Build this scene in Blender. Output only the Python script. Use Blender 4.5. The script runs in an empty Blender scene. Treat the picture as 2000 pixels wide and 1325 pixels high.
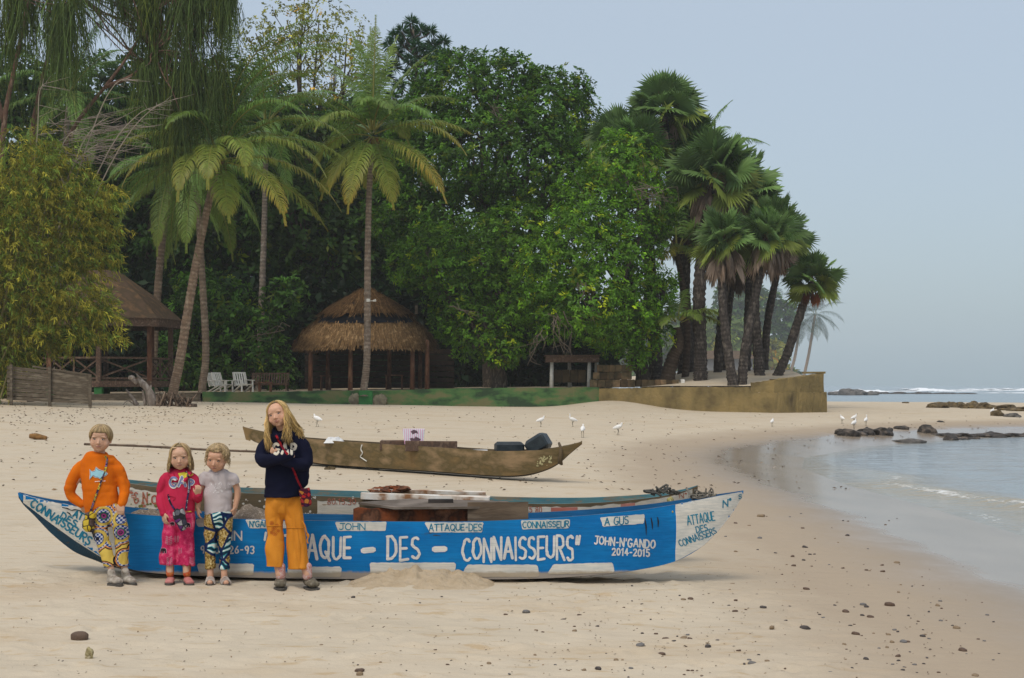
import bpy, bmesh, math, random
import numpy as np
from mathutils import Vector, Matrix, Quaternion
from mathutils.bvhtree import BVHTree
from mathutils.geometry import delaunay_2d_cdt

R = math.radians
scene = bpy.context.scene
COL = scene.collection
rng = np.random.default_rng(7)
random.seed(7)

# ------------------------------------------------------------------ camera
FPX, CX, HY, CH = 3000.0, 1000.0, 755.0, 1.56       # focal length in photo pixels, centre, horizon row, eye height
cam_d = bpy.data.cameras.new("camera")
cam = bpy.data.objects.new("camera", cam_d)
COL.objects.link(cam)
cam.location = (0, 0, CH)
cam.rotation_euler = (R(90), 0, 0)
cam_d.sensor_width = 36.0
cam_d.lens = FPX / 2000.0 * 36.0
cam_d.shift_y = (HY - 662.5) / 2000.0
cam_d.clip_start = 0.1
cam_d.clip_end = 30000
scene.camera = cam

# ------------------------------------------------------------------ world, sun, exposure
world = bpy.data.worlds.new("World")
scene.world = world
world.use_nodes = True
wn, wl = world.node_tree.nodes, world.node_tree.links
wn.clear()
SUN_EL, SUN_AZ = R(58), R(205)        # azimuth measured clockwise from +Y (behind the camera, a little left)
sky = wn.new("ShaderNodeTexSky")
sky.sky_type = 'NISHITA'
sky.sun_disc = False
sky.sun_elevation = SUN_EL
sky.sun_rotation = SUN_AZ
sky.air_density, sky.dust_density, sky.ozone_density = 1.0, 3.0, 1.5
bg_sky = wn.new("ShaderNodeBackground")
bg_sky.inputs[1].default_value = 0.05
wl.new(sky.outputs[0], bg_sky.inputs[0])
# the overcast veil: pale blue grey, a little deeper towards the horizon
tc = wn.new("ShaderNodeTexCoord")
sep = wn.new("ShaderNodeSeparateXYZ")
wl.new(tc.outputs['Generated'], sep.inputs[0])
nz = wn.new("ShaderNodeTexNoise"); nz.inputs['Scale'].default_value = 1.6; nz.inputs['Detail'].default_value = 3
wl.new(tc.outputs['Generated'], nz.inputs['Vector'])
mm = wn.new("ShaderNodeMath"); mm.operation = 'MULTIPLY_ADD'
mm.inputs[1].default_value = 0.10
wl.new(nz.outputs['Fac'], mm.inputs[0]); wl.new(sep.outputs['Z'], mm.inputs[2])
cr = wn.new("ShaderNodeValToRGB")
el = cr.color_ramp.elements
el[0].position, el[0].color = 0.02, (0.36, 0.46, 0.515, 1)
el[1].position, el[1].color = 0.22, (0.43, 0.50, 0.565, 1)
e = el.new(0.36); e.color = (0.475, 0.535, 0.60, 1)
e = el.new(1.0); e.color = (0.84, 0.85, 0.88, 1)
wl.new(mm.outputs[0], cr.inputs[0])
bg_veil = wn.new("ShaderNodeBackground")
bg_veil.inputs[1].default_value = 0.82
wl.new(cr.outputs[0], bg_veil.inputs[0])
add = wn.new("ShaderNodeAddShader")
wl.new(bg_sky.outputs[0], add.inputs[0]); wl.new(bg_veil.outputs[0], add.inputs[1])
wo = wn.new("ShaderNodeOutputWorld")
wl.new(add.outputs[0], wo.inputs[0])

sun_d = bpy.data.lights.new("sun", 'SUN')
sun_d.energy = 1.6
sun_d.angle = R(24)
sun_d.color = (1.0, 0.93, 0.82)
sun = bpy.data.objects.new("sun", sun_d)
COL.objects.link(sun)
sdir = Vector((math.sin(SUN_AZ) * math.cos(SUN_EL), math.cos(SUN_AZ) * math.cos(SUN_EL), math.sin(SUN_EL)))
sun.rotation_euler = (-sdir).to_track_quat('-Z', 'Y').to_euler()
sun.location = (0, -20, 60)

scene.view_settings.view_transform = 'Standard'
scene.view_settings.look = 'None'
scene.view_settings.exposure = 0.0
scene.view_settings.gamma = 1.0
scene.view_settings.use_curve_mapping = False
scene.cycles.use_denoising = True
scene.cycles.max_bounces = 6
scene.cycles.diffuse_bounces = 4
scene.cycles.glossy_bounces = 2
scene.cycles.transmission_bounces = 3
scene.cycles.transparent_max_bounces = 8
scene.cycles.volume_bounces = 1
scene.cycles.sample_clamp_indirect = 4.0

# ------------------------------------------------------------------ helpers
def P(px, py, Y):
    """the point at depth Y that the photograph shows at pixel (px, py)"""
    return Vector(((px - CX) / FPX * Y, Y, CH - (py - HY) / FPX * Y))

def lerp(a, b, t): return a + (b - a) * t
def sstep(a, b, x):
    t = np.clip((np.asarray(x, dtype=float) - a) / (b - a), 0, 1)
    return t * t * (3 - 2 * t)

def tag(o, label=None, cat=None, group=None, kind=None):
    if label: o["label"] = label
    if cat: o["category"] = cat
    if group: o["group"] = group
    if kind: o["kind"] = kind
    return o

def empty(name, loc, label=None, cat=None, group=None, rz=0.0):
    o = bpy.data.objects.new(name, None)
    COL.objects.link(o)
    o.location = loc
    o.rotation_euler = (0, 0, rz)
    o.empty_display_size = 0.2
    return tag(o, label, cat, group)

def mk(name, V, F, mat=None, parent=None, col=None, smooth=False, loc=None):
    """link one mesh object; V are world coordinates unless loc is given; a parent keeps them where they are"""
    V = np.asarray(V, dtype=np.float32).reshape(-1, 3)
    me = bpy.data.meshes.new(name)
    if isinstance(F, np.ndarray) and F.ndim == 2:
        k = F.shape[1]
        me.vertices.add(len(V)); me.vertices.foreach_set("co", V.ravel())
        me.loops.add(F.size); me.loops.foreach_set("vertex_index", F.astype(np.int32).ravel())
        me.polygons.add(len(F)); me.polygons.foreach_set("loop_start", np.arange(0, F.size, k, dtype=np.int32))
        me.update(calc_edges=True)
    else:
        me.from_pydata([tuple(v) for v in V.tolist()], [], [tuple(f) for f in F])
        me.update()
    if col is not None:
        c = np.ones((len(V), 4), dtype=np.float32)
        c[:, :3] = np.asarray(col, dtype=np.float32).reshape(-1, 3)
        at = me.color_attributes.new("Col", 'FLOAT_COLOR', 'POINT')
        at.data.foreach_set("color", c.ravel())
    if smooth:
        me.polygons.foreach_set("use_smooth", np.ones(len(me.polygons), dtype=bool))
    if mat is not None: me.materials.append(mat)
    o = bpy.data.objects.new(name, me)
    COL.objects.link(o)
    if parent is not None:
        o.parent = parent
        o.matrix_parent_inverse = world_of(parent).inverted()
    if loc is not None: o.location = loc
    return o

def world_of(o):
    m = Matrix.LocRotScale(o.location, o.rotation_euler, o.scale)
    if o.parent is not None:
        m = world_of(o.parent) @ o.matrix_parent_inverse @ m
    return m

def unit(a):
    a = np.asarray(a, dtype=float)
    return a / np.maximum(np.linalg.norm(a, axis=-1, keepdims=True), 1e-9)

def catmull(pts, n):
    """smooth curve through pts (k,d) sampled n times"""
    pts = np.asarray(pts, dtype=float)
    if len(pts) == 2:
        t = np.linspace(0, 1, n)[:, None]
        return pts[0] * (1 - t) + pts[1] * t
    p = np.vstack([2 * pts[0] - pts[1], pts, 2 * pts[-1] - pts[-2]])
    out = []
    for u in np.linspace(0, len(pts) - 1 - 1e-9, n):
        i = int(u); t = u - i
        a, b, c, d = p[i], p[i + 1], p[i + 2], p[i + 3]
        out.append(0.5 * (2 * b + (c - a) * t + (2 * a - 5 * b + 4 * c - d) * t * t + (3 * b - a - 3 * c + d) * t ** 3))
    return np.array(out)

def frames(pts):
    """parallel-transported frames along a polyline"""
    pts = np.asarray(pts, dtype=float)
    T = unit(np.gradient(pts, axis=0))
    ref = np.array([0, 0, 1.0]) if abs(T[0][2]) < 0.9 else np.array([0, 1.0, 0])
    U = [unit(np.cross(ref, T[0]))]
    for i in range(1, len(pts)):
        u = U[-1] - T[i] * np.dot(U[-1], T[i])
        U.append(unit(u))
    U = np.array(U)
    W = np.cross(T, U)
    return T, U, W

class MB:
    """collects shapes into one mesh (with one colour per vertex if wanted)"""
    def __init__(s): s.v, s.f, s.c, s.n, s.cur = [], [], [], 0, (1, 1, 1)
    def add(s, V, F, col=None):
        V = np.asarray(V, dtype=float).reshape(-1, 3)
        s.v.append(V)
        s.f += [tuple(int(i) + s.n for i in f) for f in F]
        c = s.cur if col is None else col
        c = np.asarray(c, dtype=float)
        s.c.append(np.tile(c, (len(V), 1)) if c.ndim == 1 else c)
        s.n += len(V)
    def box(s, c, size, rz=0.0, M=None, col=None, jit=0.0, bev=0.0):
        hx, hy, hz = [d / 2 for d in size]
        if bev:
            b = min(bev, hx * .49, hy * .49, hz * .49)
            V = []
            for z, k in ((-hz, b), (-hz + b, 0), (hz - b, 0), (hz, b)):
                x, y = hx - k, hy - k
                q = b * 0.6
                V += [(-x + q, -y, z), (x - q, -y, z), (x, -y + q, z), (x, y - q, z), (x - q, y, z), (-x + q, y, z), (-x, y - q, z), (-x, -y + q, z)]
            F = [tuple(reversed(range(8))), tuple(range(24, 32))]
            for k in range(3):
                for i in range(8):
                    j = (i + 1) % 8
                    F.append((k * 8 + i, k * 8 + j, k * 8 + 8 + j, k * 8 + 8 + i))
            V = np.array(V)
        else:
            V = np.array([(x, y, z) for z in (-hz, hz) for (x, y) in ((-hx, -hy), (hx, -hy), (hx, hy), (-hx, hy))])
            F = [(3, 2, 1, 0), (4, 5, 6, 7), (0, 1, 5, 4), (1, 2, 6, 5), (2, 3, 7, 6), (3, 0, 4, 7)]
        if jit: V = V + rng.uniform(-jit, jit, V.shape)
        if M is None:
            ca, sa = math.cos(rz), math.sin(rz)
            V = V @ np.array([[ca, sa, 0], [-sa, ca, 0], [0, 0, 1]])
        else:
            V = V @ np.array(M.to_3x3()).T
        s.add(V + np.asarray(c, dtype=float), F, col)
    def bar(s, a, b, w, h, col=None, up=(0, 0, 1), jit=0.0):
        """square bar from a to b, w across and h along 'up'"""
        a, b = np.asarray(a, dtype=float), np.asarray(b, dtype=float)
        t = unit(b - a); u = np.cross(np.asarray(up, dtype=float), t)
        if np.linalg.norm(u) < 1e-4: u = np.cross((1.0, 0, 0), t)
        u = unit(u); n = np.cross(t, u)
        V = [p + u * w / 2 * i + n * h / 2 * j for p in (a, b) for (i, j) in ((-1, -1), (1, -1), (1, 1), (-1, 1))]
        V = np.array(V)
        if jit: V = V + rng.uniform(-jit, jit, V.shape)
        s.add(V, [(0, 1, 2, 3), (7, 6, 5, 4), (0, 4, 5, 1), (1, 5, 6, 2), (2, 6, 7, 3), (3, 7, 4, 0)], col)
    def tube(s, pts, rad, n=8, col=None, cap=True, flat=1.0, wob=0.0):
        pts = np.asarray(pts, dtype=float)
        rad = np.atleast_1d(np.asarray(rad, dtype=float))
        rad = np.interp(np.linspace(0, 1, len(pts)), np.linspace(0, 1, len(rad)), rad) if len(rad) > 1 else np.full(len(pts), rad[0])
        T, U, W = frames(pts)
        a = np.linspace(0, 2 * math.pi, n, endpoint=False)
        V = []
        for p, r, u, w in zip(pts, rad, U, W):
            k = r * (1 + (rng.uniform(-wob, wob, n) if wob else 0))
            V.append(p + (np.cos(a) * k)[:, None] * u + (np.sin(a) * k * flat)[:, None] * w)
        V = np.vstack(V)
        m = len(pts)
        F = [(i * n + j, i * n + (j + 1) % n, (i + 1) * n + (j + 1) % n, (i + 1) * n + j) for i in range(m - 1) for j in range(n)]
        if cap: F += [tuple(reversed(range(n))), tuple(range((m - 1) * n, m * n))]
        if col is not None:
            col = np.asarray(col, dtype=float)
            if col.ndim == 2: col = np.repeat(col, n, axis=0)
        s.add(V, F, col)
    def ball(s, c, r, nu=12, nv=8, col=None, M=None, jit=0.0):
        r = np.broadcast_to(np.asarray(r, dtype=float), (3,))
        V, F = [], []
        for i in range(nv + 1):
            th = math.pi * i / nv
            for j in range(nu):
                ph = 2 * math.pi * j / nu
                V.append((math.sin(th) * math.cos(ph), math.sin(th) * math.sin(ph), math.cos(th)))
        V = np.array(V)
        if jit: V = V * (1 + rng.uniform(-jit, jit, (len(V), 1)))
        V = V * r
        if M is not None: V = V @ np.array(M.to_3x3()).T
        for i in range(nv):
            for j in range(nu):
                F.append((i * nu + j, (i + 1) * nu + j, (i + 1) * nu + (j + 1) % nu, i * nu + (j + 1) % nu))
        s.add(V + np.asarray(c, dtype=float), F, col)
    def build(s, name, mat, parent=None, smooth=False, colors=False):
        return mk(name, np.vstack(s.v), s.f, mat, parent, np.vstack(s.c) if colors else None, smooth)

def bvh_of(objs):
    V, F, n = [], [], 0
    for o in (objs if isinstance(objs, (list, tuple)) else [objs]):
        W = world_of(o)
        V += [W @ v.co for v in o.data.vertices]
        F += [tuple(i + n for i in p.vertices) for p in o.data.polygons]
        n = len(V)
    return BVHTree.FromPolygons(V, F)

EYE = Vector((0, 0, CH))
def hit(bvh, px, py, off=0.0):
    """where the sight line of pixel (px, py) meets a surface already built"""
    d = Vector(((px - CX) / FPX, 1.0, -(py - HY) / FPX)).normalized()
    loc, nor, i, dist = bvh.ray_cast(EYE, d)
    if loc is None: return None
    if nor.dot(d) > 0: nor = -nor
    return loc + nor * off

def outline_fill(polys, step):
    """union of closed 2D polygons -> triangulated vertices with a grid of inner points"""
    vs, faces = [], []
    for pl in polys:
        b = len(vs)
        vs += [Vector((float(x), float(y))) for x, y in pl]
        faces.append(list(range(b, len(vs))))
    if step:
        A = np.array([tuple(v) for v in vs])
        x0, y0 = A.min(0); x1, y1 = A.max(0)
        for x in np.arange(x0 + step / 2, x1, step):
            for y in np.arange(y0 + step / 2, y1, step):
                vs.append(Vector((float(x) + random.uniform(-.1, .1), float(y) + random.uniform(-.1, .1))))
    v, e_, f, ov, oe, of = delaunay_2d_cdt(vs, [], faces, 1, 1e-4)
    return [tuple(p) for p in v], [tuple(t) for t, o_ in zip(f, of) if len(o_)]

def densify(pl, step, closed=True):
    out = []
    n = len(pl)
    for i in range(n if closed else n - 1):
        a, b = np.array(pl[i], float), np.array(pl[(i + 1) % n], float)
        k = max(1, int(np.linalg.norm(b - a) / step))
        for t in range(k): out.append(tuple(a + (b - a) * t / k))
    if not closed: out.append(tuple(pl[-1]))
    return out

def paint_on(bvh, polys, mat, parent, name, off=0.003, step=6.0):
    """a coat of paint lying on a surface: polygons are photo pixels, laid onto the real surface"""
    v, f = outline_fill(polys, step)
    V = [hit(bvh, x, y, off) for x, y in v]
    ok = [i for i, p in enumerate(V) if p is not None]
    idx = {i: k for k, i in enumerate(ok)}
    F = [tuple(idx[i] for i in t) for t in f if all(i in idx for i in t)]
    if not F: return None
    # drop triangles that jump between surfaces
    G = []
    for t in F:
        ys = [V[ok[i]].y for i in t]
        if max(ys) - min(ys) < 0.12: G.append(t)
    return mk(name, [tuple(V[i]) for i in ok], G, mat, parent)

# ------------------------------------------------------------------ materials
def new_mat(name):
    m = bpy.data.materials.new(name)
    m.use_nodes = True
    nt = m.node_tree
    return m, nt.nodes, nt.links, nt.nodes['Principled BSDF']

def noise(nd, ln, scale, detail=4, rough=0.55, stretch=None, coord='Object', dist=0.0):
    t = nd.new("ShaderNodeTexCoord")
    n = nd.new("ShaderNodeTexNoise")
    n.inputs['Scale'].default_value = scale
    n.inputs['Detail'].default_value = detail
    n.inputs['Roughness'].default_value = rough
    n.inputs['Distortion'].default_value = dist
    if stretch:
        mp = nd.new("ShaderNodeMapping")
        mp.inputs['Scale'].default_value = stretch
        ln.new(t.outputs[coord], mp.inputs[0]); ln.new(mp.outputs[0], n.inputs['Vector'])
    else:
        ln.new(t.outputs[coord], n.inputs['Vector'])
    return n.outputs['Fac']

def ramp(nd, ln, fac, stops):
    r = nd.new("ShaderNodeValToRGB")
    while len(r.color_ramp.elements) < len(stops): r.color_ramp.elements.new(0.5)
    for e_, (p, c) in zip(r.color_ramp.elements, stops):
        e_.position = p
        e_.color = (*c, 1) if len(c) == 3 else (c[0], c[0], c[0], 1)
    ln.new(fac, r.inputs[0])
    return r.outputs[0]

def mixc(nd, ln, fac, a, b, mode='MIX'):
    m = nd.new("ShaderNodeMix"); m.data_type = 'RGBA'; m.blend_type = mode
    for k, v in ((0, fac), (6, a), (7, b)):
        if isinstance(v, (int, float)): m.inputs[k].default_value = v
        elif isinstance(v, tuple): m.inputs[k].default_value = (*v, 1)
        else: ln.new(v, m.inputs[k])
    return m.outputs[2]

def bump(nd, ln, bsdf, h, strength, dist=0.02):
    b = nd.new("ShaderNodeBump")
    b.inputs['Strength'].default_value = strength
    b.inputs['Distance'].default_value = dist
    ln.new(h, b.inputs['Height'])
    ln.new(b.outputs[0], bsdf.inputs['Normal'])

def mat(name, c1, c2=None, c3=None, scale=6, rough=0.75, bmp=0.0, bscale=None, stretch=None, lo=0.35, hi=0.65, detail=5, bdist=0.02, spec=0.3, attr=False, coord='Object'):
    """surface whose colour wanders between two or three tones"""
    m, nd, ln, bs = new_mat(name)
    bs.inputs['Roughness'].default_value = rough
    bs.inputs['Specular IOR Level'].default_value = spec
    if c2 is None: c2 = tuple(x * 0.8 for x in c1)
    f = noise(nd, ln, scale, detail, stretch=stretch, coord=coord)
    c = ramp(nd, ln, f, [(lo, c1), (hi, c2)] if c3 is None else [(lo, c1), ((lo + hi) / 2, c2), (hi, c3)])
    if attr:
        a = nd.new("ShaderNodeAttribute"); a.attribute_name = "Col"
        c = mixc(nd, ln, 1.0, c, a.outputs['Color'], 'MULTIPLY')
    ln.new(c, bs.inputs['Base Color'])
    if bmp:
        h = noise(nd, ln, bscale or scale * 3, 6, 0.6, stretch=stretch, coord=coord)
        bump(nd, ln, bs, h, bmp, bdist)
    return m

def leaf_mat(name, rough=0.55, trans=0.3, spec=0.2):
    m, nd, ln, bs = new_mat(name)
    a = nd.new("ShaderNodeAttribute"); a.attribute_name = "Col"
    ln.new(a.outputs['Color'], bs.inputs['Base Color'])
    bs.inputs['Roughness'].default_value = rough
    bs.inputs['Specular IOR Level'].default_value = spec
    t = nd.new("ShaderNodeBsdfTranslucent")
    ln.new(a.outputs['Color'], t.inputs[0])
    mx = nd.new("ShaderNodeMixShader")
    mx.inputs[0].default_value = trans
    ln.new(bs.outputs[0], mx.inputs[1]); ln.new(t.outputs[0], mx.inputs[2])
    ln.new(mx.outputs[0], nd['Material Output'].inputs[0])
    return m
# ------------------------------------------------------------------ ground, sea
SEA = -0.30
SHORE = np.array([(5.7, -30), (6.0, 4), (6.25, 14), (6.35, 19), (6.4, 24), (6.3, 29), (6.6, 35), (7.6, 40), (11.0, 47.5), (15.5, 54.0), (20.0, 58.5), (32, 65), (55, 74),
                  (70, 84), (60, 100), (40, 116), (25, 127), (23, 150), (28, 200), (66, 350), (98, 500), (90, 900)], float)
_poly = np.vstack([SHORE, [(-900, 900), (-900, -30)]])

def shore_d(X, Y):
    """metres inland from the water's edge (negative in the water)"""
    X = np.asarray(X, float); Y = np.asarray(Y, float)
    d2 = np.full(X.shape, 1e12)
    for a, b in zip(SHORE[:-1], SHORE[1:]):
        e_ = b - a
        t = np.clip(((X - a[0]) * e_[0] + (Y - a[1]) * e_[1]) / (e_ @ e_), 0, 1)
        d2 = np.minimum(d2, (X - a[0] - t * e_[0]) ** 2 + (Y - a[1] - t * e_[1]) ** 2)
    ins = np.zeros(X.shape, bool)
    n = len(_poly)
    for i in range(n):
        (x0, y0), (x1, y1) = _poly[i], _poly[(i + 1) % n]
        if y0 == y1: continue
        c = ((y0 > Y) != (y1 > Y)) & (X < (x1 - x0) * (Y - y0) / (y1 - y0) + x0)
        ins ^= c
    d = np.sqrt(d2)
    return np.where(ins, d, -d)

_tab = rng.random((64, 64, 4))
def vnoise(x, y, ch=0):
    """smooth value noise 0..1"""
    x = np.asarray(x, float); y = np.asarray(y, float)
    xi, yi = np.floor(x).astype(int), np.floor(y).astype(int)
    fx, fy = x - xi, y - yi
    fx, fy = fx * fx * (3 - 2 * fx), fy * fy * (3 - 2 * fy)
    t = _tab[:, :, ch]
    g = lambda i, j: t[i % 64, j % 64]
    return (g(xi, yi) * (1 - fx) + g(xi + 1, yi) * fx) * (1 - fy) + (g(xi, yi + 1) * (1 - fx) + g(xi + 1, yi + 1) * fx) * fy

def ground_z(X, Y):
    X = np.asarray(X, float); Y = np.asarray(Y, float)
    d = shore_d(X, Y)
    base = np.where(d > 0, SEA * np.exp(-np.maximum(d, 0) / 3.2), SEA + 0.085 * np.minimum(d, 0))
    base = np.maximum(base, -3.0)
    rise = sstep(13.5, 66, Y) * np.clip(0.67 - 0.0165 * X, 0.56, 1.15) * (1 - np.exp(-np.maximum(d, 0) / 8))
    h = base + rise
    h = h + 0.38 * np.exp(-((X - 4.6) / 2.2) ** 2 - ((Y - 69.5) / 3.0) ** 2)
    dry = sstep(2.5, 7, d)
    h = h + dry * (0.035 * (vnoise(X * .45, Y * .45) - .5) + 0.03 * (vnoise(X * 1.3 + 9, Y * 1.3, 1) - .5) * sstep(30, 10, Y))
    return h

def gz(x, y): return float(ground_z(np.array([x]), np.array([y]))[0])

def ground_points(px, py):
    """where the sight lines of photo pixels meet the sand"""
    px, py = np.atleast_1d(np.asarray(px, float)), np.atleast_1d(np.asarray(py, float))
    f = lambda Y: CH - (py - HY) / FPX * Y - ground_z((px - CX) / FPX * Y, Y)
    lo, hi = np.full(len(px), 4.0), np.full(len(px), 300.0); done = np.zeros(len(px), bool); prev = lo.copy()
    for Y in np.geomspace(4.5, 300, 60):
        b = (f(np.full(len(px), Y)) <= 0) & ~done
        lo[b], hi[b] = prev[b], Y; done |= b; prev[:] = Y
    for _ in range(16):
        m = (lo + hi) / 2; up = f(m) > 0
        lo, hi = np.where(up, m, lo), np.where(up, hi, m)
    return np.column_stack([(px - CX) / FPX * hi, hi, CH - (py - HY) / FPX * hi])
def on_ground(px, py): return Vector(ground_points(px, py)[0])

def sand_material():
    m, nd, ln, bs = new_mat("beach_sand")
    a = nd.new("ShaderNodeAttribute"); a.attribute_name = "Col"     # r: wetness, g: leaf litter near the trees
    sp = nd.new("ShaderNodeSeparateColor"); ln.new(a.outputs['Color'], sp.inputs[0])
    n1 = noise(nd, ln, 0.7, 5, 0.6, stretch=(0.6, 1.2, 1))
    dry = ramp(nd, ln, n1, [(0.3, (0.475, 0.41, 0.31)), (0.5, (0.515, 0.445, 0.34)), (0.75, (0.455, 0.37, 0.26))])
    n2 = noise(nd, ln, 5.0, 6, 0.62, stretch=(0.55, 1.5, 1))
    streak = ramp(nd, ln, n2, [(0.56, (1, 1, 1)), (0.66, (0.86, 0.76, 0.62))])
    dry = mixc(nd, ln, 0.8, dry, streak, 'MULTIPLY')
    n3 = noise(nd, ln, 190, 2, 0.7)
    grain = ramp(nd, ln, n3, [(0.3, (0.86, 0.85, 0.83)), (0.6, (1.06, 1.05, 1.04))])
    dry = mixc(nd, ln, 0.6, dry, grain, 'MULTIPLY')
    n4 = noise(nd, ln, 1.1, 4, 0.6, stretch=(1, .5, 1))
    wetc = ramp(nd, ln, n4, [(0.35, (0.235, 0.185, 0.130)), (0.65, (0.30, 0.24, 0.175))])
    wob = nd.new("ShaderNodeMath"); wob.operation = 'MULTIPLY_ADD'
    ln.new(n4, wob.inputs[0]); wob.inputs[1].default_value = 0.35
    ln.new(sp.outputs['Red'], wob.inputs[2])
    wet = ramp(nd, ln, wob.outputs[0], [(0.62, (0.0,)), (1.0, (1.0,))])
    damp = ramp(nd, ln, wob.outputs[0], [(0.18, (0.0,)), (0.55, (1.0,))])
    c = mixc(nd, ln, damp, dry, (0.37, 0.30, 0.22))
    c = mixc(nd, ln, wet, c, wetc)
    litc = ramp(nd, ln, noise(nd, ln, 3.0, 6, 0.7), [(0.45, (0.42, 0.30, 0.18)), (0.6, (0.16, 0.11, 0.06))])
    lit = nd.new("ShaderNodeMath"); lit.operation = 'MULTIPLY'
    ln.new(sp.outputs['Green'], lit.inputs[0])
    ln.new(ramp(nd, ln, noise(nd, ln, 0.9, 5), [(0.4, (0.,)), (0.6, (1.,))]), lit.inputs[1])
    c = mixc(nd, ln, lit.outputs[0], c, litc)
    ln.new(c, bs.inputs['Base Color'])
    ln.new(ramp(nd, ln, wet, [(0.0, (0.95,)), (0.75, (0.42,)), (1.0, (0.20,))]), bs.inputs['Roughness'])
    ln.new(ramp(nd, ln, wet, [(0.0, (0.05,)), (1.0, (0.45,))]), bs.inputs['Specular IOR Level'])
    h1 = noise(nd, ln, 3.2, 7, 0.62, stretch=(0.8, 1.3, 1))
    h2 = noise(nd, ln, 60, 3, 0.6)
    hm = nd.new("ShaderNodeMath"); hm.operation = 'MULTIPLY_ADD'
    ln.new(h2, hm.inputs[0]); hm.inputs[1].default_value = 0.06; ln.new(h1, hm.inputs[2])
    b = nd.new("ShaderNodeBump"); b.inputs['Distance'].default_value = 0.10
    ln.new(ramp(nd, ln, wet, [(0.0, (0.40,)), (0.7, (0.08,)), (1.0, (0.02,))]), b.inputs['Strength'])
    ln.new(hm.outputs[0], b.inputs['Height']); ln.new(b.outputs[0], bs.inputs['Normal'])
    return m

def grid_mesh(xs_of, ys):
    rows = [np.column_stack([xs_of(y), np.full(len(xs_of(y)), y)]) for y in ys]
    n = len(rows[0]); A = np.array(rows)
    i, j = np.meshgrid(np.arange(len(ys) - 1), np.arange(n - 1), indexing='ij')
    F = np.stack([i * n + j, i * n + j + 1, (i + 1) * n + j + 1, (i + 1) * n + j], -1).reshape(-1, 4)
    return A.reshape(-1, 2), F

# sand: rows widen with distance so that it stays fine where the camera looks closely
M_sand = sand_material()
ys = [-30, -15, -5, 2]
y = 5.0
while y < 690:
    ys.append(y); y += 0.028 * (y / 8) ** 1.25 if y < 60 else 0.035 * y ** 1.0 * 0.35
xs_u = np.concatenate([np.linspace(-900, -60, 24)[:-1], np.linspace(-60, -1, 12)[:-1]])
def xs_of(y):
    s = max(1.0, y / 12.0)
    inner = np.linspace(-5.6, 5.6, 300) * max(y, 7.0) / 12.0
    left = np.linspace(-900, inner[0], 26)[:-1]; left = inner[0] - (inner[0] - left) ** 1.0
    right = np.linspace(inner[-1], max(110.0, inner[-1] + 20), 26)[1:]
    return np.concatenate([left, inner, right])
XY, F = grid_mesh(xs_of, ys)
Z = ground_z(XY[:, 0], XY[:, 1])
D = shore_d(XY[:, 0], XY[:, 1])
# footprints and scuffs in the dry sand
for k in range(620):
    if k < 330:
        fx, fy = rng.uniform(-4.2, 2.2), rng.uniform(7.8, 13.5)
    else:
        fy = rng.uniform(13, 40); fx = rng.uniform(-.36, .12) * fy
    if shore_d(np.array([fx]), np.array([fy]))[0] < 3.5: continue
    a = rng.uniform(-.5, .5); L, W_, dep = rng.uniform(.06, .15), rng.uniform(.035, .07), rng.uniform(.006, .018)
    sel = np.where((abs(XY[:, 0] - fx) < .5) & (abs(XY[:, 1] - fy) < .5))[0]
    dx, dy = XY[sel, 0] - fx, XY[sel, 1] - fy
    u, v = dx * math.cos(a) + dy * math.sin(a), -dx * math.sin(a) + dy * math.cos(a)
    q = (u / L) ** 2 + (v / W_) ** 2
    Z[sel] += -dep * np.exp(-q) + dep * 0.8 * np.exp(-(np.sqrt(q) - 1.7) ** 2 / .25)
wet = np.clip(1.28 - D / 4.0, 0, 1.25)
wet = np.where(XY[:, 1] > 75, wet * .5, wet)
litter = sstep(48, 66, XY[:, 1]) * sstep(-14, -20, XY[:, 0])
ground = mk("sand", np.column_stack([XY, Z]), F, M_sand, col=np.column_stack([wet, litter, D * 0]), smooth=True)
tag(ground, "pale beige sand beach running from the boats up to the walls and wet near the water", "beach", kind="structure")

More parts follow.
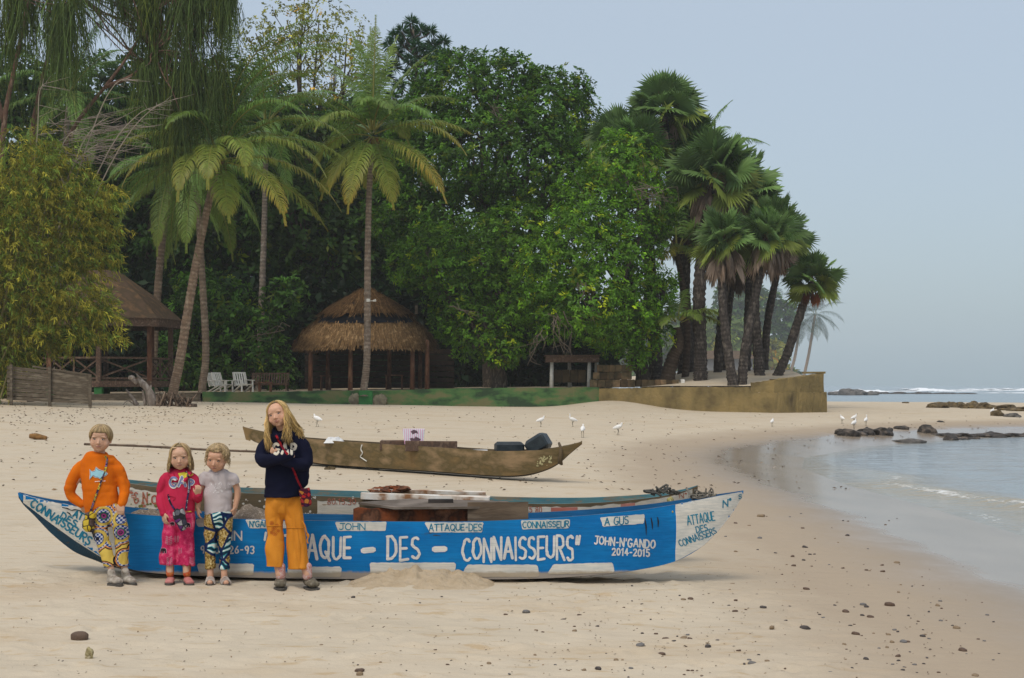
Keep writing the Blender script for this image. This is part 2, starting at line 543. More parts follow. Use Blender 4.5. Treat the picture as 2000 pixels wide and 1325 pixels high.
# sea: reaches the horizon; the cove near the beach is a finer sheet with its small breaking wave
def water_material(near):
    m, nd, ln, bs = new_mat("cove_water" if near else "open_sea")
    bs.inputs['IOR'].default_value = 1.33
    bs.inputs['Roughness'].default_value = 0.12 if near else 0.2
    if near:
        a = nd.new("ShaderNodeAttribute"); a.attribute_name = "Col"     # r: foam, g: sand stirred into the water
        sp = nd.new("ShaderNodeSeparateColor"); ln.new(a.outputs['Color'], sp.inputs[0])
        c = mixc(nd, ln, sp.outputs['Green'], (0.235, 0.275, 0.29), (0.29, 0.245, 0.155))
        fn = noise(nd, ln, 7, 5, 0.7, stretch=(1, .6, 1))
        mu = nd.new("ShaderNodeMath"); mu.operation = 'MULTIPLY_ADD'
        ln.new(fn, mu.inputs[0]); mu.inputs[1].default_value = 1.1; ln.new(sp.outputs['Red'], mu.inputs[2])
        foam = ramp(nd, ln, mu.outputs[0], [(0.98, (0.,)), (1.0, (1.,))]) if False else None
        gt = nd.new("ShaderNodeMapRange"); gt.inputs[1].default_value = 1.0; gt.inputs[2].default_value = 1.25
        ln.new(mu.outputs[0], gt.inputs[0])
        c = mixc(nd, ln, gt.outputs[0], c, (0.74, 0.76, 0.76))
        ln.new(c, bs.inputs['Base Color'])
        ln.new(ramp(nd, ln, gt.outputs[0], [(0., (0.1,)), (1., (0.8,))]), bs.inputs['Roughness'])
        h = noise(nd, ln, 1.5, 5, 0.55, stretch=(0.55, 1.1, 1))
        bump(nd, ln, bs, h, 0.8, 0.25)
    else:
        c = ramp(nd, ln, noise(nd, ln, 0.03, 4, stretch=(0.25, 1, 1)), [(0.35, (0.15, 0.205, 0.235)), (0.65, (0.20, 0.25, 0.27))])
        ln.new(c, bs.inputs['Base Color'])
        h = noise(nd, ln, 0.35, 6, 0.6, stretch=(0.35, 1, 1))
        bump(nd, ln, bs, h, 0.8, 0.5)
    return m
S = 14000.0
sea = mk("sea", [(-S, -400, SEA - .012), (S, -400, SEA - .012), (S, S, SEA - .012), (-S, S, SEA - .012)], [(0, 1, 2, 3)], water_material(False))
tag(sea, "grey blue open sea reaching the horizon beyond the sandbar", "sea", kind="structure")

xs = np.arange(3.0, 64, 0.16); yy = np.concatenate([np.arange(2, 36, .12), np.arange(36, 82, .25)])
GX, GY = np.meshgrid(xs, yy)
x_, y_ = GX.ravel(), GY.ravel()
d = -shore_d(x_, y_)                       # metres out from the edge
wob = (vnoise(x_ * .35, y_ * .35) - .5) * 1.4
act = sstep(38, 27, y_)
z_ = np.full(len(x_), SEA)
crest = np.exp(-((d - 1.15 - wob * .7) / .32) ** 2)
z_ += act * .11 * crest * (0.45 + .9 * vnoise(x_ * .8 + 3, y_ * .5, 2))
z_ += act * .05 * np.exp(-((d - 3.6 - wob) / .6) ** 2)
z_ += .012 * np.clip(d, 0, 1) * (vnoise(x_ * 1.4, y_ * .9, 1) + vnoise(x_ * 3.1, y_ * 2.3, 3) - 1)
foam = act * ((.35 + .5 * vnoise(x_ * .9, y_ * .45, 1)) * np.exp(-((d - .95 - wob * .7) / .20) ** 2) + (.2 + .5 * vnoise(x_ * .7 + 9, y_ * .5, 3)) * np.exp(-((d - .3 - wob * .2) / .16) ** 2) + .30 * np.exp(-((d - 1.9 - wob) / .5) ** 2))
foam = np.maximum(foam, .25 * np.exp(-((d - .05) / .10) ** 2))
stir = act * np.exp(-((d - 1.0 - wob * .7) / .7) ** 2) + .5 * np.exp(-(d / .8) ** 2)
n = len(xs)
i, j = np.meshgrid(np.arange(len(yy) - 1), np.arange(n - 1), indexing='ij')
F = np.stack([i * n + j, i * n + j + 1, (i + 1) * n + j + 1, (i + 1) * n + j], -1).reshape(-1, 4)
keep = (d.reshape(len(yy), n)[:-1, :-1] > -1.0).ravel()
cove = mk("cove_water", np.column_stack([x_, y_, z_]), F[keep], water_material(True), col=np.column_stack([foam, np.clip(stir, 0, 1), foam * 0]), smooth=True)
tag(cove, "pale grey blue water of the cove with a small foaming wave at the beach", "water", kind="structure")

# breakers far out over the reef: long low ridges of white water
def surf():
    mb = MB()
    m, nd, ln, bs = new_mat("white_water")
    bs.inputs['Base Color'].default_value = (0.80, 0.83, 0.85, 1); bs.inputs['Roughness'].default_value = .8
    f = noise(nd, ln, 0.12, 6, 0.7, stretch=(.5, 1, 2.5))
    gt = nd.new("ShaderNodeMapRange"); gt.inputs[1].default_value = .40; gt.inputs[2].default_value = .52
    ln.new(f, gt.inputs[0]); ln.new(gt.outputs[0], bs.inputs['Alpha'])
    for (x0, x1, py, Y, hh) in ((1628, 1732, 762, 520, 1.5), (1735, 1860, 759, 640, 1.9), (1700, 1960, 766, 560, .5), (1850, 2060, 757.5, 760, 1.8), (1790, 2080, 763, 640, .45), (1900, 2100, 770, 420, .3)):
        k = 60
        px = np.linspace(x0, x1, k)
        hgt = .6 * hh * np.sin(np.linspace(0.02, math.pi - .02, k)) ** .6 * (0.55 + .6 * vnoise(np.linspace(0, 14, k), np.full(k, Y)))
        X = (px - CX) / FPX * Y; Yv = Y + 8 * (vnoise(np.linspace(0, 5, k), np.full(k, Y + 7.)) - .5)
        prof = ((-3.0, 0), (-1.2, .75), (0, 1), (2.5, .5), (7, 0))
        V = np.vstack([np.column_stack([X, Yv + a * hh, SEA + .02 + hgt * b]) for a, b in prof])
        mb.add(V, [(r * k + q, r * k + q + 1, (r + 1) * k + q + 1, (r + 1) * k + q) for r in range(4) for q in range(k - 1)])
    o = mb.build("surf", m, smooth=True)
    tag(o, "white surf breaking far out in front of the horizon", "surf", kind="stuff")
surf()
# ------------------------------------------------------------------ plants
M_leaf = leaf_mat("broad_leaf", 0.5, 0.36, .22)
M_frond = leaf_mat("palm_frond", 0.42, 0.3)
M_thin = leaf_mat("thin_leaf", 0.65, 0.35, 0.12)
M_dead = leaf_mat("dead_leaf", 0.85, 0.15, 0.1)
M_trunk_coco = mat("coconut_bark", (0.27, 0.225, 0.18), (0.20, 0.155, 0.12), (0.33, 0.29, 0.24), scale=5, bmp=.5, bscale=30, attr=True, rough=.9, spec=.1)
M_trunk_fan = mat("fan_palm_bark", (0.085, 0.072, 0.062), (0.045, 0.038, 0.034), (0.14, 0.12, 0.10), scale=6, bmp=.8, bscale=16, attr=True, rough=.95, spec=.1, stretch=(1, 1, .5))
M_bark = mat("tree_bark", (0.10, 0.078, 0.058), (0.05, 0.04, 0.032), (0.16, 0.13, 0.10), scale=7, bmp=.6, bscale=20, rough=.95, spec=.1, stretch=(1, 1, .4))
M_bark_red = mat("reddish_bark", (0.19, 0.11, 0.075), (0.12, 0.07, 0.05), (0.25, 0.17, 0.12), scale=7, bmp=.5, bscale=20, rough=.95, spec=.1, stretch=(1, 1, .4))
M_twig = mat("bare_twig", (0.17, 0.14, 0.105), (0.11, 0.09, 0.07), scale=9, rough=.95, spec=.1)

def leaf_quads(C, Dv, N, L, W, col, fold=0.25):
    """one folded quad per leaf: base, side, tip, side"""
    C, Dv, N = np.asarray(C, float), unit(Dv), np.asarray(N, float)
    S_ = unit(np.cross(Dv, N)); N = np.cross(S_, Dv)
    L = np.asarray(L, float)[:, None]; W = np.asarray(W, float)[:, None]
    b = C; t = C + Dv * L
    m = C + Dv * L * .55
    l = m + S_ * W * .5 + N * W * fold; r = m - S_ * W * .5 + N * W * fold
    t = t - np.array([0, 0, 1.0]) * L * .08
    V = np.stack([b, r, t, l], 1).reshape(-1, 3)
    F = np.arange(len(V)).reshape(-1, 4)
    return V, F, np.repeat(np.asarray(col, float), 4, axis=0)

def join(parts):
    V, F, Cc, n = [], [], [], 0
    for v, f, c in parts:
        V.append(v); F.append(f + n); Cc.append(c); n += len(v)
    return np.vstack(V), np.vstack(F), np.vstack(Cc)

def rand_dirs(n):
    v = rng.normal(size=(n, 3)); return unit(v)

def crown_leaves(blobs, per_m2, leaf_len, leaf_w, base, vary=0.35, warm=0.06, k=9, fill=0.5, up=0.45, light=(1.5, 1.35, 0.9)):
    """rosettes of leaves over a set of ellipsoids [(x,y,z,rx,ry,rz)]; leaves inside other blobs are dropped"""
    B = np.array(blobs, float)
    parts = []
    base = np.asarray(base, float) * np.array([2.55, 2.2, 1.1])
    for bi, (x, y, z, rx, ry, rz) in enumerate(B):
        area = 4 * math.pi * ((rx * ry) ** 1.6 / 3 + (rx * rz) ** 1.6 / 3 + (ry * rz) ** 1.6 / 3) ** (1 / 1.6)
        for layer, (r0, r1, dens) in enumerate(((0.86, 1.10, 1.0), (0.5, 0.86, fill))):
            n = max(4, int(area * per_m2 * dens))
            u = rand_dirs(n)
            q = vnoise(u[:, 0] * 2.3 + bi * 3.1 + 20, u[:, 2] * 2.3 + u[:, 1] * 1.7 + bi * 7 + 20)
            rad = rng.uniform(r0, r1, n) * (0.86 + .3 * q)
            p = np.array([x, y, z]) + u * rad[:, None] * np.array([rx, ry, rz])
            # drop those deep in a neighbour
            dd = ((p[:, None, :] - B[None, :, :3]) / B[None, :, 3:])
            dd = (dd ** 2).sum(-1); dd[:, bi] = 9
            p_ok = dd.min(1) > (0.45 if layer == 0 else 0.2)
            p, u2 = p[p_ok], u[p_ok]
            if not len(p): continue
            nrm = unit(u2 + np.array([0, 0, up]))
            cl = np.exp(rng.normal(0, vary, len(p)))[:, None] * base
            lift = (rng.random(len(p)) < .22)[:, None]
            cl = np.where(lift, cl * np.array(light), cl)
            yel = (rng.random(len(p)) < warm)[:, None]
            cl = np.where(yel, cl * np.array([2.6, 1.5, 0.8]), cl)
            kk = k if layer == 0 else max(4, k - 2)
            for j in range(kk):
                t = rand_dirs(len(p)); t = unit(t - nrm * (t * nrm).sum(1, keepdims=True))
                lift_ = rng.uniform(-.15, .95, (len(p), 1))
                dv = unit(t + nrm * lift_)
                Ls = leaf_len * rng.uniform(.65, 1.25, len(p)) * (1.0 if layer == 0 else 1.35)
                Ws = leaf_w * rng.uniform(.75, 1.2, len(p)) * (1.0 if layer == 0 else 1.35)
                c = cl * rng.uniform(.8, 1.2, (len(p), 1))
                parts.append(leaf_quads(p + t * leaf_len * .1 + rng.normal(0, .05, p.shape), dv, nrm + rng.normal(0, .35, p.shape), Ls, Ws, c))
    return join(parts)

def limb(mb, a, b, r0, r1, sag=0.0, n=8, wig=0.06, seg=7):
    a, b = np.asarray(a, float), np.asarray(b, float)
    L = np.linalg.norm(b - a)
    mid = [a]
    for t in (0.33, 0.66):
        mid.append(a + (b - a) * t + rng.normal(0, wig, 3) * L + np.array([0, 0, -sag * L * math.sin(math.pi * t)]))
    mid.append(b)
    pts = catmull(mid, n)
    mb.tube(pts, np.linspace(r0, r1, n), seg, wob=.06)
    return pts

def broadleaf(name, label, base_pt, blobs, trunk_r, per_m2=3.0, leaf=(0.30, 0.13), col=(0.03, 0.075, 0.012), group=None, bark=None, fork=0.3, twigs=0, **kw):
    """trunk with limbs to every part of an uneven crown"""
    base_pt = np.asarray(base_pt, float)
    t = empty(name, tuple(base_pt), label, "tree", group)
    B = np.array(blobs, float)
    c = B[:, :3].mean(0)
    mb = MB()
    top = base_pt + (np.array([c[0], c[1], c[2]]) - base_pt) * fork
    mb.tube(catmull([base_pt - [0, 0, .3], base_pt + [0, 0, .3], base_pt * .5 + top * .5 + rng.normal(0, .15, 3), top], 9), np.linspace(trunk_r * 1.25, trunk_r * .8, 9), 10, wob=.05)
    for b in B:
        e_ = b[:3] + rng.normal(0, .15, 3)
        pts = limb(mb, top, e_, trunk_r * .45, trunk_r * .10, wig=.07)
        for q in range(3):
            d = rand_dirs(1)[0] * b[3:] * .85
            limb(mb, pts[5], b[:3] + d, trunk_r * .14, trunk_r * .035, n=5, seg=5)
    mb.build("trunk", bark or M_bark, t, smooth=True)
    V, F, C = crown_leaves(blobs, per_m2, leaf[0], leaf[1], col, **kw)
    mk("crown", V, F, M_leaf, t, col=C)
    return t

def pb(px, py, r, Y, ry=None, dy=0.0):
    """one crown lobe seen at pixel (px,py), r pixels wide, at depth Y"""
    p = P(px, py, Y + dy); k = Y / FPX
    rr = r if isinstance(r, tuple) else (r, r)
    return (p.x, p.y, p.z, rr[0] * k, (ry if ry else max(rr) * .85) * k, rr[1] * k)

# ---- palms
def frond_geo(base, az, el, L, droop, leaf_len, col, tip_col, age=0.0, n_leaf=62, twist=0.0, curl=1.25, side_droop=0.5):
    """feather leaf: arching midrib with two rows of drooping leaflets"""
    n = 26
    s = np.linspace(0, 1, n)
    ang = el - droop * s ** curl
    ds = L / (n - 1)
    h = np.concatenate([[0], np.cumsum(np.cos(ang[:-1]) * ds)]); v = np.concatenate([[0], np.cumsum(np.sin(ang[:-1]) * ds)])
    azs = az + twist * s ** 2
    hx = np.concatenate([[0], np.cumsum(np.cos(ang[:-1]) * ds * np.cos(azs[:-1]))])
    hy = np.concatenate([[0], np.cumsum(np.cos(ang[:-1]) * ds * np.sin(azs[:-1]))])
    pts = np.asarray(base, float) + np.column_stack([hx, hy, v])
    T = unit(np.gradient(pts, axis=0))
    side = unit(np.cross(T, [0, 0, 1.0] if abs(T[n // 2][2]) < .96 else [math.cos(az), math.sin(az), .01]))
    nrm = np.cross(side, T)
    parts = []
    # midrib: thin three-sided strip
    w = np.linspace(.055, .008, n)[:, None]
    a, b, c = pts + side * w, pts - side * w, pts - nrm * w
    V = np.stack([a, b, c], 1).reshape(-1, 3)
    F = np.array([(i * 3 + j, i * 3 + (j + 1) % 3, i * 3 + 3 + (j + 1) % 3, i * 3 + 3 + j) for i in range(n - 1) for j in range(3)])
    rc = np.array([0.26, 0.25, 0.06]) * (1 + .2 * age)
    parts.append((V, F, np.tile(rc, (len(V), 1))))
    t = np.linspace(.13, .995, n_leaf)
    prof = np.sin(np.clip(t * 1.12, 0, 1) * math.pi) ** .55 * (1 - .35 * t) + .12
    idx = t * (n - 1)
    i0 = np.minimum(idx.astype(int), n - 2); fr = (idx - i0)[:, None]
    p0 = pts[i0] * (1 - fr) + pts[i0 + 1] * fr
    Tt = unit(T[i0] * (1 - fr) + T[i0 + 1] * fr); St = unit(side[i0] * (1 - fr) + side[i0 + 1] * fr); Nt = np.cross(St, Tt)
    for sgn in (-1, 1):
        m = n_leaf
        ll = leaf_len * prof * rng.uniform(.85, 1.12, m)
        d0 = unit(Tt * (.35 + .75 * t[:, None] ** 2) + St * sgn * .9 + Nt * .22 + rng.normal(0, .07, (m, 3)))
        g = np.array([0, 0, -1.0])
        d1 = unit(d0 + g * (side_droop + .25 * rng.random((m, 1))))
        d2 = unit(d1 + g * (side_droop * 1.5 + .3 * rng.random((m, 1))))
        wv = np.cross(d0, Nt); wv = unit(wv) * .027
        a0 = p0; a1 = a0 + d0 * ll[:, None] * .36; a2 = a1 + d1 * ll[:, None] * .36; a3 = a2 + d2 * ll[:, None] * .30
        V = np.stack([a0 - wv * .6, a0 + wv * .6, a1 - wv, a1 + wv, a2 - wv * .85, a2 + wv * .85, a3 - wv * .15, a3 + wv * .15], 1).reshape(-1, 3)
        k = np.arange(m)[:, None] * 8
        F = np.concatenate([k + np.array([0, 1, 3, 2]), k + np.array([2, 3, 5, 4]), k + np.array([4, 5, 7, 6])])
        cb = np.asarray(col, float)[None, :] * rng.uniform(.75, 1.25, (m, 1))
        ct = np.asarray(tip_col, float)[None, :] * rng.uniform(.8, 1.2, (m, 1))
        mixv = np.clip(age * (t[:, None] * 1.1 + .05), 0, 1)
        c0 = cb * (1 - mixv * .7) + ct * mixv * .7; c1 = cb * (1 - mixv) + ct * mixv
        Cc = np.stack([c0, c0, c0, c0, c1, c1, c1, c1], 1).reshape(-1, 3)
        parts.append((V, F, Cc))
    return join(parts)

def ringed_trunk(pts, r_base, r_mid, r_top, parent, mat_, ring=0.13, bulge=0.5, tint=(1, 1, 1), rough=0.05):
    """tapered trunk with leaf-scar rings and a swollen foot"""
    L = np.sum(np.linalg.norm(np.diff(np.asarray(pts, float), axis=0), axis=1))
    n = int(L / ring * 2) + 6
    c = catmull(pts, n)
    s = np.linspace(0, L, n)
    r = np.interp(s / L, [0, .5, 1], [r_mid * 1.12, r_mid, r_top]) + (r_base - r_mid) * np.exp(-s / bulge)
    k = np.arange(n) % 2
    r = r * np.where(k == 0, 1.035, 0.965) * (1 + rng.normal(0, rough * .35, n))
    shade = np.where(k == 0, 1.12, 0.72) * rng.uniform(.8, 1.15, n)
    mb = MB()
    mb.tube(c, r, 12, col=shade[:, None] * np.asarray(tint, float), wob=rough)
    return mb.build("trunk", mat_, parent, smooth=True, colors=True)

GREEN = (0.11, 0.205, 0.036); YEL = (0.34, 0.24, 0.03)
def coconut(name, label, trunk_px, Y, r, fronds, group="coconut palms", tint=(1, 1, 1), seed=1, nuts=6, leaf=0.85, green=GREEN, yel=YEL, base=None, nl=62, cat_dead=0):
    """trunk_px: pixels from the foot up to the crown"""
    pts = [np.array(P(x, y, Y + (dy[0] if dy else 0))) for x, y, *dy in trunk_px]
    t = empty(name, tuple(pts[0]), label, "palm", group)
    ringed_trunk([pts[0] - [0, 0, .35]] + pts, r * 2.0, r, r * .72, t, M_trunk_coco, tint=tint)
    top = pts[-1]
    geo = []
    for (az, el, L, droop, age, *tw) in fronds:
        g = tuple(np.array(green) * rng.uniform(.8, 1.25) * (1 + .35 * age))
        b = top + np.array([math.cos(R(az)), math.sin(R(az)), 0]) * r * .7 + np.array([0, 0, .1 + .35 * max(0, math.sin(R(el)))])
        geo.append(frond_geo(b, R(az), R(el), L * 1.1, R(droop), leaf * rng.uniform(.98, 1.2), g, yel, age, n_leaf=nl, twist=R(tw[0]) if tw else rng.uniform(-.2, .2)))
    V, F, C = join(geo)
    mk("crown", V, F, M_frond, t, col=C)
    if nuts:
        mb = MB()
        for i in range(nuts):
            a = rng.uniform(0, 6.28)
            mb.ball(top + np.array([math.cos(a) * r * 1.5, math.sin(a) * r * 1.5, rng.uniform(-.45, .05)]), (.11, .11, .15), 8, 6, col=(0.16, 0.13, 0.03) if i % 3 else (0.20, 0.11, 0.03))
        for i in range(9):                                   # old flower stalks and fibre under the crown
            a = rng.uniform(0, 6.28); d = np.array([math.cos(a), math.sin(a), -.5])
            mb.tube([top + d * r * .6, top + d * r * 1.4 + [0, 0, .15], top + d * r * 2.6 + [0, 0, -.25]], [.03, .02, .012], 5, col=(0.22, 0.13, 0.05))
        mb.build("coconut_bunch", M_dead, t, smooth=True, colors=True)
    return t

def rand_fronds(n, L, lo=-55, hi=80, droop=(55, 95), old=0.5):
    out = []
    for i in range(n):
        f = i / (n - 1)
        el = hi + (lo - hi) * f ** .9 + rng.uniform(-6, 6)
        out.append(((i * 137.5 + rng.uniform(-12, 12)) % 360, el, L * rng.uniform(.86, 1.06) * (0.8 if el > 60 else 1), rng.uniform(*droop) * (0.55 if el < -10 else 1) * (.5 if el > 62 else 1), max(0, (f - .45) * 1.8) * old))
    return out

def fan_leaf(base, d, pet, Rr, col, dead=False, spread=290, nseg=34, pleat=.05, droopy=.25):
    """round pleated fan on its stalk"""
    base = np.asarray(base, float); d = unit(np.asarray(d, float))
    hub = base + d * pet + np.array([0, 0, -.10 * pet])
    ref = np.array([0, 0, 1.0]) if abs(d[2]) < .92 else unit(rand_dirs(1)[0])
    s = unit(np.cross(d, ref)); nrm = np.cross(s, d)
    # blade faces partly up, tilted a random way
    tilt = rng.uniform(-1.5, 1.5)
    nrm2 = unit(nrm + s * tilt); s2 = unit(np.cross(d, nrm2)); nrm2 = np.cross(s2, d)
    a = np.linspace(-R(spread) / 2, R(spread) / 2, nseg * 2 + 1)
    rr = Rr * (1 - .22 * np.abs(a / (R(spread) / 2)) ** 2)
    ed = np.cos(a)[:, None] * d + np.sin(a)[:, None] * s2
    zz = (np.arange(len(a)) % 2 * 2 - 1)[:, None] * pleat * Rr
    mid = hub + ed * (rr * .56)[:, None] + nrm2 * zz + np.array([0, 0, -1.0]) * (droopy * .12 * Rr)
    V = [hub]; F = []; C = [np.asarray(col) * .9]
    g = np.array([0, 0, -1.0])
    for i in range(nseg):
        i0, i1, i2 = 2 * i, 2 * i + 1, 2 * i + 2
        tip = hub + ed[i1] * rr[i1] * rng.uniform(.92, 1.05) + g * droopy * Rr * rng.uniform(.2, .9) + s2 * rng.normal(0, .02)
        k = len(V)
        V += [mid[i0], mid[i1], mid[i2], tip]
        c = np.asarray(col) * rng.uniform(.8, 1.2)
        C += [c, c * 1.08, c, c * rng.uniform(.9, 1.25)]
        F += [(0, k, k + 1, k + 1), (0, k + 1, k + 2, k + 2), (k, k + 3, k + 1, k + 1), (k + 1, k + 3, k + 2, k + 2)]
    F = [f[:3] for f in F]
    V = np.array(V); C = np.array(C); F = np.array(F)
    # stalk
    w = .028
    k = len(V)
    st = np.array([base + s * w, base - s * w, base - nrm * w, hub + s * w * .6, hub - s * w * .6, hub - nrm * w * .6])
    F2 = np.array([(0, 1, 4), (0, 4, 3), (1, 2, 5), (1, 5, 4), (2, 0, 3), (2, 3, 5)]) + k
    sc = np.array([0.20, 0.17, 0.06]) if not dead else np.array([0.16, 0.11, 0.07])
    return np.vstack([V, st]), np.vstack([F, F2]), np.vstack([C, np.tile(sc, (6, 1))])

FAN = (0.115, 0.20, 0.055)
def fan_palm(name, label, trunk_px, Y, r, Rr, n=26, pet=0.85, skirt=22, col=FAN, group="fan palms on the point", el=(-35, 88), skirt_len=1.0, skirt_col=(0.32, 0.24, 0.18), bright=2, foot=1.5, rust=0):
    pts = [np.array(P(x, y, Y + (dy[0] if dy else 0))) for x, y, *dy in trunk_px]
    t = empty(name, tuple(pts[0]), label, "palm", group)
    ringed_trunk([pts[0] - [0, 0, .4]] + pts, r * foot, r, r * .8, t, M_trunk_fan, ring=.16, bulge=.7, rough=.10)
    top = pts[-1]
    geo = []
    n = int(n * 1.1); Rr *= .80; pet *= 1.08
    for i in range(n):
        f = (i + .5) / n
        e_ = R(el[1] + (el[0] - el[1]) * f ** 1.05 + rng.uniform(-7, 7)); az = R(i * 137.5 + rng.uniform(-14, 14))
        d = np.array([math.cos(az) * math.cos(e_), math.sin(az) * math.cos(e_), math.sin(e_)])
        c = np.array(col) * np.exp(rng.normal(0, .22))
        if i < bright: c = np.array([0.10, 0.20, 0.03])
        elif f > .8: c = c * np.array([1.7, 1.25, .8])
        geo.append(fan_leaf(top + np.array([0, 0, .3]) * rng.random(), d, pet * rng.uniform(.8, 1.15), Rr * rng.uniform(.85, 1.1) * (0.75 if i < bright else 1), c, droopy=.2 + .25 * f))
    V, F, C = join(geo)
    mk("crown", V, F, M_frond, t, col=C)
    geo = []
    for i in range(skirt):
        az = R(i * 360 / max(1, skirt) + rng.uniform(-12, 12)); e_ = R(rng.uniform(-88, -62))
        d = np.array([math.cos(az) * math.cos(e_), math.sin(az) * math.cos(e_), math.sin(e_)])
        b = top + np.array([math.cos(az), math.sin(az), 0]) * r * rng.uniform(.9, 2.2) + np.array([0, 0, rng.uniform(-.5, .15)])
        c = np.array(skirt_col) * np.exp(rng.normal(0, .25))
        if i < rust: c = np.array([0.20, 0.065, 0.025]) * rng.uniform(.8, 1.2)
        geo.append(fan_leaf(b, d, .35 * skirt_len * rng.uniform(.6, 1.3), Rr * .95 * skirt_len, c, True, spread=rng.uniform(45, 95), nseg=11, pleat=.08, droopy=.5))
    if geo:
        V, F, C = join(geo)
        mk("dead_skirt", V, F, M_dead, t, col=C)
    return t
# ------------------------------------------------------------------ the wood along the beach
def terrace_z(X, Y):
    X = np.asarray(X, float); Y = np.asarray(Y, float)
    z = 1.26 + .0137 * (np.clip(X, -26, 12) + 14) + .085 * np.clip(Y - 68, 0, 9) * sstep(5.5, 9.5, X) + .01 * np.clip(Y - 72, 0, 60) * sstep(9, -4, X)
    return z + .04 * (vnoise(X * .6 + 5, Y * .6) - .5)
def tz(x, y): return float(terrace_z(np.array([x]), np.array([y]))[0])

# coconut palms
A = dict
coconut("coconut_palm", "tall straight coconut palm growing in front of the thatched hut, yellowing lower fronds", [(711, 759), (717, 690), (718, 520), (721, 380), (727, 272)], 69.0, .155,
        [(80, 88, 4.9, 14, .2), (120, 80, 4.7, 26, .1), (95, 84, 4.6, 18, .1), (60, 78, 4.5, 22, .25), (20, 70, 4.4, 40, .15), (150, 72, 4.3, 50, .2), (200, 50, 4.4, 85, .15), (178, 33, 4.4, 108, .25),
         (168, 12, 3.5, 118, .7), (225, 38, 3.4, 105, .35), (250, -38, 4.1, 45, 1.0), (215, -30, 3.2, 52, .8), (318, -12, 5.3, 58, 1.15), (340, 20, 4.6, 82, .75), (5, 24, 4.5, 62, .55),
         (20, 50, 4.3, 68, .2), (330, 48, 3.6, 112, .0), (290, 55, 3.4, 120, .1), (265, 60, 3.0, 110, .1), (70, 35, 4.2, 80, .3), (120, 30, 4.2, 85, .3), (300, -48, 3.6, 30, .7), (100, -10, 4, 50, .6), (45, -5, 4.0, 60, .6), (140, -15, 4, 50, .6)], tint=(1.0, .95, .9))
coconut("coconut_palm", "leaning coconut palm beside the wooden pavilion, widest fronds arching over the bench", [(338, 766), (352, 700), (375, 560), (396, 450), (425, 318)], 62.0, .185,
        [(8, 84, 8.0, 112, .05), (18, 78, 7.8, 100, .1), (352, 80, 7.4, 118, .15), (335, 84, 7.6, 104, .1), (2, 70, 6.8, 108, .2), (80, 86, 5.6, 30, 0), (40, 76, 6.2, 95, .1), (15, 66, 6.0, 118, .1), (350, 42, 5.6, 92, .25), (5, 28, 5.4, 78, .35), (335, 26, 5.2, 92, .45), (345, 6, 5.4, 70, .75), (320, -4, 4.9, 74, .9),
         (300, 30, 4.1, 118, .5), (275, 20, 4.0, 112, .55), (255, 10, 4.2, 98, .55), (215, 18, 4.2, 92, .8), (205, 34, 4.4, 96, .65), (180, 38, 5.2, 88, .1), (165, 56, 5.2, 92, .05), (130, 62, 5.6, 80, 0),
         (110, 40, 5.2, 80, .1), (60, 40, 5.4, 80, .2), (30, -8, 5, 50, .5), (195, 8, 4.6, 60, .3), (150, 5, 4.8, 60, .2), (330, 62, 5.0, 120, .05), (250, 58, 3.8, 120, .1), (290, -35, 3.2, 40, .6)], tint=(1.05, .92, .8))
coconut("coconut_palm", "slim coconut palm trunk rising behind the wooden pavilion railing", [(297, 752), (303, 640), (314, 500), (330, 380), (338, 330)], 76.0, .19, rand_fronds(16, 4.6, old=.3), tint=(.95, .85, .75))
coconut("coconut_palm", "greyish coconut palm with a swollen foot between pavilion and white chairs", [(395, 756), (402, 690), (396, 560), (388, 430), (380, 330)], 70.0, .165, rand_fronds(18, 4.4, old=.3), tint=(.95, .88, .8))
coconut("coconut_palm", "high coconut palm behind the drooping casuarina, only its upper fronds showing", [(110, 760), (118, 500), (128, 290), (135, 190)], 82.0, .18, rand_fronds(20, 5.2, old=.2), nuts=0)
coconut("coconut_palm", "dark coconut palm rising out of the wood behind the leaning one", [(505, 750), (515, 480), (520, 250)], 84.0, .18, rand_fronds(20, 5.0, old=.1), nuts=0)
coconut("coconut_palm", "low coconut palm on a bent dark trunk arching out over the block wall", [(1304, 739), (1314, 700), (1326, 672), (1322, 640)], 71.5, .28,
        [(350, 42, 2.3, 110, .3), (10, 26, 2.5, 95, .45), (185, 40, 2.2, 105, .1), (160, 20, 2.2, 70, .2), (70, 60, 2.6, 60, .1), (120, 70, 2.6, 40, 0), (300, 40, 1.8, 110, .2), (240, 30, 1.8, 100, .2), (40, 40, 2.2, 80, .3)], nuts=0, leaf=.55, tint=(.28, .25, .22), nl=44)
coconut("coconut_palm", "young coconut palm with yellow hanging fronds squeezed between fan palms", [(1338, 742), (1342, 640), (1330, 540), (1322, 500)], 74.5, .17,
        [(345, 28, 4.2, 92, .55), (10, 52, 4.2, 115, .3), (355, 5, 3.5, 60, .8), (250, 20, 2.6, 90, .9), (200, 35, 3.0, 100, .3), (40, 60, 4.0, 80, .1), (90, 70, 4.6, 30, .0), (140, 60, 4.2, 60, .1), (170, 10, 3.2, 70, .5), (320, 50, 3.6, 110, .2), (60, 20, 4, 70, .2), (300, 15, 2.6, 90, .5)], nuts=0, tint=(.35, .3, .27))
coconut("coconut_palm", "tall dark green coconut palm half hidden among the fan palm crowns", [(1352, 742), (1362, 560), (1372, 420), (1366, 330)], 79.0, .17, rand_fronds(20, 4.2, old=.5), nuts=0, tint=(.35, .3, .27))

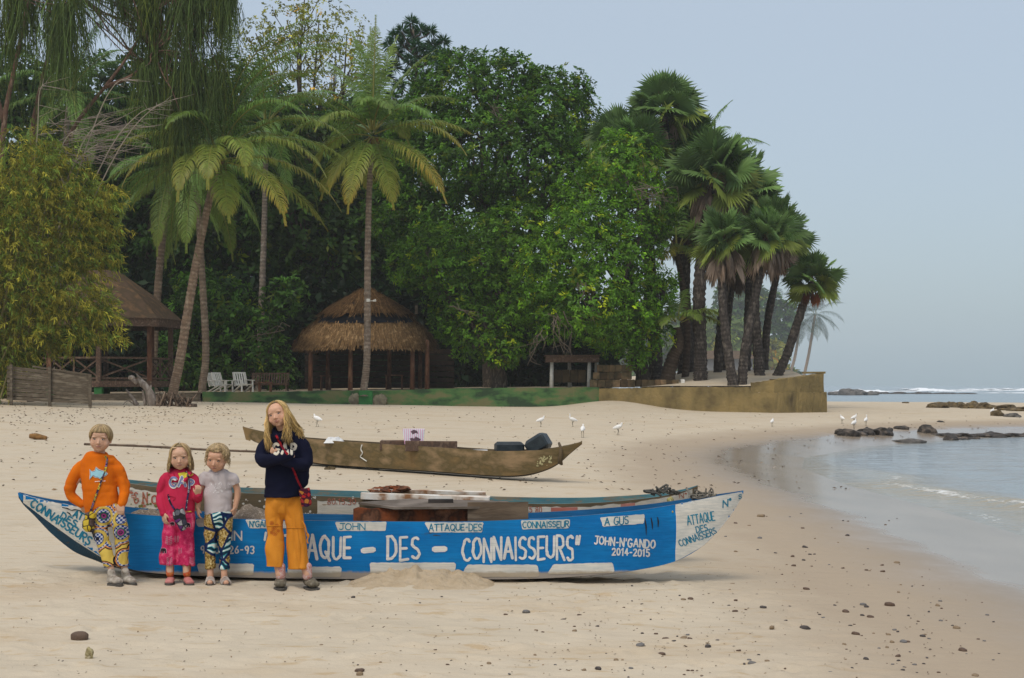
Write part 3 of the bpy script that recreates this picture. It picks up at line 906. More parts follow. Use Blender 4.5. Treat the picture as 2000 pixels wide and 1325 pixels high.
# fan palms on the point
fan_palm("fan_palm", "left trunk of the twin fan palms behind the ochre wall, pale brown skirt", [(1432, 756), (1424, 700), (1414, 620), (1409, 540), (1413, 470)], 68.0, .20, 1.28, pet=.55, foot=1.9, bright=3, n=24)
fan_palm("fan_palm", "right trunk of the twin fan palms leaning away from its twin", [(1449, 756), (1453, 700), (1466, 620), (1484, 540), (1497, 468)], 68.6, .20, 1.28, pet=.7, foot=1.8, n=24)
fan_palm("fan_palm", "straight fan palm with a rusty brown skirt behind the twin fan palms", [(1484, 738), (1480, 680), (1474, 600), (1480, 520), (1512, 455)], 73.5, .24, 1.35, rust=12, n=22)
fan_palm("fan_palm", "small fan palm leaning seaward at the end of the point", [(1517, 739), (1538, 690), (1558, 630), (1572, 588), (1586, 552)], 73.5, .21, 1.18, pet=.75, n=21, skirt=5, rust=5, skirt_len=.8, foot=1.3)
fan_palm("fan_palm", "broad crowned fan palm on the thickest dark trunk", [(1368, 748), (1368, 690), (1366, 560), (1380, 440), (1398, 352)], 71.5, .30, 1.65, n=30, pet=1.2, foot=1.9)
fan_palm("fan_palm", "tallest fan palm standing clear of the leafy tree against the sky", [(1346, 740), (1340, 600), (1325, 440), (1306, 320), (1296, 222)], 77.0, .24, 1.55, n=30, pet=1.05, skirt=8, skirt_len=.8)
fan_palm("fan_palm", "fan palm crown half sunk in the top of the leafy tree", [(1282, 742), (1276, 600), (1258, 420), (1240, 300)], 75.0, .33, 1.55, n=24, pet=.95, skirt=12)
fan_palm("fan_palm", "dense fan palm filling the gap between the tall crowns", [(1400, 746), (1412, 600), (1430, 450), (1448, 372)], 76.0, .22, 1.55, n=26, pet=1.05, skirt=14)
fan_palm("fan_palm", "fan palm peeping out between the leafy tree and the tallest fan palm", [(1262, 742), (1240, 600), (1218, 420), (1206, 282)], 77.0, .2, 1.35, n=22, pet=.85, skirt=6)
fan_palm("fan_palm", "shaded fan palm squeezed below the broad crown beside the leafy tree", [(1352, 743), (1345, 640), (1338, 540), (1335, 432)], 77.5, .2, 1.4, n=24, pet=.9, skirt=14)
fan_palm("fan_palm", "fan palm between the tallest crown and the broad one", [(1330, 742), (1338, 600), (1345, 440), (1352, 292)], 78.0, .2, 1.4, n=24, pet=.9, skirt=10)
fan_palm("fan_palm", "fan palm whose crown fills in above the twin fan palms", [(1458, 744), (1462, 600), (1466, 500), (1470, 415)], 76.5, .2, 1.35, n=22, pet=.9, skirt=12)
fan_palm("fan_palm", "dark fan palm hidden behind the twin crowns", [(1415, 744), (1420, 640), (1428, 560), (1434, 505)], 79.0, .20, 1.3, n=18, pet=.7, skirt=16, skirt_col=(.15, .11, .08))
fan_palm("fan_palm", "fan palm holding up dark leaves just left of the small leaning one", [(1492, 742), (1498, 640), (1516, 540), (1530, 470)], 78.0, .20, 1.35, n=20, pet=.8, skirt=14, rust=10)

# the big leafy trees
Yb = 80
broadleaf("leafy_tree", "tallest dense round leafy tree filling the middle of the wood", P(960, 752, Yb), [
    pb(900, 190, 88, Yb), pb(985, 178, 78, Yb), pb(1065, 215, 82, Yb), pb(1112, 238, 66, Yb), pb(845, 235, 78, Yb), pb(1000, 150, 40, Yb), pb(905, 140, 42, Yb), pb(1115, 178, 42, Yb), pb(1150, 300, 58, Yb), pb(1042, 168, 32, Yb),
    pb(930, 300, 110, Yb, dy=-1), pb(1040, 320, 110, Yb, dy=-2), pb(1125, 350, 80, Yb, dy=-1), pb(850, 340, 95, Yb), pb(900, 430, 110, Yb), pb(1040, 430, 100, Yb), pb(800, 300, 55, Yb), pb(790, 420, 70, Yb)],
    .42, per_m2=7.0, leaf=(.235, .10), col=(0.022, 0.062, 0.010), fork=.42)
Yf = 72
broadleaf("leafy_tree", "bright green leafy tree leaning out over the block wall with low hanging boughs", P(1255, 742, Yf), [
    pb(1215, 335, 78, Yf), pb(1268, 395, 62, Yf), pb(1160, 400, 80, Yf), pb(1225, 450, 80, Yf), pb(1290, 420, 30, Yf), pb(1130, 480, 85, Yf, dy=-1.5), pb(1200, 530, 85, Yf, dy=-1.5), pb(1250, 585, 62, Yf, dy=-1), pb(1262, 650, 46, Yf, dy=-1),
    pb(1235, 690, 34, Yf, dy=-1), pb(1080, 520, 78, Yf, dy=-1), pb(1150, 590, 78, Yf, dy=-2), pb(1085, 600, 62, Yf, dy=-1), pb(1180, 655, 40, Yf), pb(1300, 555, 24, Yf), pb(1210, 610, 58, Yf, dy=-2)],
    .30, per_m2=8.0, leaf=(.20, .082), col=(0.036, 0.096, 0.012), fork=.35, warm=.09)
Ym = 74
broadleaf("leafy_tree", "dark leafy tree drooping beside the thatched roof", P(975, 752, Ym), [
    pb(1010, 480, 80, Ym), pb(940, 500, 78, Ym), pb(860, 505, 72, Ym), pb(800, 520, 46, Ym), pb(905, 575, 72, Ym), pb(985, 580, 75, Ym), pb(1035, 560, 66, Ym), pb(935, 650, 58, Ym, dy=-1), pb(985, 685, 36, Ym, dy=-1.5), pb(880, 625, 44, Ym), pb(1010, 650, 42, Ym)],
    .34, per_m2=7.0, leaf=(.21, .088), col=(0.030, 0.080, 0.012), fork=.3)

Yg = 92
broadleaf("forest_tree", "loose pale olive tree standing highest behind the palms", P(600, 745, Yg), [
    pb(560, 45, 52, Yg), pb(625, 40, 55, Yg), pb(680, 75, 52, Yg), pb(590, 110, 62, Yg), pb(650, 135, 58, Yg), pb(500, 70, 40, Yg), pb(520, 140, 60, Yg), pb(600, 5, 40, Yg), pb(700, 130, 40, Yg), pb(590, 190, 70, Yg), pb(690, 210, 60, Yg)],
    .34, per_m2=3.2, leaf=(.22, .09), col=(0.085, 0.105, 0.030), fork=.6, fill=.25, k=7, group=None)

for i, (cx, Yt, lab, bl, c) in enumerate((
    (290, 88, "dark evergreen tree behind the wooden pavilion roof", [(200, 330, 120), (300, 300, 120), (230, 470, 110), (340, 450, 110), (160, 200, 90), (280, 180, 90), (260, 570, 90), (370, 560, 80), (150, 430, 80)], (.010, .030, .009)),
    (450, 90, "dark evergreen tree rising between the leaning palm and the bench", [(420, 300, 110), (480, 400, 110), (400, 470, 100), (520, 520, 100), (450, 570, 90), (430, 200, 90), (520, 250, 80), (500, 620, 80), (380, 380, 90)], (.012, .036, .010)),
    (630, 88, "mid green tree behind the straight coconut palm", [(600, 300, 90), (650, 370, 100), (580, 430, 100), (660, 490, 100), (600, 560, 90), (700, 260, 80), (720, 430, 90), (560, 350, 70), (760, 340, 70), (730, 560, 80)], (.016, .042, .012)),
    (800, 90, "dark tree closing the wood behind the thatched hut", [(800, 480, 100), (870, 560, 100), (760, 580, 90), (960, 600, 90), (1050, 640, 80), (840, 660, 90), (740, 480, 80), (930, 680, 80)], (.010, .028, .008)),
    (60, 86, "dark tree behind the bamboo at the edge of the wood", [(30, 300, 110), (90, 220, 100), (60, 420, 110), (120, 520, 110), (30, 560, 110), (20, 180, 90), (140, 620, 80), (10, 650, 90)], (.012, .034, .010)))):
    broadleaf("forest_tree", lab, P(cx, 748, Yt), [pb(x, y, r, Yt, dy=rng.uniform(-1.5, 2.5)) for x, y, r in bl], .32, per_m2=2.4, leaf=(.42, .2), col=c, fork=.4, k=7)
for lab, cx, bl, Yt in (("low fine leaved bush beneath the leaning palm behind the white chairs", 480, [(440, 590, 50), (500, 640, 46), (455, 680, 50), (520, 690, 45), (560, 580, 40), (420, 720, 40), (545, 730, 36)], 79),
                    ("shady bush between the pavilion and the swollen palm foot", 360, [(360, 620, 46), (350, 700, 50), (385, 560, 44), (372, 735, 36)], 81)):
    t = broadleaf("bush", lab, P(cx, 752, Yt), [pb(x, y, r, Yt) for x, y, r in bl], .09, per_m2=4.0, leaf=(.30, .12), col=(.020, .058, .014), fork=.2, k=8)
    t["category"] = "bush"

def undergrowth():
    parts = []
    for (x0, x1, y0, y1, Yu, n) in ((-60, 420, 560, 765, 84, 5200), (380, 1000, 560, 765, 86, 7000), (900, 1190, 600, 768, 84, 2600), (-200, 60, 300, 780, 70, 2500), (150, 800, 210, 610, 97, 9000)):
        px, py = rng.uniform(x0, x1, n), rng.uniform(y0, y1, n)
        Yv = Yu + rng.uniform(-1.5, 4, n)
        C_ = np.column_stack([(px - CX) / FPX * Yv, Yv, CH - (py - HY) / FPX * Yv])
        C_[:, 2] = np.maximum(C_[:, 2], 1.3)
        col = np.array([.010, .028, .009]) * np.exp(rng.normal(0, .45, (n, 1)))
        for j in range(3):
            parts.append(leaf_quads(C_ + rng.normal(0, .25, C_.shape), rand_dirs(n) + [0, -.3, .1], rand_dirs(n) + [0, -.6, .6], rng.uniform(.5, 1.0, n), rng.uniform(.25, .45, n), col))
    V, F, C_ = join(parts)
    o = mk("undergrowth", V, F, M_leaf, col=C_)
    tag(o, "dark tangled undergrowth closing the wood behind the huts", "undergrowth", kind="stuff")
undergrowth()

# pine with tufts of needles
def pine():
    Y = 88; base = np.array(P(830, 745, Y))
    t = empty("pine_tree", tuple(base), "pine with round needle tufts showing above the leafy tree", "tree")
    mb = MB(); tops = []
    axis = catmull([base, P(828, 400, Y), P(818, 200, Y), P(806, 52, Y)], 16)
    mb.tube(axis, np.linspace(.3, .05, 16), 8)
    tuft = [(803, 45), (822, 60), (785, 62), (770, 72), (840, 62), (790, 85), (815, 90), (845, 88), (866, 82), (872, 110), (850, 118), (828, 118), (800, 118), (775, 105), (770, 132), (800, 145), (830, 148), (862, 140), (780, 168), (815, 175), (845, 170), (760, 90), (800, 200), (765, 190), (832, 205), (868, 125), (755, 150), (808, 70), (830, 100), (857, 105)]
    parts = []
    for x, y in tuft:
        p = np.array(P(x, y, Y + rng.uniform(-1.2, 1.2)))
        near = axis[np.argmin(np.abs(axis[:, 2] - (p[2] - 1.0)))]
        limb(mb, near, p, .07, .03, n=5, seg=5)
        n = 150
        d = rand_dirs(n); d[:, 2] = d[:, 2] * .8 + .25
        parts.append(leaf_quads(np.tile(p, (n, 1)) + d * .06, d, rand_dirs(n), rng.uniform(.38, .62, n), np.full(n, .06), np.array([.036, .095, .036]) * np.exp(rng.normal(0, .3, (n, 1)))))
    mb.build("trunk", M_bark, t, smooth=True)
    V, F, C_ = join(parts)
    mk("crown", V, F, M_thin, t, col=C_)
pine()

# casuarinas with hanging needle strings
def casuarina(label, trunks, anchors, Y, col):
    base = np.array(P(*trunks[0][0], Y)); base[2] = tz(base[0], base[1])
    t = empty("casuarina_tree", tuple(base), label, "tree")
    mb = MB()
    for k, tr in enumerate(trunks):
        pts = [np.array(P(x, y, Y)) for x, y in tr]
        if k == 0: pts = [base - [0, 0, .2]] + pts
        mb.tube(catmull(pts, 14), np.linspace(.16 if k == 0 else .10, .05 if k == 0 else .025, 14), 8, wob=.05)
    parts = []
    for (x, y, r, hang, n) in anchors:
        c = np.array(P(x, y, Y + rng.uniform(-.8, .8))); k = Y / FPX
        near = np.array(P(*trunks[min(len(trunks) - 1, int(rng.integers(0, len(trunks))))][-1], Y))
        limb(mb, near, c, .04, .012, n=6, seg=5, wig=.04)
        n = int(n * .42); p0 = c + rng.normal(0, 1, (n, 3)) * np.array([r * k * .5, r * k * .5, r * k * .22])
        L = np.exp(rng.normal(-.45, .45, n)) * hang * k
        seg = 6
        d = unit(np.column_stack([rng.normal(0, .25, n), rng.normal(0, .25, n), np.full(n, -.6)]))
        w = np.column_stack([rng.normal(1, .4, n), rng.normal(0, .6, n), np.zeros(n)]); w = unit(w) * .018
        q = p0.copy(); rows = []
        for s_ in range(seg + 1):
            rows.append(np.stack([q - w * (1 - .7 * s_ / seg), q + w * (1 - .7 * s_ / seg)], 1))
            d = unit(d + np.array([0, 0, -.45]) + rng.normal(0, .13, (n, 3)))
            q = q + d * (L / seg)[:, None]
        A_ = np.stack(rows, 1).reshape(n, -1, 3)
        m = A_.shape[1]
        kk = (np.arange(n) * m)[:, None]
        F = np.concatenate([kk + np.array([2 * s_, 2 * s_ + 1, 2 * s_ + 3, 2 * s_ + 2]) for s_ in range(seg)])
        cc = np.array(col) * np.exp(rng.normal(0, .35, (n, 1))) * (np.array([1.5, 1.25, .8]) if rng.random() < .25 else 1)
        parts.append((A_.reshape(-1, 3), F, np.repeat(cc, m, axis=0)))
        # side needles make the strings feathery
        m2 = n * 3
        ii = rng.integers(0, n, m2); sg = rng.integers(1, seg + 1, m2)
        parts.append(leaf_quads(A_[ii, sg * 2], np.column_stack([rng.normal(0, .5, m2), rng.normal(0, .5, m2), np.full(m2, -1.)]), rand_dirs(m2), rng.uniform(.2, .45, m2), np.full(m2, .035), cc[ii]))
    mb.build("trunk", M_bark_red, t, smooth=True)
    V, F, C_ = join(parts)
    mk("crown", V, F, M_thin, t, col=C_)
def anch(spec, n):
    out = []
    for (x0, x1, y0, y1, r, hang, k) in spec:
        for _ in range(k): out.append((rng.uniform(x0, x1), rng.uniform(y0, y1), r, hang * rng.uniform(.75, 1.2), n))
    return out
CAS = (.072, .110, .028)
casuarina("reddish trunked casuarina at the edge of the picture with drooping needle curtains", [[(-10, 740), (-2, 420), (8, 240), (25, 150), (52, 20), (58, -60)], [(8, 240), (-30, 100), (-60, -40)]],
          anch([(-60, 30, -60, 60, 22, 150, 12), (20, 80, -70, 20, 20, 130, 8), (95, 150, -50, 60, 22, 190, 9), (100, 150, -20, 20, 16, 250, 4)], 70), 59, CAS)
casuarina("casuarina behind the bamboo whose long needle strings hang down over the pavilion", [[(60, 740), (62, 300), (78, 180), (100, 80), (112, -40)], [(95, 340), (150, 240), (205, 170), (250, 110), (300, 20), (330, -60)], [(205, 170), (262, 145), (300, 100)], [(300, 20), (380, -30), (430, -70)]],
          anch([(175, 245, -60, -20, 15, 95, 10), (245, 300, -60, 30, 20, 130, 9), (290, 380, -70, 30, 22, 190, 16), (370, 452, -70, 0, 20, 140, 14), (400, 450, -40, 30, 16, 110, 6), (335, 440, 100, 150, 20, 150, 12), (300, 360, 150, 200, 16, 140, 8), (330, 356, 200, 240, 9, 170, 4), (270, 330, 60, 130, 18, 150, 8)], 75), 61, CAS)

# bamboo thicket
def bamboo():
    Y = 57; k = Y / FPX
    base = np.array(P(40, 770, Y)); base[2] = gz(base[0], base[1])
    t = empty("bamboo_thicket", tuple(base), "yellow olive bamboo thicket hanging over the slatted fence", "bamboo")
    mb = MB()
    for i in range(26):
        a = rng.uniform(-40, 130)
        p = [P(rng.uniform(-60, 60), 778, Y + rng.uniform(-1, 1.5)), P(a * .6 + rng.uniform(-10, 30), 560, Y + rng.uniform(-1, 1)), P(a + rng.uniform(-20, 60), rng.uniform(300, 420), Y + rng.uniform(-1, 1))]
        mb.tube(catmull(p, 10), np.linspace(.035, .012, 10), 5, col=(.20, .17, .07))
    for x, y in [(335, 192), (245, 150), (300, 205), (200, 230), (140, 250), (80, 160), (180, 280)]:
        p = [P(x * .3 + 20, 520, Y + .5), P(x * .62 + 22, y * .55 + 190, Y), P(x * .86 + 8, y + 22, Y - .3), P(x + 12, y, Y - .3)]
        c = catmull(p, 12); mb.tube(c, np.linspace(.03, .008, 12), 5, col=(.36, .31, .24))
        for q in range(16):
            b = c[rng.integers(4, 11)]
            mb.tube([b, b + np.array([rng.uniform(-.2, 1.2), rng.uniform(-.5, .5), rng.uniform(-.25, .3)])], [.010, .004], 4, col=(.34, .29, .24))
    for q in range(70):
        b = np.array(P(rng.uniform(90, 220), rng.uniform(230, 320), Y)); mb.tube([b, b + np.array([rng.uniform(.5, 1.9), rng.uniform(-.5, .5), rng.uniform(-.5, .7)])], [.012, .004], 4, col=(.30, .25, .21))
    mb.build("culm", M_dead, t, colors=True)
    blobs = [(30, 330, 90), (105, 350, 75), (160, 395, 62), (205, 385, 22), (60, 430, 110), (150, 470, 62), (215, 440, 18), (30, 540, 95), (110, 560, 80), (165, 590, 42), (200, 610, 26), (212, 652, 16), (120, 620, 55), (165, 650, 28), (60, 630, 62), (10, 670, 50), (88, 668, 24), (10, 700, 34), (45, 705, 20), (5, 745, 26), (-30, 480, 110), (-50, 640, 80), (210, 500, 14), (90, 300, 40)]
    parts = []
    for (x, y, r) in blobs:
        n = int(20 + r * r * .050)
        u = rand_dirs(n) * rng.uniform(.25, 1.08, (n, 1)) ** .6 * np.where(rng.random((n, 1)) < .14, 1.32, 1.0)
        c = np.array(P(x, y, Y)) + u * r * k * np.array([1, .8, 1])
        cc = np.array([.31, .285, .038]) * np.exp(rng.normal(0, .3, (n, 1)))
        gr = (rng.random(n) < .45)[:, None]
        cc = np.where(gr, cc * np.array([.55, .85, 1.0]), cc)
        out = unit(np.column_stack([u[:, 0] + .25, u[:, 1], rng.normal(-.15, .3, n)]))
        for j in range(11):                                  # a spray of narrow leaves on a drooping twig
            s_ = rng.uniform(0, .55, (n, 1))
            pos = c + out * s_ + np.array([0, 0, -.45]) * s_ ** 1.5
            dv = unit(out * .7 + rng.normal(0, .55, (n, 3)) + np.array([0, 0, -.55]))
            parts.append(leaf_quads(pos, dv, rand_dirs(n) + [0, 0, .8], rng.uniform(.16, .30, n), rng.uniform(.028, .045, n), cc * rng.uniform(.75, 1.25, (n, 1))))
    V, F, C_ = join(parts)
    mk("leaves", V, F, M_thin, t, col=C_)
bamboo()

# dead twigs hanging out of the leafy trees
mb = MB()
def twigs(lst):
    for (x, y, Y, dx, dy, n) in lst:
        a = np.array(P(x, y, Y))
        for i in range(n):
            b = a + np.array([dx * rng.uniform(.2, 1.2) + rng.normal(0, .3), rng.normal(0, .4), -dy * rng.uniform(.3, 1.1) + rng.normal(0, .2)]) * Y / FPX * 10
            c = limb(mb, a + rng.normal(0, .15, 3), b, .022, .006, n=5, seg=4, wig=.12)
            limb(mb, c[3], c[3] + np.array([rng.normal(0, .5), rng.normal(0, .3), -rng.uniform(.1, .6)]), .01, .004, n=3, seg=4)
twigs([(1080, 620, 69, 4, 8, 9), (1140, 560, 69, 3, 9, 7), (1240, 370, 69, 8, 5, 9), (1060, 650, 69.5, -3, 6, 6), (960, 210, 77, 5, 7, 10), (560, 640, 76, -8, 3, 3), (880, 590, 71, 6, 5, 3)])
o = mb.build("dead_twigs", M_twig)
tag(o, "bare grey twigs tangled in and under the leafy trees", "twigs", kind="stuff")

# far shore beyond the point, fading into the haze
for lab, cx, bl, Yt, c in (("hazy round tree far behind the twin fan palms", 1390, [(1390, 650, 40), (1430, 660, 38), (1360, 670, 40), (1410, 700, 30)], 420, (.05, .09, .03)),
                    ("hazy dark tree far behind the rusty skirted fan palm", 1500, [(1490, 600, 34), (1530, 620, 30), (1460, 620, 36), (1510, 655, 30), (1440, 590, 40)], 480, (.02, .05, .025)),
                    ("hazy light green spreading tree far behind the point", 1470, [(1470, 680, 34), (1500, 695, 32), (1440, 690, 30), (1520, 720, 18), (1480, 725, 22)], 440, (.09, .11, .03)),
                    ("hazy tree far behind the bent low palm", 1300, [(1300, 660, 45), (1250, 640, 50), (1340, 640, 45), (1200, 660, 50), (1320, 710, 30), (1255, 710, 30), (1150, 680, 45), (1190, 720, 30)], 450, (.03, .065, .03)),
                    ("hazy low bush at the far end of the shore", 1545, [(1540, 735, 16), (1560, 742, 12), (1525, 745, 12)], 500, (.04, .09, .05))):
    b = P(cx, 750, Yt)
    broadleaf("distant_tree", lab, (b.x, b.y, gz(b.x, b.y)), [pb(x, y, r, Yt) for x, y, r in bl], .8, per_m2=.35, leaf=(1.9, .9), col=c, fork=.4, k=6, group="far shore trees")
for lab, tr, Yt, n, L in (("far grey trunked coconut palm leaning alone at the end of the shore", [(1568, 745), (1580, 690), (1588, 640), (1592, 615)], 480, 20, 10.0),
                   ("far coconut palm leaning behind the small fan palm", [(1538, 745), (1552, 700), (1560, 650), (1562, 625)], 480, 16, 9.0),
                   ("far coconut palm with a bushy dark head over the hazy trees", [(1490, 745), (1500, 660), (1505, 590)], 490, 16, 10.0)):
    coconut("coconut_palm", lab, tr, Yt, .45, rand_fronds(n, L, old=.2), nuts=0, leaf=2.3, group="far shore coconut palms", green=(.02, .06, .035), tint=(1.4, 1.3, 1.2))
# ------------------------------------------------------------------ terrace, walls, huts and garden furniture
M_timber = mat("dark_timber", (0.15, 0.092, 0.062), (0.085, 0.055, 0.04), (0.20, 0.135, 0.095), scale=7, stretch=(1, 1, 1), rough=.85, bmp=.3, bscale=30, spec=.15)
M_timber_red = mat("reddish_timber", (0.17, 0.075, 0.04), (0.10, 0.045, 0.027), (0.22, 0.12, 0.07), scale=6, rough=.85, bmp=.3, bscale=30, spec=.15, stretch=(1, 1, .3))
M_grey_timber = mat("weathered_timber", (0.135, 0.108, 0.078), (0.085, 0.068, 0.048), (0.18, 0.15, 0.11), scale=5, rough=.9, bmp=.3, bscale=25, spec=.1, stretch=(.3, 1, 1.5))
M_white_paint = mat("white_painted_wood", (0.72, 0.71, 0.66), (0.58, 0.56, 0.50), scale=8, rough=.6)
M_roof = mat("felt_roof", (0.105, 0.068, 0.045), (0.075, 0.055, 0.035), (0.15, 0.09, 0.05), scale=2.2, rough=.95, bmp=.4, bscale=40, spec=.1, detail=8)
M_green = mat("mossy_green_paint", (0.03, 0.06, 0.028), (0.065, 0.15, 0.045), (0.15, 0.15, 0.065), scale=1.5, rough=.85, bmp=.3, bscale=14, lo=.40, hi=.62, detail=9, stretch=(.7, 1, 1.6))
M_ochre = mat("ochre_concrete", (0.27, 0.20, 0.085), (0.19, 0.145, 0.065), (0.10, 0.075, 0.04), scale=1.1, rough=.95, bmp=.8, bscale=9, lo=.38, hi=.72, detail=9, bdist=.05, spec=.1)
M_block = mat("mossy_concrete_block", (0.13, 0.092, 0.055), (0.075, 0.062, 0.038), (0.20, 0.135, 0.08), scale=1.7, rough=.95, bmp=.6, bscale=12, detail=6, attr=True, spec=.1)
M_greenpaint = mat("green_painted_block", (0.035, 0.19, 0.045), (0.025, 0.13, 0.035), scale=4, rough=.7)

def lin(px): return np.interp
WALL = [(-60, 66.5), (395, 68.0), (1170, 70.3), (1515, 66.0), (1615, 68.2)]       # photo column, depth of the wall's front
WX = np.array([(p - CX) / FPX * y for p, y in WALL]); WY = np.array([y for p, y in WALL])
# terrace sand, held up by the walls
cols = np.concatenate([np.linspace(-60, WX[0], 6)[:-1], np.linspace(WX[0], WX[-1] - .05, 150)])
rows = np.concatenate([np.linspace(0, 14, 40), np.linspace(15, 70, 20)])
V = []
for t in rows:
    fy = np.interp(cols, WX, WY) + .22
    Yv = fy + t * (1 + (75 - fy) * .004)
    V.append(np.column_stack([cols, Yv, terrace_z(cols, Yv)]))
n = len(cols); V = np.vstack(V)
i, j = np.meshgrid(np.arange(len(rows) - 1), np.arange(n - 1), indexing='ij')
F = np.stack([i * n + j, i * n + j + 1, (i + 1) * n + j + 1, (i + 1) * n + j], -1).reshape(-1, 4)
lit = sstep(72.5, 77, V[:, 1]) * sstep(9, 4, V[:, 0]) * .9
ter = mk("terrace", V, F, M_sand, col=np.column_stack([V[:, 0] * 0, lit, V[:, 0] * 0]), smooth=True)
tag(ter, "raised sandy terrace behind the low walls with palms and huts on it", "terrace", kind="structure")

def wall_strip(mb, pts, z0f, z1f, th, n=40, jit=.012):
    """upright slab along plan points; bottom and top heights are functions of x, y; thickness goes away from the camera"""
    pts = np.asarray(pts, float)
    s = np.concatenate([[0], np.cumsum(np.linalg.norm(np.diff(pts, axis=0), axis=1))])
    q = np.linspace(0, s[-1], n)
    X, Y = np.interp(q, s, pts[:, 0]), np.interp(q, s, pts[:, 1])
    T = np.column_stack([np.gradient(X), np.gradient(Y)]); T = unit(T); N = np.column_stack([-T[:, 1], T[:, 0]])
    r = lambda: rng.uniform(-jit, jit, n)
    f0 = np.column_stack([X + r(), Y + r(), [z0f(a, b) for a, b in zip(X, Y)]])
    f1 = np.column_stack([X + N[:, 0] * r(), Y + r(), [z1f(a, b) for a, b in zip(X, Y)] + r()])
    fm = (f0 + f1) / 2 + np.column_stack([r(), r(), r()])
    b1 = f1 + np.column_stack([N * th, r()]); b0 = f0 + np.column_stack([N * th, np.zeros(n)])
    V = np.vstack([f0, fm, f1, b1, b0])
    F = [(a * n + k, a * n + k + 1, (a + 1) * n + k + 1, (a + 1) * n + k) for a in range(4) for k in range(n - 1)]
    F += [(0, n, 2 * n, 3 * n, 4 * n), tuple(a * n + n - 1 for a in (4, 3, 2, 1, 0))]
    mb.add(V, F)

gw = empty("low_wall", (WX[1], WY[1], 0.7), "long low mossy green wall in front of the huts and chairs", "wall")
mb = MB(); wall_strip(mb, list(zip(WX[1:3], WY[1:3])), lambda x, y: gz(x, y) - .5, lambda x, y: tz(x, y + .3) + .03, .30, 90)
mb.build("wall_body", M_green, gw)
p = P(715, 770, 69); yy_ = float(np.interp(p.x, WX, WY))
mb = MB(); mb.box((p.x, yy_ - .05, 1.0), (.62, .16, 0.76), bev=.02); mb.build("pier", M_greenpaint, gw)
mb = MB()
for dx in (-.62, -.45, .5, .72): mb.ball((p.x + dx, yy_ - .02, gz(p.x + dx, yy_) + .12 + rng.uniform(0, .12)), (.24, .13, .28), 9, 7, jit=.12)
mb.build("stone_facing", mat("rough_stone", (.24, .21, .14), (.14, .12, .08), scale=4, bmp=.6, rough=.95), gw)

ow = empty("retaining_wall", (WX[3], WY[3], .4), "ochre stained concrete retaining wall under the fan palms ending in a raised block", "wall")
step_x = float(P(1465, 750, 66.7).x)
mb = MB(); wall_strip(mb, list(zip(WX[2:5], WY[2:5])), lambda x, y: gz(x, y) - .6, lambda x, y: tz(x, y + .3) - .05 if x < step_x else 1.30, .38, 90, .02)
mb.build("wall_body", M_ochre, ow)
mb = MB(); wall_strip(mb, [(step_x, np.interp(step_x, WX, WY) + .05), (WX[3] - .05, WY[3] + .06), (WX[4] - .12, WY[4] + .03)], lambda x, y: 1.302, lambda x, y: 1.72 + .115 * (x - step_x), .42, 30, .02)
mb.build("upper_course", M_ochre, ow)
mb = MB(); mb.box((WX[4] - .55, WY[4] + .2, 1.72 + .115 * (WX[4] - step_x) + .03), (1.0, .36, .09), jit=.012); mb.build("coping_slab", M_ochre, ow)
mb = MB(); wall_strip(mb, [(WX[4] - .02, WY[4] + .36), (WX[4] + .25, WY[4] + 14)], lambda x, y: gz(x, y) - .6, lambda x, y: 1.31, .38, 20, .02)
mb.build("return_wall", M_ochre, ow)
# timber edging left of the green wall
te = MB(); wall_strip(te, [(P(180, 790, 67.2).x, 67.0), (WX[1] - .06, WY[1] - .05)], lambda x, y: gz(x, y) - .3, lambda x, y: tz(x, y + .3) + .02, .14, 24)
o = te.build("timber_edging", M_grey_timber); tag(o, "low weathered timber edging holding the sand beside the driftwood stump", "edging")

# stacked blocks
bw = empty("block_wall", tuple(P(1245, 756, 71)), "stepped wall of stacked mossy concrete blocks behind the ochre wall", "wall")
mb = MB(); k = 71 / FPX
def block_row(x0, x1, yt, yb, n, Y=71.0):
    e_ = np.linspace(x0, x1, n + 1)
    for a, b in zip(e_[:-1], e_[1:]):
        c = P((a + b) / 2, (yt + yb) / 2, Y)
        s_ = rng.uniform(.55, 1.5)
        mb.box((c.x, Y + rng.uniform(-.03, .03), c.z), ((b - a) * k * .97, .4, (yb - yt) * k * .98), rz=rng.uniform(-.03, .03), col=np.array([1.05, 1, .9]) * s_, bev=.025, jit=.012)
block_row(1152, 1240, 742, 757, 6); block_row(1158, 1226, 727.5, 741.7, 5); block_row(1166, 1226, 713, 727.2, 5); block_row(1240.5, 1325, 742, 756, 7)
block_row(1226, 1233, 713, 741.7, 1); block_row(1082, 1144, 722, 748, 4, 73.0)
mb.build("block_courses", M_block, bw, colors=True)
mb = MB(); c = P(1333, 748, 71); mb.box((c.x, 71, c.z), (8 * k, .38, 13 * k), bev=.02); mb.build("end_block", M_white_paint, bw)

# low shelter
sh = empty("low_shelter", tuple(P(1120, 752, 72)), "low open shelter of dark boards on white posts above the green wall", "shelter")
mb = MB(); c = P(1118, 702, 72); mb.box((c.x, 73, c.z), (104 * .024, 2.4, .26), jit=.01); mb.box((c.x, 73, c.z + .17), (108 * .024, 2.6, .05)); mb.build("roof", M_timber, sh)
for px, yy2 in ((1151, 72.2), (1165, 73.6), (1112, 73.8), (1078, 72.2)):
    a = P(px, 708, yy2); mb = MB(); mb.tube([(a.x + rng.uniform(-.03, .03), yy2, tz(a.x, yy2) - .05), (a.x, yy2, a.z + .02)], [.10, .085], 8); mb.build("post", M_white_paint, sh, smooth=True)

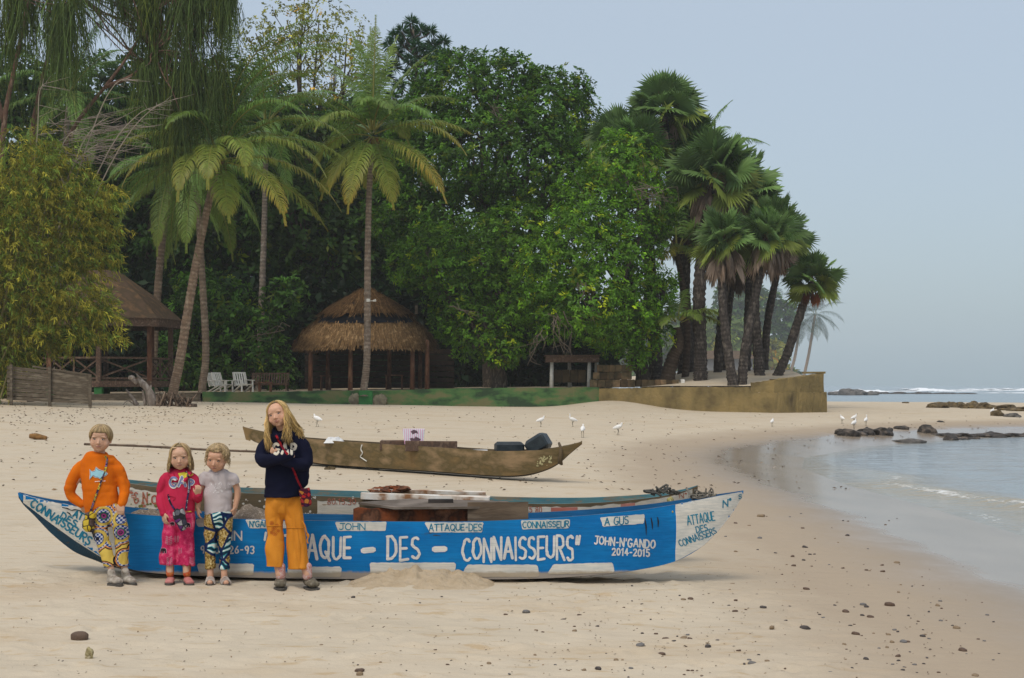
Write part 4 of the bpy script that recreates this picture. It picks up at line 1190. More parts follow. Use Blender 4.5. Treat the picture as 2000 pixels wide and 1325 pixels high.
# slatted fence
Yf = 55.4; k = Yf / FPX
fe = empty("slatted_fence", (P(100, 780, Yf).x, Yf, gz(P(100, 780, Yf).x, Yf)), "weathered slatted timber fence under the bamboo", "fence")
mb = MB()
for q in range(8):
    t = q / 7
    a, b = P(14, 718 + 60 * t, Yf + .8), P(178, 737 + 49 * t, Yf)
    mb.bar(np.array(a), np.array(b), .035, .13, jit=.008)
mb.bar(np.array(P(64, 716, Yf + .55)), np.array(P(178, 733, Yf - .02)), .07, .06)
mb.build("slats", M_grey_timber, fe)
for px, y0 in ((97, 718), (176, 733), (22, 714)):
    a = P(px, y0, Yf - .06 + .004 * (178 - px)); mb = MB(); mb.bar((a.x, a.y, gz(a.x, a.y) - .2), (a.x, a.y, a.z + .03), .10, .07, up=(0, 1, 0)); mb.build("post", M_grey_timber, fe)

# wooden pavilion
def pavilion():
    Yc = 71.0; k = Yc / FPX
    c = P(200, 745, Yc); zf = P(200, 745, Yc).z + .02
    t = empty("wooden_pavilion", (c.x, Yc, zf), "octagonal dark wooden pavilion with a felt roof and cross braced railing", "pavilion")
    Rp = 130 * k; ze = P(200, 622, Yc - 2.8).z
    ang = [R(12 + 45 * i) for i in range(8)]
    pt = lambda r, i, z: np.array([c.x + r * math.cos(ang[i % 8]), Yc + r * math.sin(ang[i % 8]), z])
    mb = MB()
    V = [pt(Rp + .15, i, zf - .28) for i in range(8)] + [pt(Rp + .15, i, zf) for i in range(8)]
    mb.add(V, [tuple(reversed(range(8))), tuple(range(8, 16))] + [(i, (i + 1) % 8, 8 + (i + 1) % 8, 8 + i) for i in range(8)])
    mb.build("deck", M_timber, t)
    for i in range(8):
        mb = MB(); mb.bar(pt(Rp, i, zf), pt(Rp, i, ze + .1), .20, .20, up=(0, 1, 0)); mb.build("post", M_timber_red if i % 2 else M_timber, t)
        m2 = MB(); p = pt(Rp - .1, i, zf - .28); m2.box((p[0], p[1], (zf - .28 + tz(p[0], p[1])) / 2 - .15), (.34, .34, abs(zf - .28 - tz(p[0], p[1])) + .3), bev=.02); m2.build("footing", M_greenpaint, t)
    for i in range(8):
        if i == 1: continue
        mb = MB()
        a, b = pt(Rp, i, 0), pt(Rp, i + 1, 0)
        for z in (1.02, .10): mb.bar(a + [0, 0, zf + z], b + [0, 0, zf + z], .07, .09)
        m_ = (a + b) / 2
        segs = [(a, m_), (m_, b)] if i % 2 else [(a, b)]
        if len(segs) == 2: mb.bar(m_ + [0, 0, zf + .1], m_ + [0, 0, zf + 1.0], .08, .08, up=(0, 1, 0))
        for s0, s1 in segs:
            mb.bar(s0 + [0, 0, zf + .12], s1 + [0, 0, zf + .98], .045, .07); mb.bar(s0 * 1 + [0, .045, zf + .98], s1 + [0, .045, zf + .12], .04, .07)
        mb.build("railing", M_timber, t)
    rf = MB(); Re = Rp + .62; zt = P(200, 531, Yc).z; Rt = .75
    rings = [(Re, ze), (Re * .62, ze + (zt - ze) * .52), (Rt, zt), (0.02, zt + .1)]
    V = []
    for r_, z in rings: V += [pt(r_, i, z) + rng.uniform(-.02, .02, 3) for i in range(8)]
    rf.add(V, [(a * 8 + i, a * 8 + (i + 1) % 8, (a + 1) * 8 + (i + 1) % 8, (a + 1) * 8 + i) for a in range(3) for i in range(8)])
    roof = rf.build("roof", M_roof, t)
    fa = MB()
    for i in range(8):
        fa.bar(pt(Re - .04, i, ze - .16), pt(Re - .04, i + 1, ze - .16), .05, .36)
        fa.bar(pt(Re - .01, i, ze + .03), pt(Re - .01, i + 1, ze + .03), .07, .035)
        fa.bar(pt(Re - .2, i, ze - .08), pt(.5, i, ze + 1.7), .06, .12)
    fa.build("fascia", M_timber, roof)
    for i in (1, 3, 4): mb = MB(); mb.bar(pt(Rp - .5, i, zf + .45), pt(Rp - .5, i + 1, zf + .45), .45, .06); mb.build("bench_seat", M_timber, t)
pavilion()

# thatched hut
M_straw = mat("thatch", (0.29, 0.175, 0.075), (0.20, 0.115, 0.05), (0.36, 0.23, 0.11), scale=4, rough=.95, spec=.1, attr=True)
def hut():
    Yc = 75.5; k = 73 / FPX
    c = P(716, 757, Yc); zf = tz(c.x, Yc)
    t = empty("thatched_hut", (c.x, Yc, zf), "open thatched hut with a shaggy straw roof on timber posts", "hut")
    hw, hd = 112 * k * 1.02, 2.3
    sup = lambda a, A_, B_: np.array([c.x + A_ * np.sign(math.cos(a)) * abs(math.cos(a)) ** .62, Yc + B_ * np.sign(math.sin(a)) * abs(math.sin(a)) ** .62])
    ze, zm = P(700, 678, 73).z, P(700, 626, 74).z
    for px, yy2, m_ in ((606, 73.2, 1), (684, 73.2, 1), (805, 73.2, 1), (834, 73.4, 1), (640, 77.6, 0), (760, 77.8, 0), (820, 77.8, 0)):
        a = P(px, 700, yy2); mb = MB()
        mb.tube([(a.x, yy2, tz(a.x, yy2) - .1), (a.x + .02, yy2, ze + .35)], [.115, .10], 8, wob=.05); mb.build("post", M_timber_red, t, smooth=True)
    a0, b0 = 137 * k, 3.0
    def tier(zb, zt, ab, at, n, ln_, col, nm, par):
        """a sloping skirt of straw: solid under-layer and overlapping bundles"""
        mb = MB(); m = 40
        an = np.linspace(0, 2 * math.pi, m, endpoint=False)
        V = []
        for q, (f, bul) in enumerate(((0, 0), (.35, .10), (.7, .10), (1, 0))):
            A_, B_ = lerp(ab[0], at[0], f) * (1 + bul), lerp(ab[1], at[1], f) * (1 + bul)
            V += [(*(sup(a, A_ - .06, B_ - .06)), lerp(zb + .06, zt, f)) for a in an]
        mb.add(V, [(r * m + i, r * m + (i + 1) % m, (r + 1) * m + (i + 1) % m, (r + 1) * m + i) for r in range(3) for i in range(m)], np.array(col) * .6)
        u = rng.uniform(0, 2 * math.pi, n); f = rng.random(n) ** 1.15
        for a, q in zip(u, f):
            bul = 1 + .10 * math.sin(math.pi * min(1, q * 1.1))
            A_, B_ = lerp(ab[0], at[0], q) * bul, lerp(ab[1], at[1], q) * bul
            p = np.array([*sup(a, A_, B_), lerp(zb, zt, q)])
            q2 = min(1.15, q + .22)
            up_ = np.array([*sup(a, lerp(ab[0], at[0], q2) * bul * 1.0, lerp(ab[1], at[1], q2) * bul), lerp(zb, zt, q2)])
            d = unit(p - up_ + rng.normal(0, .05, 3)); o_ = np.array([math.cos(a) * A_, math.sin(a) * B_, .4]); o_ = unit(o_)
            s_ = unit(np.cross(d, o_)) * rng.uniform(.012, .03)
            L = ln_ * rng.uniform(.6, 1.2)
            b = p - d * L * .6 + o_ * rng.uniform(.01, .06); e_ = p + d * L * .4 + o_ * rng.uniform(.02, .10) + np.array([0, 0, -.08])
            cc = np.array(col) * rng.uniform(.55, 1.35)
            mb.add([b - s_, b + s_, e_ + s_ * .5, e_ - s_ * .5], [(0, 1, 2, 3)], cc)
        return mb.build(nm, M_straw, par, colors=True)
    lower = tier(ze, zm, (a0, b0), (a0 * .72, b0 * .5), 9000, .55, (1, 1, 1), "lower_thatch", t)
    # torn dark sheet between the two tiers, then the upper cap
    zu = P(722, 604, 74).z; zp = P(722, 574, 75).z
    mb = MB(); m = 36; an = np.linspace(0, 2 * math.pi, m, endpoint=False); V = []
    for z, s_ in ((zm - .12, .76), (zm + .22, .64), (zu + .25, .50), (zp, .12)): V += [(*(sup(a, a0 * s_ * rng.uniform(.97, 1.03), b0 * s_ * .8)), z + rng.uniform(-.06, .06)) for a in an]
    mb.add(V, [(r * m + i, r * m + (i + 1) % m, (r + 1) * m + (i + 1) % m, (r + 1) * m + i) for r in range(3) for i in range(m)])
    mb.build("torn_sheet", mat("dark_plastic_sheet", (.010, .011, .015), (.018, .02, .025), scale=3, spec=.05, rough=.95, bmp=.6, bscale=6), t)
    tier(zu - .26, zp + .1, (a0 * .71, b0 * .58), (a0 * .16, b0 * .12), 2200, .5, (.5, .46, .42), "upper_thatch", t)  # upper straw tinted darker, its shade is put into the colour
    mb = MB()
    for q in range(7): mb.bar((c.x - 3.4, Yc + 2.7, zf + .2 + q * .29), (c.x + 4.2, Yc + 2.75, zf + .2 + q * .29), .03, .24, jit=.01)
    mb.build("back_wall", mat("dark_hut_boards", (.05, .034, .025), (.03, .022, .017), scale=6, rough=.95, spec=.05), t)
    p = P(812, 604, 74); mb = MB(); mb.box((p.x, 74.5, p.z), (.14, .05, .42), jit=.01); mb.build("batten", M_grey_timber, t)
hut()

# garden furniture: slatted seats
def slat_seat(name, label, cat, px, Y, rz, w, m_, back=.95, recline=.32, group=None, nslat=5):
    x = P(px, 755, Y).x
    t = empty(name, (0, 0, 0), label, cat, group)
    def q(mb, nm): return mb.build(nm, m_, t)
    sl = math.sin(recline)
    mb = MB()
    for i in range(nslat + (0 if w < 1 else 9)):
        n_ = nslat + (0 if w < 1 else 9); xx = lerp(-w / 2 + .08, w / 2 - .08, i / (n_ - 1))
        mb.bar((xx, .25, .36), (xx, .25 + sl * .62, back), .065 if w < 1 else .06, .018, up=(0, 1, 0))
    mb.bar((-w / 2, .25 + sl * .62, back - .02), (w / 2, .25 + sl * .62, back - .02), .035, .07)
    mb.bar((-w / 2, .27, .40), (w / 2, .27, .40), .035, .06)
    for sx in (-1, 1): mb.bar((sx * w / 2, .24, .30), (sx * w / 2, .25 + sl * .62, back), .045, .05, up=(0, 1, 0))
    q(mb, "backrest")
    mb = MB()
    for i in range(6): mb.bar((-w / 2 + .02, -.30 + i * .105, .40 - i * .012), (w / 2 - .02, -.30 + i * .105, .40 - i * .012), .085, .02)
    q(mb, "seat")
    for sx in (-1, 1):
        mb = MB(); mb.bar((sx * w / 2, -.40, .58), (sx * w / 2, .38, .60), .10, .025); q(mb, "armrest")
        mb = MB(); mb.bar((sx * (w / 2 - .03), -.33, 0), (sx * (w / 2 - .03), -.30, .57), .05, .06); q(mb, "leg")
        mb = MB(); mb.bar((sx * (w / 2 - .03), .50, 0), (sx * (w / 2 - .03), -.25, .37), .04, .075, up=(1, 0, 0)); q(mb, "leg")
    t.location = (x, Y, tz(x, Y) - .01); t.rotation_euler = (0, 0, rz)
    return t
slat_seat("garden_chair", "white slatted garden chair in front, turned away with its back to the palm", "chair", 436, 71.2, R(62), .62, M_white_paint, group="white garden chairs")
slat_seat("garden_chair", "white slatted garden chair standing half behind another white chair", "chair", 425, 72.3, R(70), .62, M_white_paint, group="white garden chairs")
slat_seat("garden_chair", "white slatted garden chair standing next to the brown bench", "chair", 476, 71.4, R(40), .64, M_white_paint, group="white garden chairs")
slat_seat("garden_bench", "brown slatted wooden bench behind the white chairs", "bench", 526, 73.6, R(0), 1.75, M_timber, back=.92)
tb = empty("side_table", (P(518, 755, 72.6).x, 72.6, tz(P(518, 755, 72.6).x, 72.6)), "small reddish wooden table in front of the brown bench", "table")
x, y, z = tb.location
mb = MB(); mb.box((x, y, z + .46), (.62, .5, .05)); mb.build("tabletop", M_timber_red, tb)
for sx in (-1, 1):
    for sy in (-1, 1):
        mb = MB(); mb.bar((x + sx * .26, y + sy * .2, z - .02), (x + sx * .26, y + sy * .2, z + .435), .06, .06, up=(0, 1, 0)); mb.build("leg", M_timber_red, tb)
for px, w_, lab in ((770, .9, "dim wooden table standing under the thatched roof"), (636, .5, "dim wooden stool under the thatched roof beside a post")):
    tt = empty("wooden_table", (P(px, 755, 75.5).x, 75.5, tz(P(px, 755, 75.5).x, 75.5)), lab, "table"); x, y, z = tt.location
    mb = MB(); mb.box((x, y, z + .7), (w_, .6, .05)); mb.build("tabletop", M_timber_red, tt)
    for sx in (-1, 1): mb = MB(); mb.bar((x + sx * w_ * .42, y, z - .02), (x + sx * w_ * .42, y, z + .675), .07, .4, up=(0, 1, 0)); mb.build("leg", M_timber_red, tt)

# floodlight on the straight palm
fl = empty("floodlight", tuple(P(719, 588, 68.8)), "small white floodlight box strapped to the straight coconut palm", "floodlight")
p = P(719, 587, 68.75); mb = MB(); mb.box(tuple(p), (.15, .10, .14), bev=.015); mb.build("box", M_white_paint, fl)
p = P(729, 588, 68.8); mb = MB(); mb.tube([p, p + Vector((.12, -.02, .02))], [.035, .06], 8); mb.bar(np.array(p) - [.18, 0, 0], np.array(p), .03, .03); mb.build("lamp_head", M_white_paint, fl)

# driftwood stump and dead sticks
M_drift = mat("driftwood", (0.33, 0.28, 0.235), (0.20, 0.16, 0.13), (0.42, 0.37, 0.32), scale=6, rough=.95, bmp=.6, bscale=22, stretch=(1, 1, .35), spec=.1, attr=True)
g = on_ground(300, 793)
ds = empty("driftwood_stump", tuple(g), "grey driftwood stump with a tangle of dead roots on the sand", "driftwood")
Yd = g.y; mb = MB()
D_ = lambda pts, r: mb.tube(catmull([P(x, y, Yd + (d[0] if d else 0)) for x, y, *d in pts], 10), np.interp(np.linspace(0, 1, 10), np.linspace(0, 1, len(r)), r), 9, wob=.14, col=np.tile(np.array([1, 1, 1]) * rng.uniform(.75, 1.1), (10, 1)))
D_([(299, 796), (292, 768), (281, 752), (268, 742)], [.20, .17, .13, .09]); D_([(281, 752), (272, 738), (266, 730)], [.08, .05, .02]); D_([(290, 764), (283, 748, .2), (268, 735, .3)], [.08, .06, .02]); D_([(290, 768), (294, 758), (295, 752)], [.06, .04, .02])
mb.ball(P(257, 738, Yd), (.13, .12, .09), 10, 8, jit=.08, col=(1.7, 1.7, 1.7)); mb.tube([P(257, 740, Yd), P(268, 748, Yd)], [.07, .09], 8, col=(1.3, 1.3, 1.3))
D_([(268, 792), (259, 778), (246, 761)], [.09, .07, .03]); D_([(284, 792), (281, 775), (279, 762)], [.07, .06, .03]); D_([(262, 790), (250, 783), (240, 791)], [.03, .025, .015])
mb.build("trunk", M_drift, ds, smooth=True, colors=True)
mb = MB()
for i in range(60):
    x0 = rng.uniform(305, 378); L_ = rng.uniform(8, 30); a = rng.uniform(-.8, .8)
    c_ = np.array([1, .85, .72]) * rng.uniform(.3, .85)
    p0 = P(x0, 794, Yd + rng.uniform(-.5, .6)); p1 = P(x0 + a * L_ * .6, 794 - L_ * .6, Yd + rng.uniform(-.5, .6)); p2 = P(x0 + a * L_ + rng.uniform(-3, 3), 794 - L_, Yd + rng.uniform(-.5, .6))
    mb.tube([p0, p1, p2], [.045, .03, .012], 5, col=c_, wob=.15)
mb.tube(catmull([P(335, 796, Yd), P(360, 795, Yd), P(384, 793, Yd)], 6), [.10, .12, .13, .12, .12, .10], 8, col=(.35, .3, .27), wob=.2)
mb.build("roots", M_drift, ds, smooth=True, colors=True)
g = on_ground(66, 780); mb = MB(); k = g.y / FPX
an = np.linspace(R(8), R(172), 12)
V = [];
for dy in (-.25, .35):
    for r_ in (.34, .27): V += [(g.x + math.cos(a) * r_, g.y + dy + rng.uniform(-.02, .02), g.z - .03 + math.sin(a) * r_ * .8) for a in an]
mb.add(V, [(s0 * 12 + i, s0 * 12 + i + 1, s1 * 12 + i + 1, s1 * 12 + i) for s0, s1 in ((0, 2), (2, 3), (3, 1), (1, 0)) for i in range(11)])
o = mb.build("rusted_drum", mat("rusty_iron", (.13, .065, .035), (.07, .04, .025), scale=7, rough=.9, bmp=.5), smooth=True); tag(o, "rusted half drum bedded in the sand before the slatted fence", "drum")
far = MB(); a = P(1400, 725, 320); far.box((a.x, 320, 4.5), (14, 6, 5.5)); far_h = empty("far_house", (a.x, 320, 1.5), "low grey house seen far off between the fan palm trunks", "house")
far.build("wall", mat("grey_plaster", (.2, .2, .2), (.15, .15, .15), scale=.5), far_h)
mb = MB(); mb.add([(a.x - 8, 316, 7.25), (a.x + 8, 316, 7.25), (a.x + 8, 324, 7.25), (a.x - 8, 324, 7.25), (a.x - 6, 320, 9), (a.x + 6, 320, 9)], [(0, 1, 5, 4), (1, 2, 5), (2, 3, 4, 5), (3, 0, 4), (3, 2, 1, 0)]); mb.build("roof", M_roof, far_h)
# ------------------------------------------------------------------ boats
GLY = {}
def _arc(cx, cy, rx, ry, a0, a1, n=10):
    return [(cx + rx * math.cos(R(a)), cy - ry * math.sin(R(a))) for a in np.linspace(a0, a1, n)]
def _g(ch, w, *st): GLY[ch] = (w, [list(s) for s in st])
_g('A', .72, [(0, 1), (.36, 0), (.72, 1)], [(.12, .66), (.60, .66)])
_g('B', .6, [(0, 1), (0, 0)], [(0, 0)] + _arc(.25, .24, .3, .24, 90, -90, 7) + [(0, .48)], [(0, .48)] + _arc(.28, .74, .32, .26, 90, -90, 7) + [(0, 1)])
_g('C', .62, _arc(.36, .5, .36, .5, 50, 310, 12))
_g('D', .62, [(0, 0), (0, 1)], [(-.05, 0)] + _arc(.2, .5, .42, .5, 80, -80, 9) + [(-.05, 1)])
_g('E', .52, [(.52, 0), (0, .02), (0, 1), (.55, .96)], [(0, .5), (.42, .48)])
_g('G', .66, _arc(.36, .5, .36, .5, 50, 320, 12) + [(.66, .56), (.40, .56)])
_g('H', .6, [(0, 0), (0, 1)], [(.6, 0), (.6, 1)], [(0, .5), (.6, .5)])
_g('I', .1, [(.05, 0), (.05, 1)])
_g('J', .5, [(.1, 0), (.6, 0)], [(.42, 0), (.42, .75)] + _arc(.2, .78, .22, .22, 0, -150, 6))
_g('L', .5, [(0, 0), (0, 1), (.5, .97)])
_g('N', .62, [(0, 1), (0, 0), (.62, 1), (.62, 0)])
_g('O', .7, _arc(.35, .5, .35, .5, 90, 450, 14))
_g('P', .55, [(0, 1), (0, 0)], [(0, 0)] + _arc(.26, .26, .3, .26, 90, -90, 7) + [(0, .52)])
_g('Q', .72, _arc(.35, .48, .35, .48, 90, 450, 14), [(.42, .72), (.74, 1.08)])
_g('R', .6, [(0, 1), (0, 0)], [(0, 0)] + _arc(.26, .25, .3, .25, 90, -90, 7) + [(0, .5)], [(.2, .5), (.62, 1.02)])
_g('S', .55, _arc(.28, .25, .27, .25, 40, 270, 8) + _arc(.27, .75, .28, .25, 90, -140, 8))
_g('T', .64, [(0, .02), (.64, 0)], [(.32, 0), (.32, 1)])
_g('U', .62, [(0, 0), (0, .7)] + _arc(.31, .7, .31, .3, 180, 360, 7) + [(.62, 0)])
_g('Y', .6, [(0, 0), (.3, .45), (.6, 0)], [(.3, .45), (.26, 1)])
_g('0', .55, _arc(.28, .5, .27, .5, 90, 450, 12))
_g('1', .3, [(0, .2), (.2, 0), (.2, 1)])
_g('2', .5, _arc(.25, .27, .25, .27, 160, -30, 7) + [(0, 1), (.55, .95)])
_g('3', .5, _arc(.22, .25, .27, .25, 140, -80, 7), _arc(.22, .74, .28, .26, 80, -140, 7))
_g('4', .52, [(.36, 1), (.36, 0), (0, .66), (.55, .66)])
_g('5', .5, [(.5, 0), (.08, 0), (.05, .42)] + _arc(.24, .68, .28, .31, 100, -140, 8))
_g('6', .5, [(.42, 0), (.1, .4)] + _arc(.26, .72, .25, .28, 160, 520, 10))
_g('8', .5, _arc(.26, .25, .22, .25, 90, 450, 10), _arc(.26, .75, .26, .25, 90, 450, 10))
_g('9', .5, _arc(.25, .28, .25, .28, 0, 360, 10) + [(.48, .4), (.34, 1)])
_g('-', .4, [(.05, .52), (.35, .5)])
_g("'", .12, [(.08, 0), (.02, .28)])
_g('"', .34, [(.08, 0), (.0, .36)], [(.32, -.02), (.22, .36)])
_g(':', .12, [(.05, .3), (.06, .36)], [(.05, .8), (.06, .86)])
_g('.', .12, [(.05, .95), (.07, 1.0)])
_g('°', .2, _arc(.1, .12, .1, .12, 90, 450, 7))
_g(' ', .35)

def capsule(a, b, r, n=4):
    a, b = np.array(a, float), np.array(b, float)
    d = b - a; L = np.linalg.norm(d)
    t = math.atan2(d[1], d[0]) if L > 1e-9 else 0
    out = [(b[0] + r * math.cos(t + q), b[1] + r * math.sin(t + q)) for q in np.linspace(-math.pi / 2, math.pi / 2, n)]
    out += [(a[0] + r * math.cos(t + q), a[1] + r * math.sin(t + q)) for q in np.linspace(math.pi / 2, 1.5 * math.pi, n)]
    return out

def hand_text(text, x, y, w, h, stroke, rise=0.0, skew=0.0, gap=.22, wob=.025, shrink=0.0, ang=0.0):
    """hand-painted capitals as brush strokes: starts at (x,y) top-left, w wide, h high; rise: how far the line climbs"""
    tot = sum(GLY[c][0] + gap for c in text) - gap
    s = w / tot
    polys = []; cx = 0
    for c in text:
        gw, st = GLY[c]
        hs = h * (1 + rng.normal(0, .04)); oy = rng.normal(0, .02) * h
        for line in st:
            pts = [(x + (cx + px_) * s + skew * (1 - py_) * h + rng.normal(0, wob) * h * .5, y + oy + py_ * hs * (1 - shrink * cx / tot) - rise * (cx + px_) / tot + rng.normal(0, wob) * h * .5) for px_, py_ in line]
            if ang: pts = [(x + (a - x) * math.cos(R(ang)) - (b - y) * math.sin(R(ang)), y + (a - x) * math.sin(R(ang)) + (b - y) * math.cos(R(ang))) for a, b in pts]
            for a, b in zip(pts[:-1], pts[1:]): polys.append(capsule(a, b, stroke * rng.uniform(.42, .56)))
        cx += gw + gap
    return polys

def patch(x0, y0, x1, y1, skew=0.0, rr=2.0, tilt=0.0):
    """brushed rectangle with soft uneven corners"""
    pts = [(x0 + rr, y0), (x1 - rr, y0 + tilt), (x1, y0 + rr + tilt), (x1 - skew * .3, y1 - rr + tilt), (x1 - rr - skew * .3, y1 + tilt), (x0 + rr + skew, y1), (x0 + skew, y1 - rr), (x0, y0 + rr)]
    return [(a + rng.uniform(-.5, .5), b + rng.uniform(-.5, .5)) for a, b in densify(pts, 5)]

def boat_paint(name, c1, c2, wear, scale=3.0, amount=.68, rough=.55):
    """brushed boat paint, scratched through to the wood"""
    m, nd, ln, bs = new_mat(name)
    f = noise(nd, ln, scale, 6, .6, stretch=(.5, 1, 1.6))
    c = ramp(nd, ln, f, [(.3, c1), (.7, c2)])
    g = noise(nd, ln, 9, 8, .72, stretch=(.35, 1, 2.6), dist=.4)
    gm = ramp(nd, ln, g, [(amount, (0.,)), (amount + .04, (1.,))])
    c = mixc(nd, ln, gm, c, wear)
    g2 = noise(nd, ln, 2.2, 5, .6); c = mixc(nd, ln, .6, c, ramp(nd, ln, g2, [(.35, (.66, .68, .70)), (.65, (1.12, 1.1, 1.08))]), 'MULTIPLY')
    c = mixc(nd, ln, .55, c, ramp(nd, ln, noise(nd, ln, 34, 4, .6, stretch=(.12, 1, 2.2)), [(.36, (.70, .76, .80)), (.64, (1.14, 1.12, 1.10))]), 'MULTIPLY')
    t = nd.new('ShaderNodeTexCoord'); sz = nd.new('ShaderNodeSeparateXYZ'); ln.new(t.outputs['Object'], sz.inputs[0])
    ad = nd.new('ShaderNodeMath'); ad.operation = 'MULTIPLY_ADD'; ln.new(noise(nd, ln, 7, 7, .7), ad.inputs[0]); ad.inputs[1].default_value = -.062; ln.new(sz.outputs['Z'], ad.inputs[2])
    c = mixc(nd, ln, ramp(nd, ln, ad.outputs[0], [(-.0, (.85,)), (.02, (0.,))]), c, (.36, .29, .20))      # sand caked on the foot of the hull
    ln.new(c, bs.inputs['Base Color'])
    bs.inputs['Roughness'].default_value = rough; bs.inputs['Specular IOR Level'].default_value = .15
    bump(nd, ln, bs, noise(nd, ln, 26, 5, .65, stretch=(.25, 1, 2)), .25, .01)
    return m
M_blue = boat_paint("blue_boat_paint", (.003, .165, .47), (.006, .21, .53), (.045, .05, .055), amount=.63, rough=.7)
M_bottom = boat_paint("dark_keel_paint", (.016, .042, .075), (.012, .06, .11), (.09, .07, .05), amount=.62)
M_boatwhite = boat_paint("white_boat_paint", (.72, .71, .66), (.63, .61, .55), (.30, .24, .17), amount=.70)
M_letter_blue = boat_paint("blue_lettering_paint", (.012, .17, .29), (.02, .23, .35), (.5, .5, .48), amount=.72)
M_letter_white = boat_paint("white_lettering_paint", (.76, .75, .72), (.68, .67, .64), (.20, .30, .40), amount=.72)
M_inside = boat_paint("blue_inner_paint", (.010, .095, .23), (.014, .12, .28), (.06, .05, .04), amount=.66)
M_rail = boat_paint("worn_rail_wood", (.13, .105, .085), (.03, .10, .16), (.22, .18, .13), amount=.55, scale=5)

def hull(name, stations, Y0f, thick, parent, mats, n=90, nv=6, yaw=None):
    """shell of a dugout: stations (px, gunwale row, chine row, keel row, half beam at gunwale, half beam at chine); near side profile as seen"""
    S_ = catmull(np.array(stations, float), n)
    near_g, rows = [], []
    for px, gy, cy_, ky, bg, bb in S_:
        Y0 = Y0f(px)
        g = np.array(P(px, gy, Y0 - bg)); zc = P(px, cy_, Y0 - bb).z; zk = P(px, ky, Y0).z if ky > cy_ + .5 else zc - .004
        zk = min(zk, zc - .003)
        sec = []
        for v in np.linspace(0, 1, nv):                      # near side, gently bellied
            sec.append((g[0], Y0 - (bg + (bb - bg) * v ** 1.35), g[2] + (zc - g[2]) * v))
        near = list(sec)
        keel = (g[0], Y0, zk)
        far = [(x, 2 * Y0 - y, z) for x, y, z in reversed(near)]
        t = min(thick, bg * .5)
        inner = []
        for x, y, z in [s for s in far][::-1]:
            pass
        ins_near = [(x, y + t * (1 if bg > .05 else .5), max(z, zk + thick * 1.2)) for x, y, z in near]
        ins_far = [(x, 2 * Y0 - y, z) for x, y, z in reversed(ins_near)]
        loop = near + [keel] + far + list(reversed(ins_far)) + [(g[0], Y0, zk + thick * 1.2)] + list(reversed(ins_near))
        rows.append(loop)
    m = len(rows[0])
    V = np.array(rows).reshape(-1, 3)
    F, mi = [], []
    for i in range(n - 1):
        for j in range(m):
            k = (j + 1) % m
            F.append((i * m + j, i * m + k, (i + 1) * m + k, (i + 1) * m + j))
            if j < nv - 1 or nv + 1 <= j < 2 * nv: mi.append(0)
            elif j in (nv - 1, nv): mi.append(1)
            elif j in (2 * nv, m - 1): mi.append(3)
            else: mi.append(2)
    F.append(tuple(range(m))); F.append(tuple(reversed(range((n - 1) * m, n * m)))); mi += [0, 0]
    o = mk(name, V, F, None, parent)
    for q in mats: o.data.materials.append(q)
    o.data.polygons.foreach_set("material_index", np.array(mi, dtype=np.int32)); o.data.update()
    return o

# ---- the blue pirogue
bb_ = empty("blue_pirogue", (float(P(700, 1000, 12.85).x), 12.85, 0.0), "long bright blue wooden pirogue with white painted ends and hand lettering, children leaning on it", "boat")
ST = [(35, 962, 969, 973, .02, .012), (44, 966, 981, 988, .045, .02), (62, 972, 994, 1008, .075, .035), (92, 979, 1017, 1041, .125, .06), (125, 985, 1041, 1071, .185, .10), (146, 989, 1056, 1084, .22, .13), (171, 992, 1072, 1094, .255, .165), (207, 997, 1094, 1108, .30, .215),
      (260, 1004, 1114, 1119, .345, .27), (330, 1009, 1122, 1124, .38, .30), (470, 1014, 1128, 1129, .42, .33), (660, 1018, 1131, 1132, .43, .34), (900, 1019, 1132, 1133, .43, .34), (1060, 1013, 1130, 1131, .41, .33), (1180, 1004, 1122, 1123, .36, .28), (1260, 995, 1111, 1112, .30, .22),
      (1322, 985, 1096, 1097, .235, .16), (1372, 975, 1068, 1070, .165, .10), (1408, 968, 1032, 1034, .11, .06), (1435, 963, 996, 998, .055, .03), (1452, 959, 965, 966, .018, .01)]
ST = [(a, b, c, d, e * (.78 if e > .1 else 1), f * .8) for a, b, c, d, e, f in ST]
hb = hull("hull", ST, lambda px: 12.85, .028, bb_, [M_blue, M_bottom, M_inside, M_rail], n=120)
bv = bvh_of(hb)
keelrow = lambda px, f=0: float(np.interp(px, [s[0] for s in ST], [s[2] for s in ST]))
gunrow = lambda px: float(np.interp(px, [s[0] for s in ST], [s[1] for s in ST]))
def edge_row(x, up):
    ys = np.arange(gunrow(x) - 4, keelrow(x) + 5, .35)
    ok = [y for y in ys if (lambda p: p is not None and p.y < 12.86)(hit(bv, x, y))]
    y = (min(ok) + .6 if up else max(ok) - .5) if ok else gunrow(x)
    return y if up else min(y, keelrow(x) - .3)
def band(x0, x1, top=1.2, bot=-1.2, n=60):
    xs = np.linspace(x0, x1, n)
    return [(x, edge_row(x, True)) for x in xs] + [(x, edge_row(x, False)) for x in xs[::-1]]
def painted(polys, mat_, nm, off, par=bb_, step=7.0): return paint_on(bv, polys, mat_, par, nm, off, step)
wl_ = painted([band(46, 228, 1.0, -.8)], M_boatwhite, "white_bow_panel", .003)
wr_ = painted([band(1319, 1451, .5, -.3)], M_boatwhite, "white_stern_panel", .003)
painted([[(38, 965.5), (44, 967.5), (46, 975), (42, 977)]], M_blue, "bow_tip_patch", .004)
def letters(text, mat_, off, par, x, y, w, h, st, **k): return painted(hand_text(text, x, y, w, h, st, **k), mat_, "lettering", off, par, step=0)
letters("CONNAISSEURS", M_letter_blue, .006, wl_, 67, 975, 138, 15, 3.3, ang=33.5, gap=.2)
letters("DES", M_letter_blue, .006, wl_, 124, 1001, 34, 12, 3.0, ang=31, gap=.3)
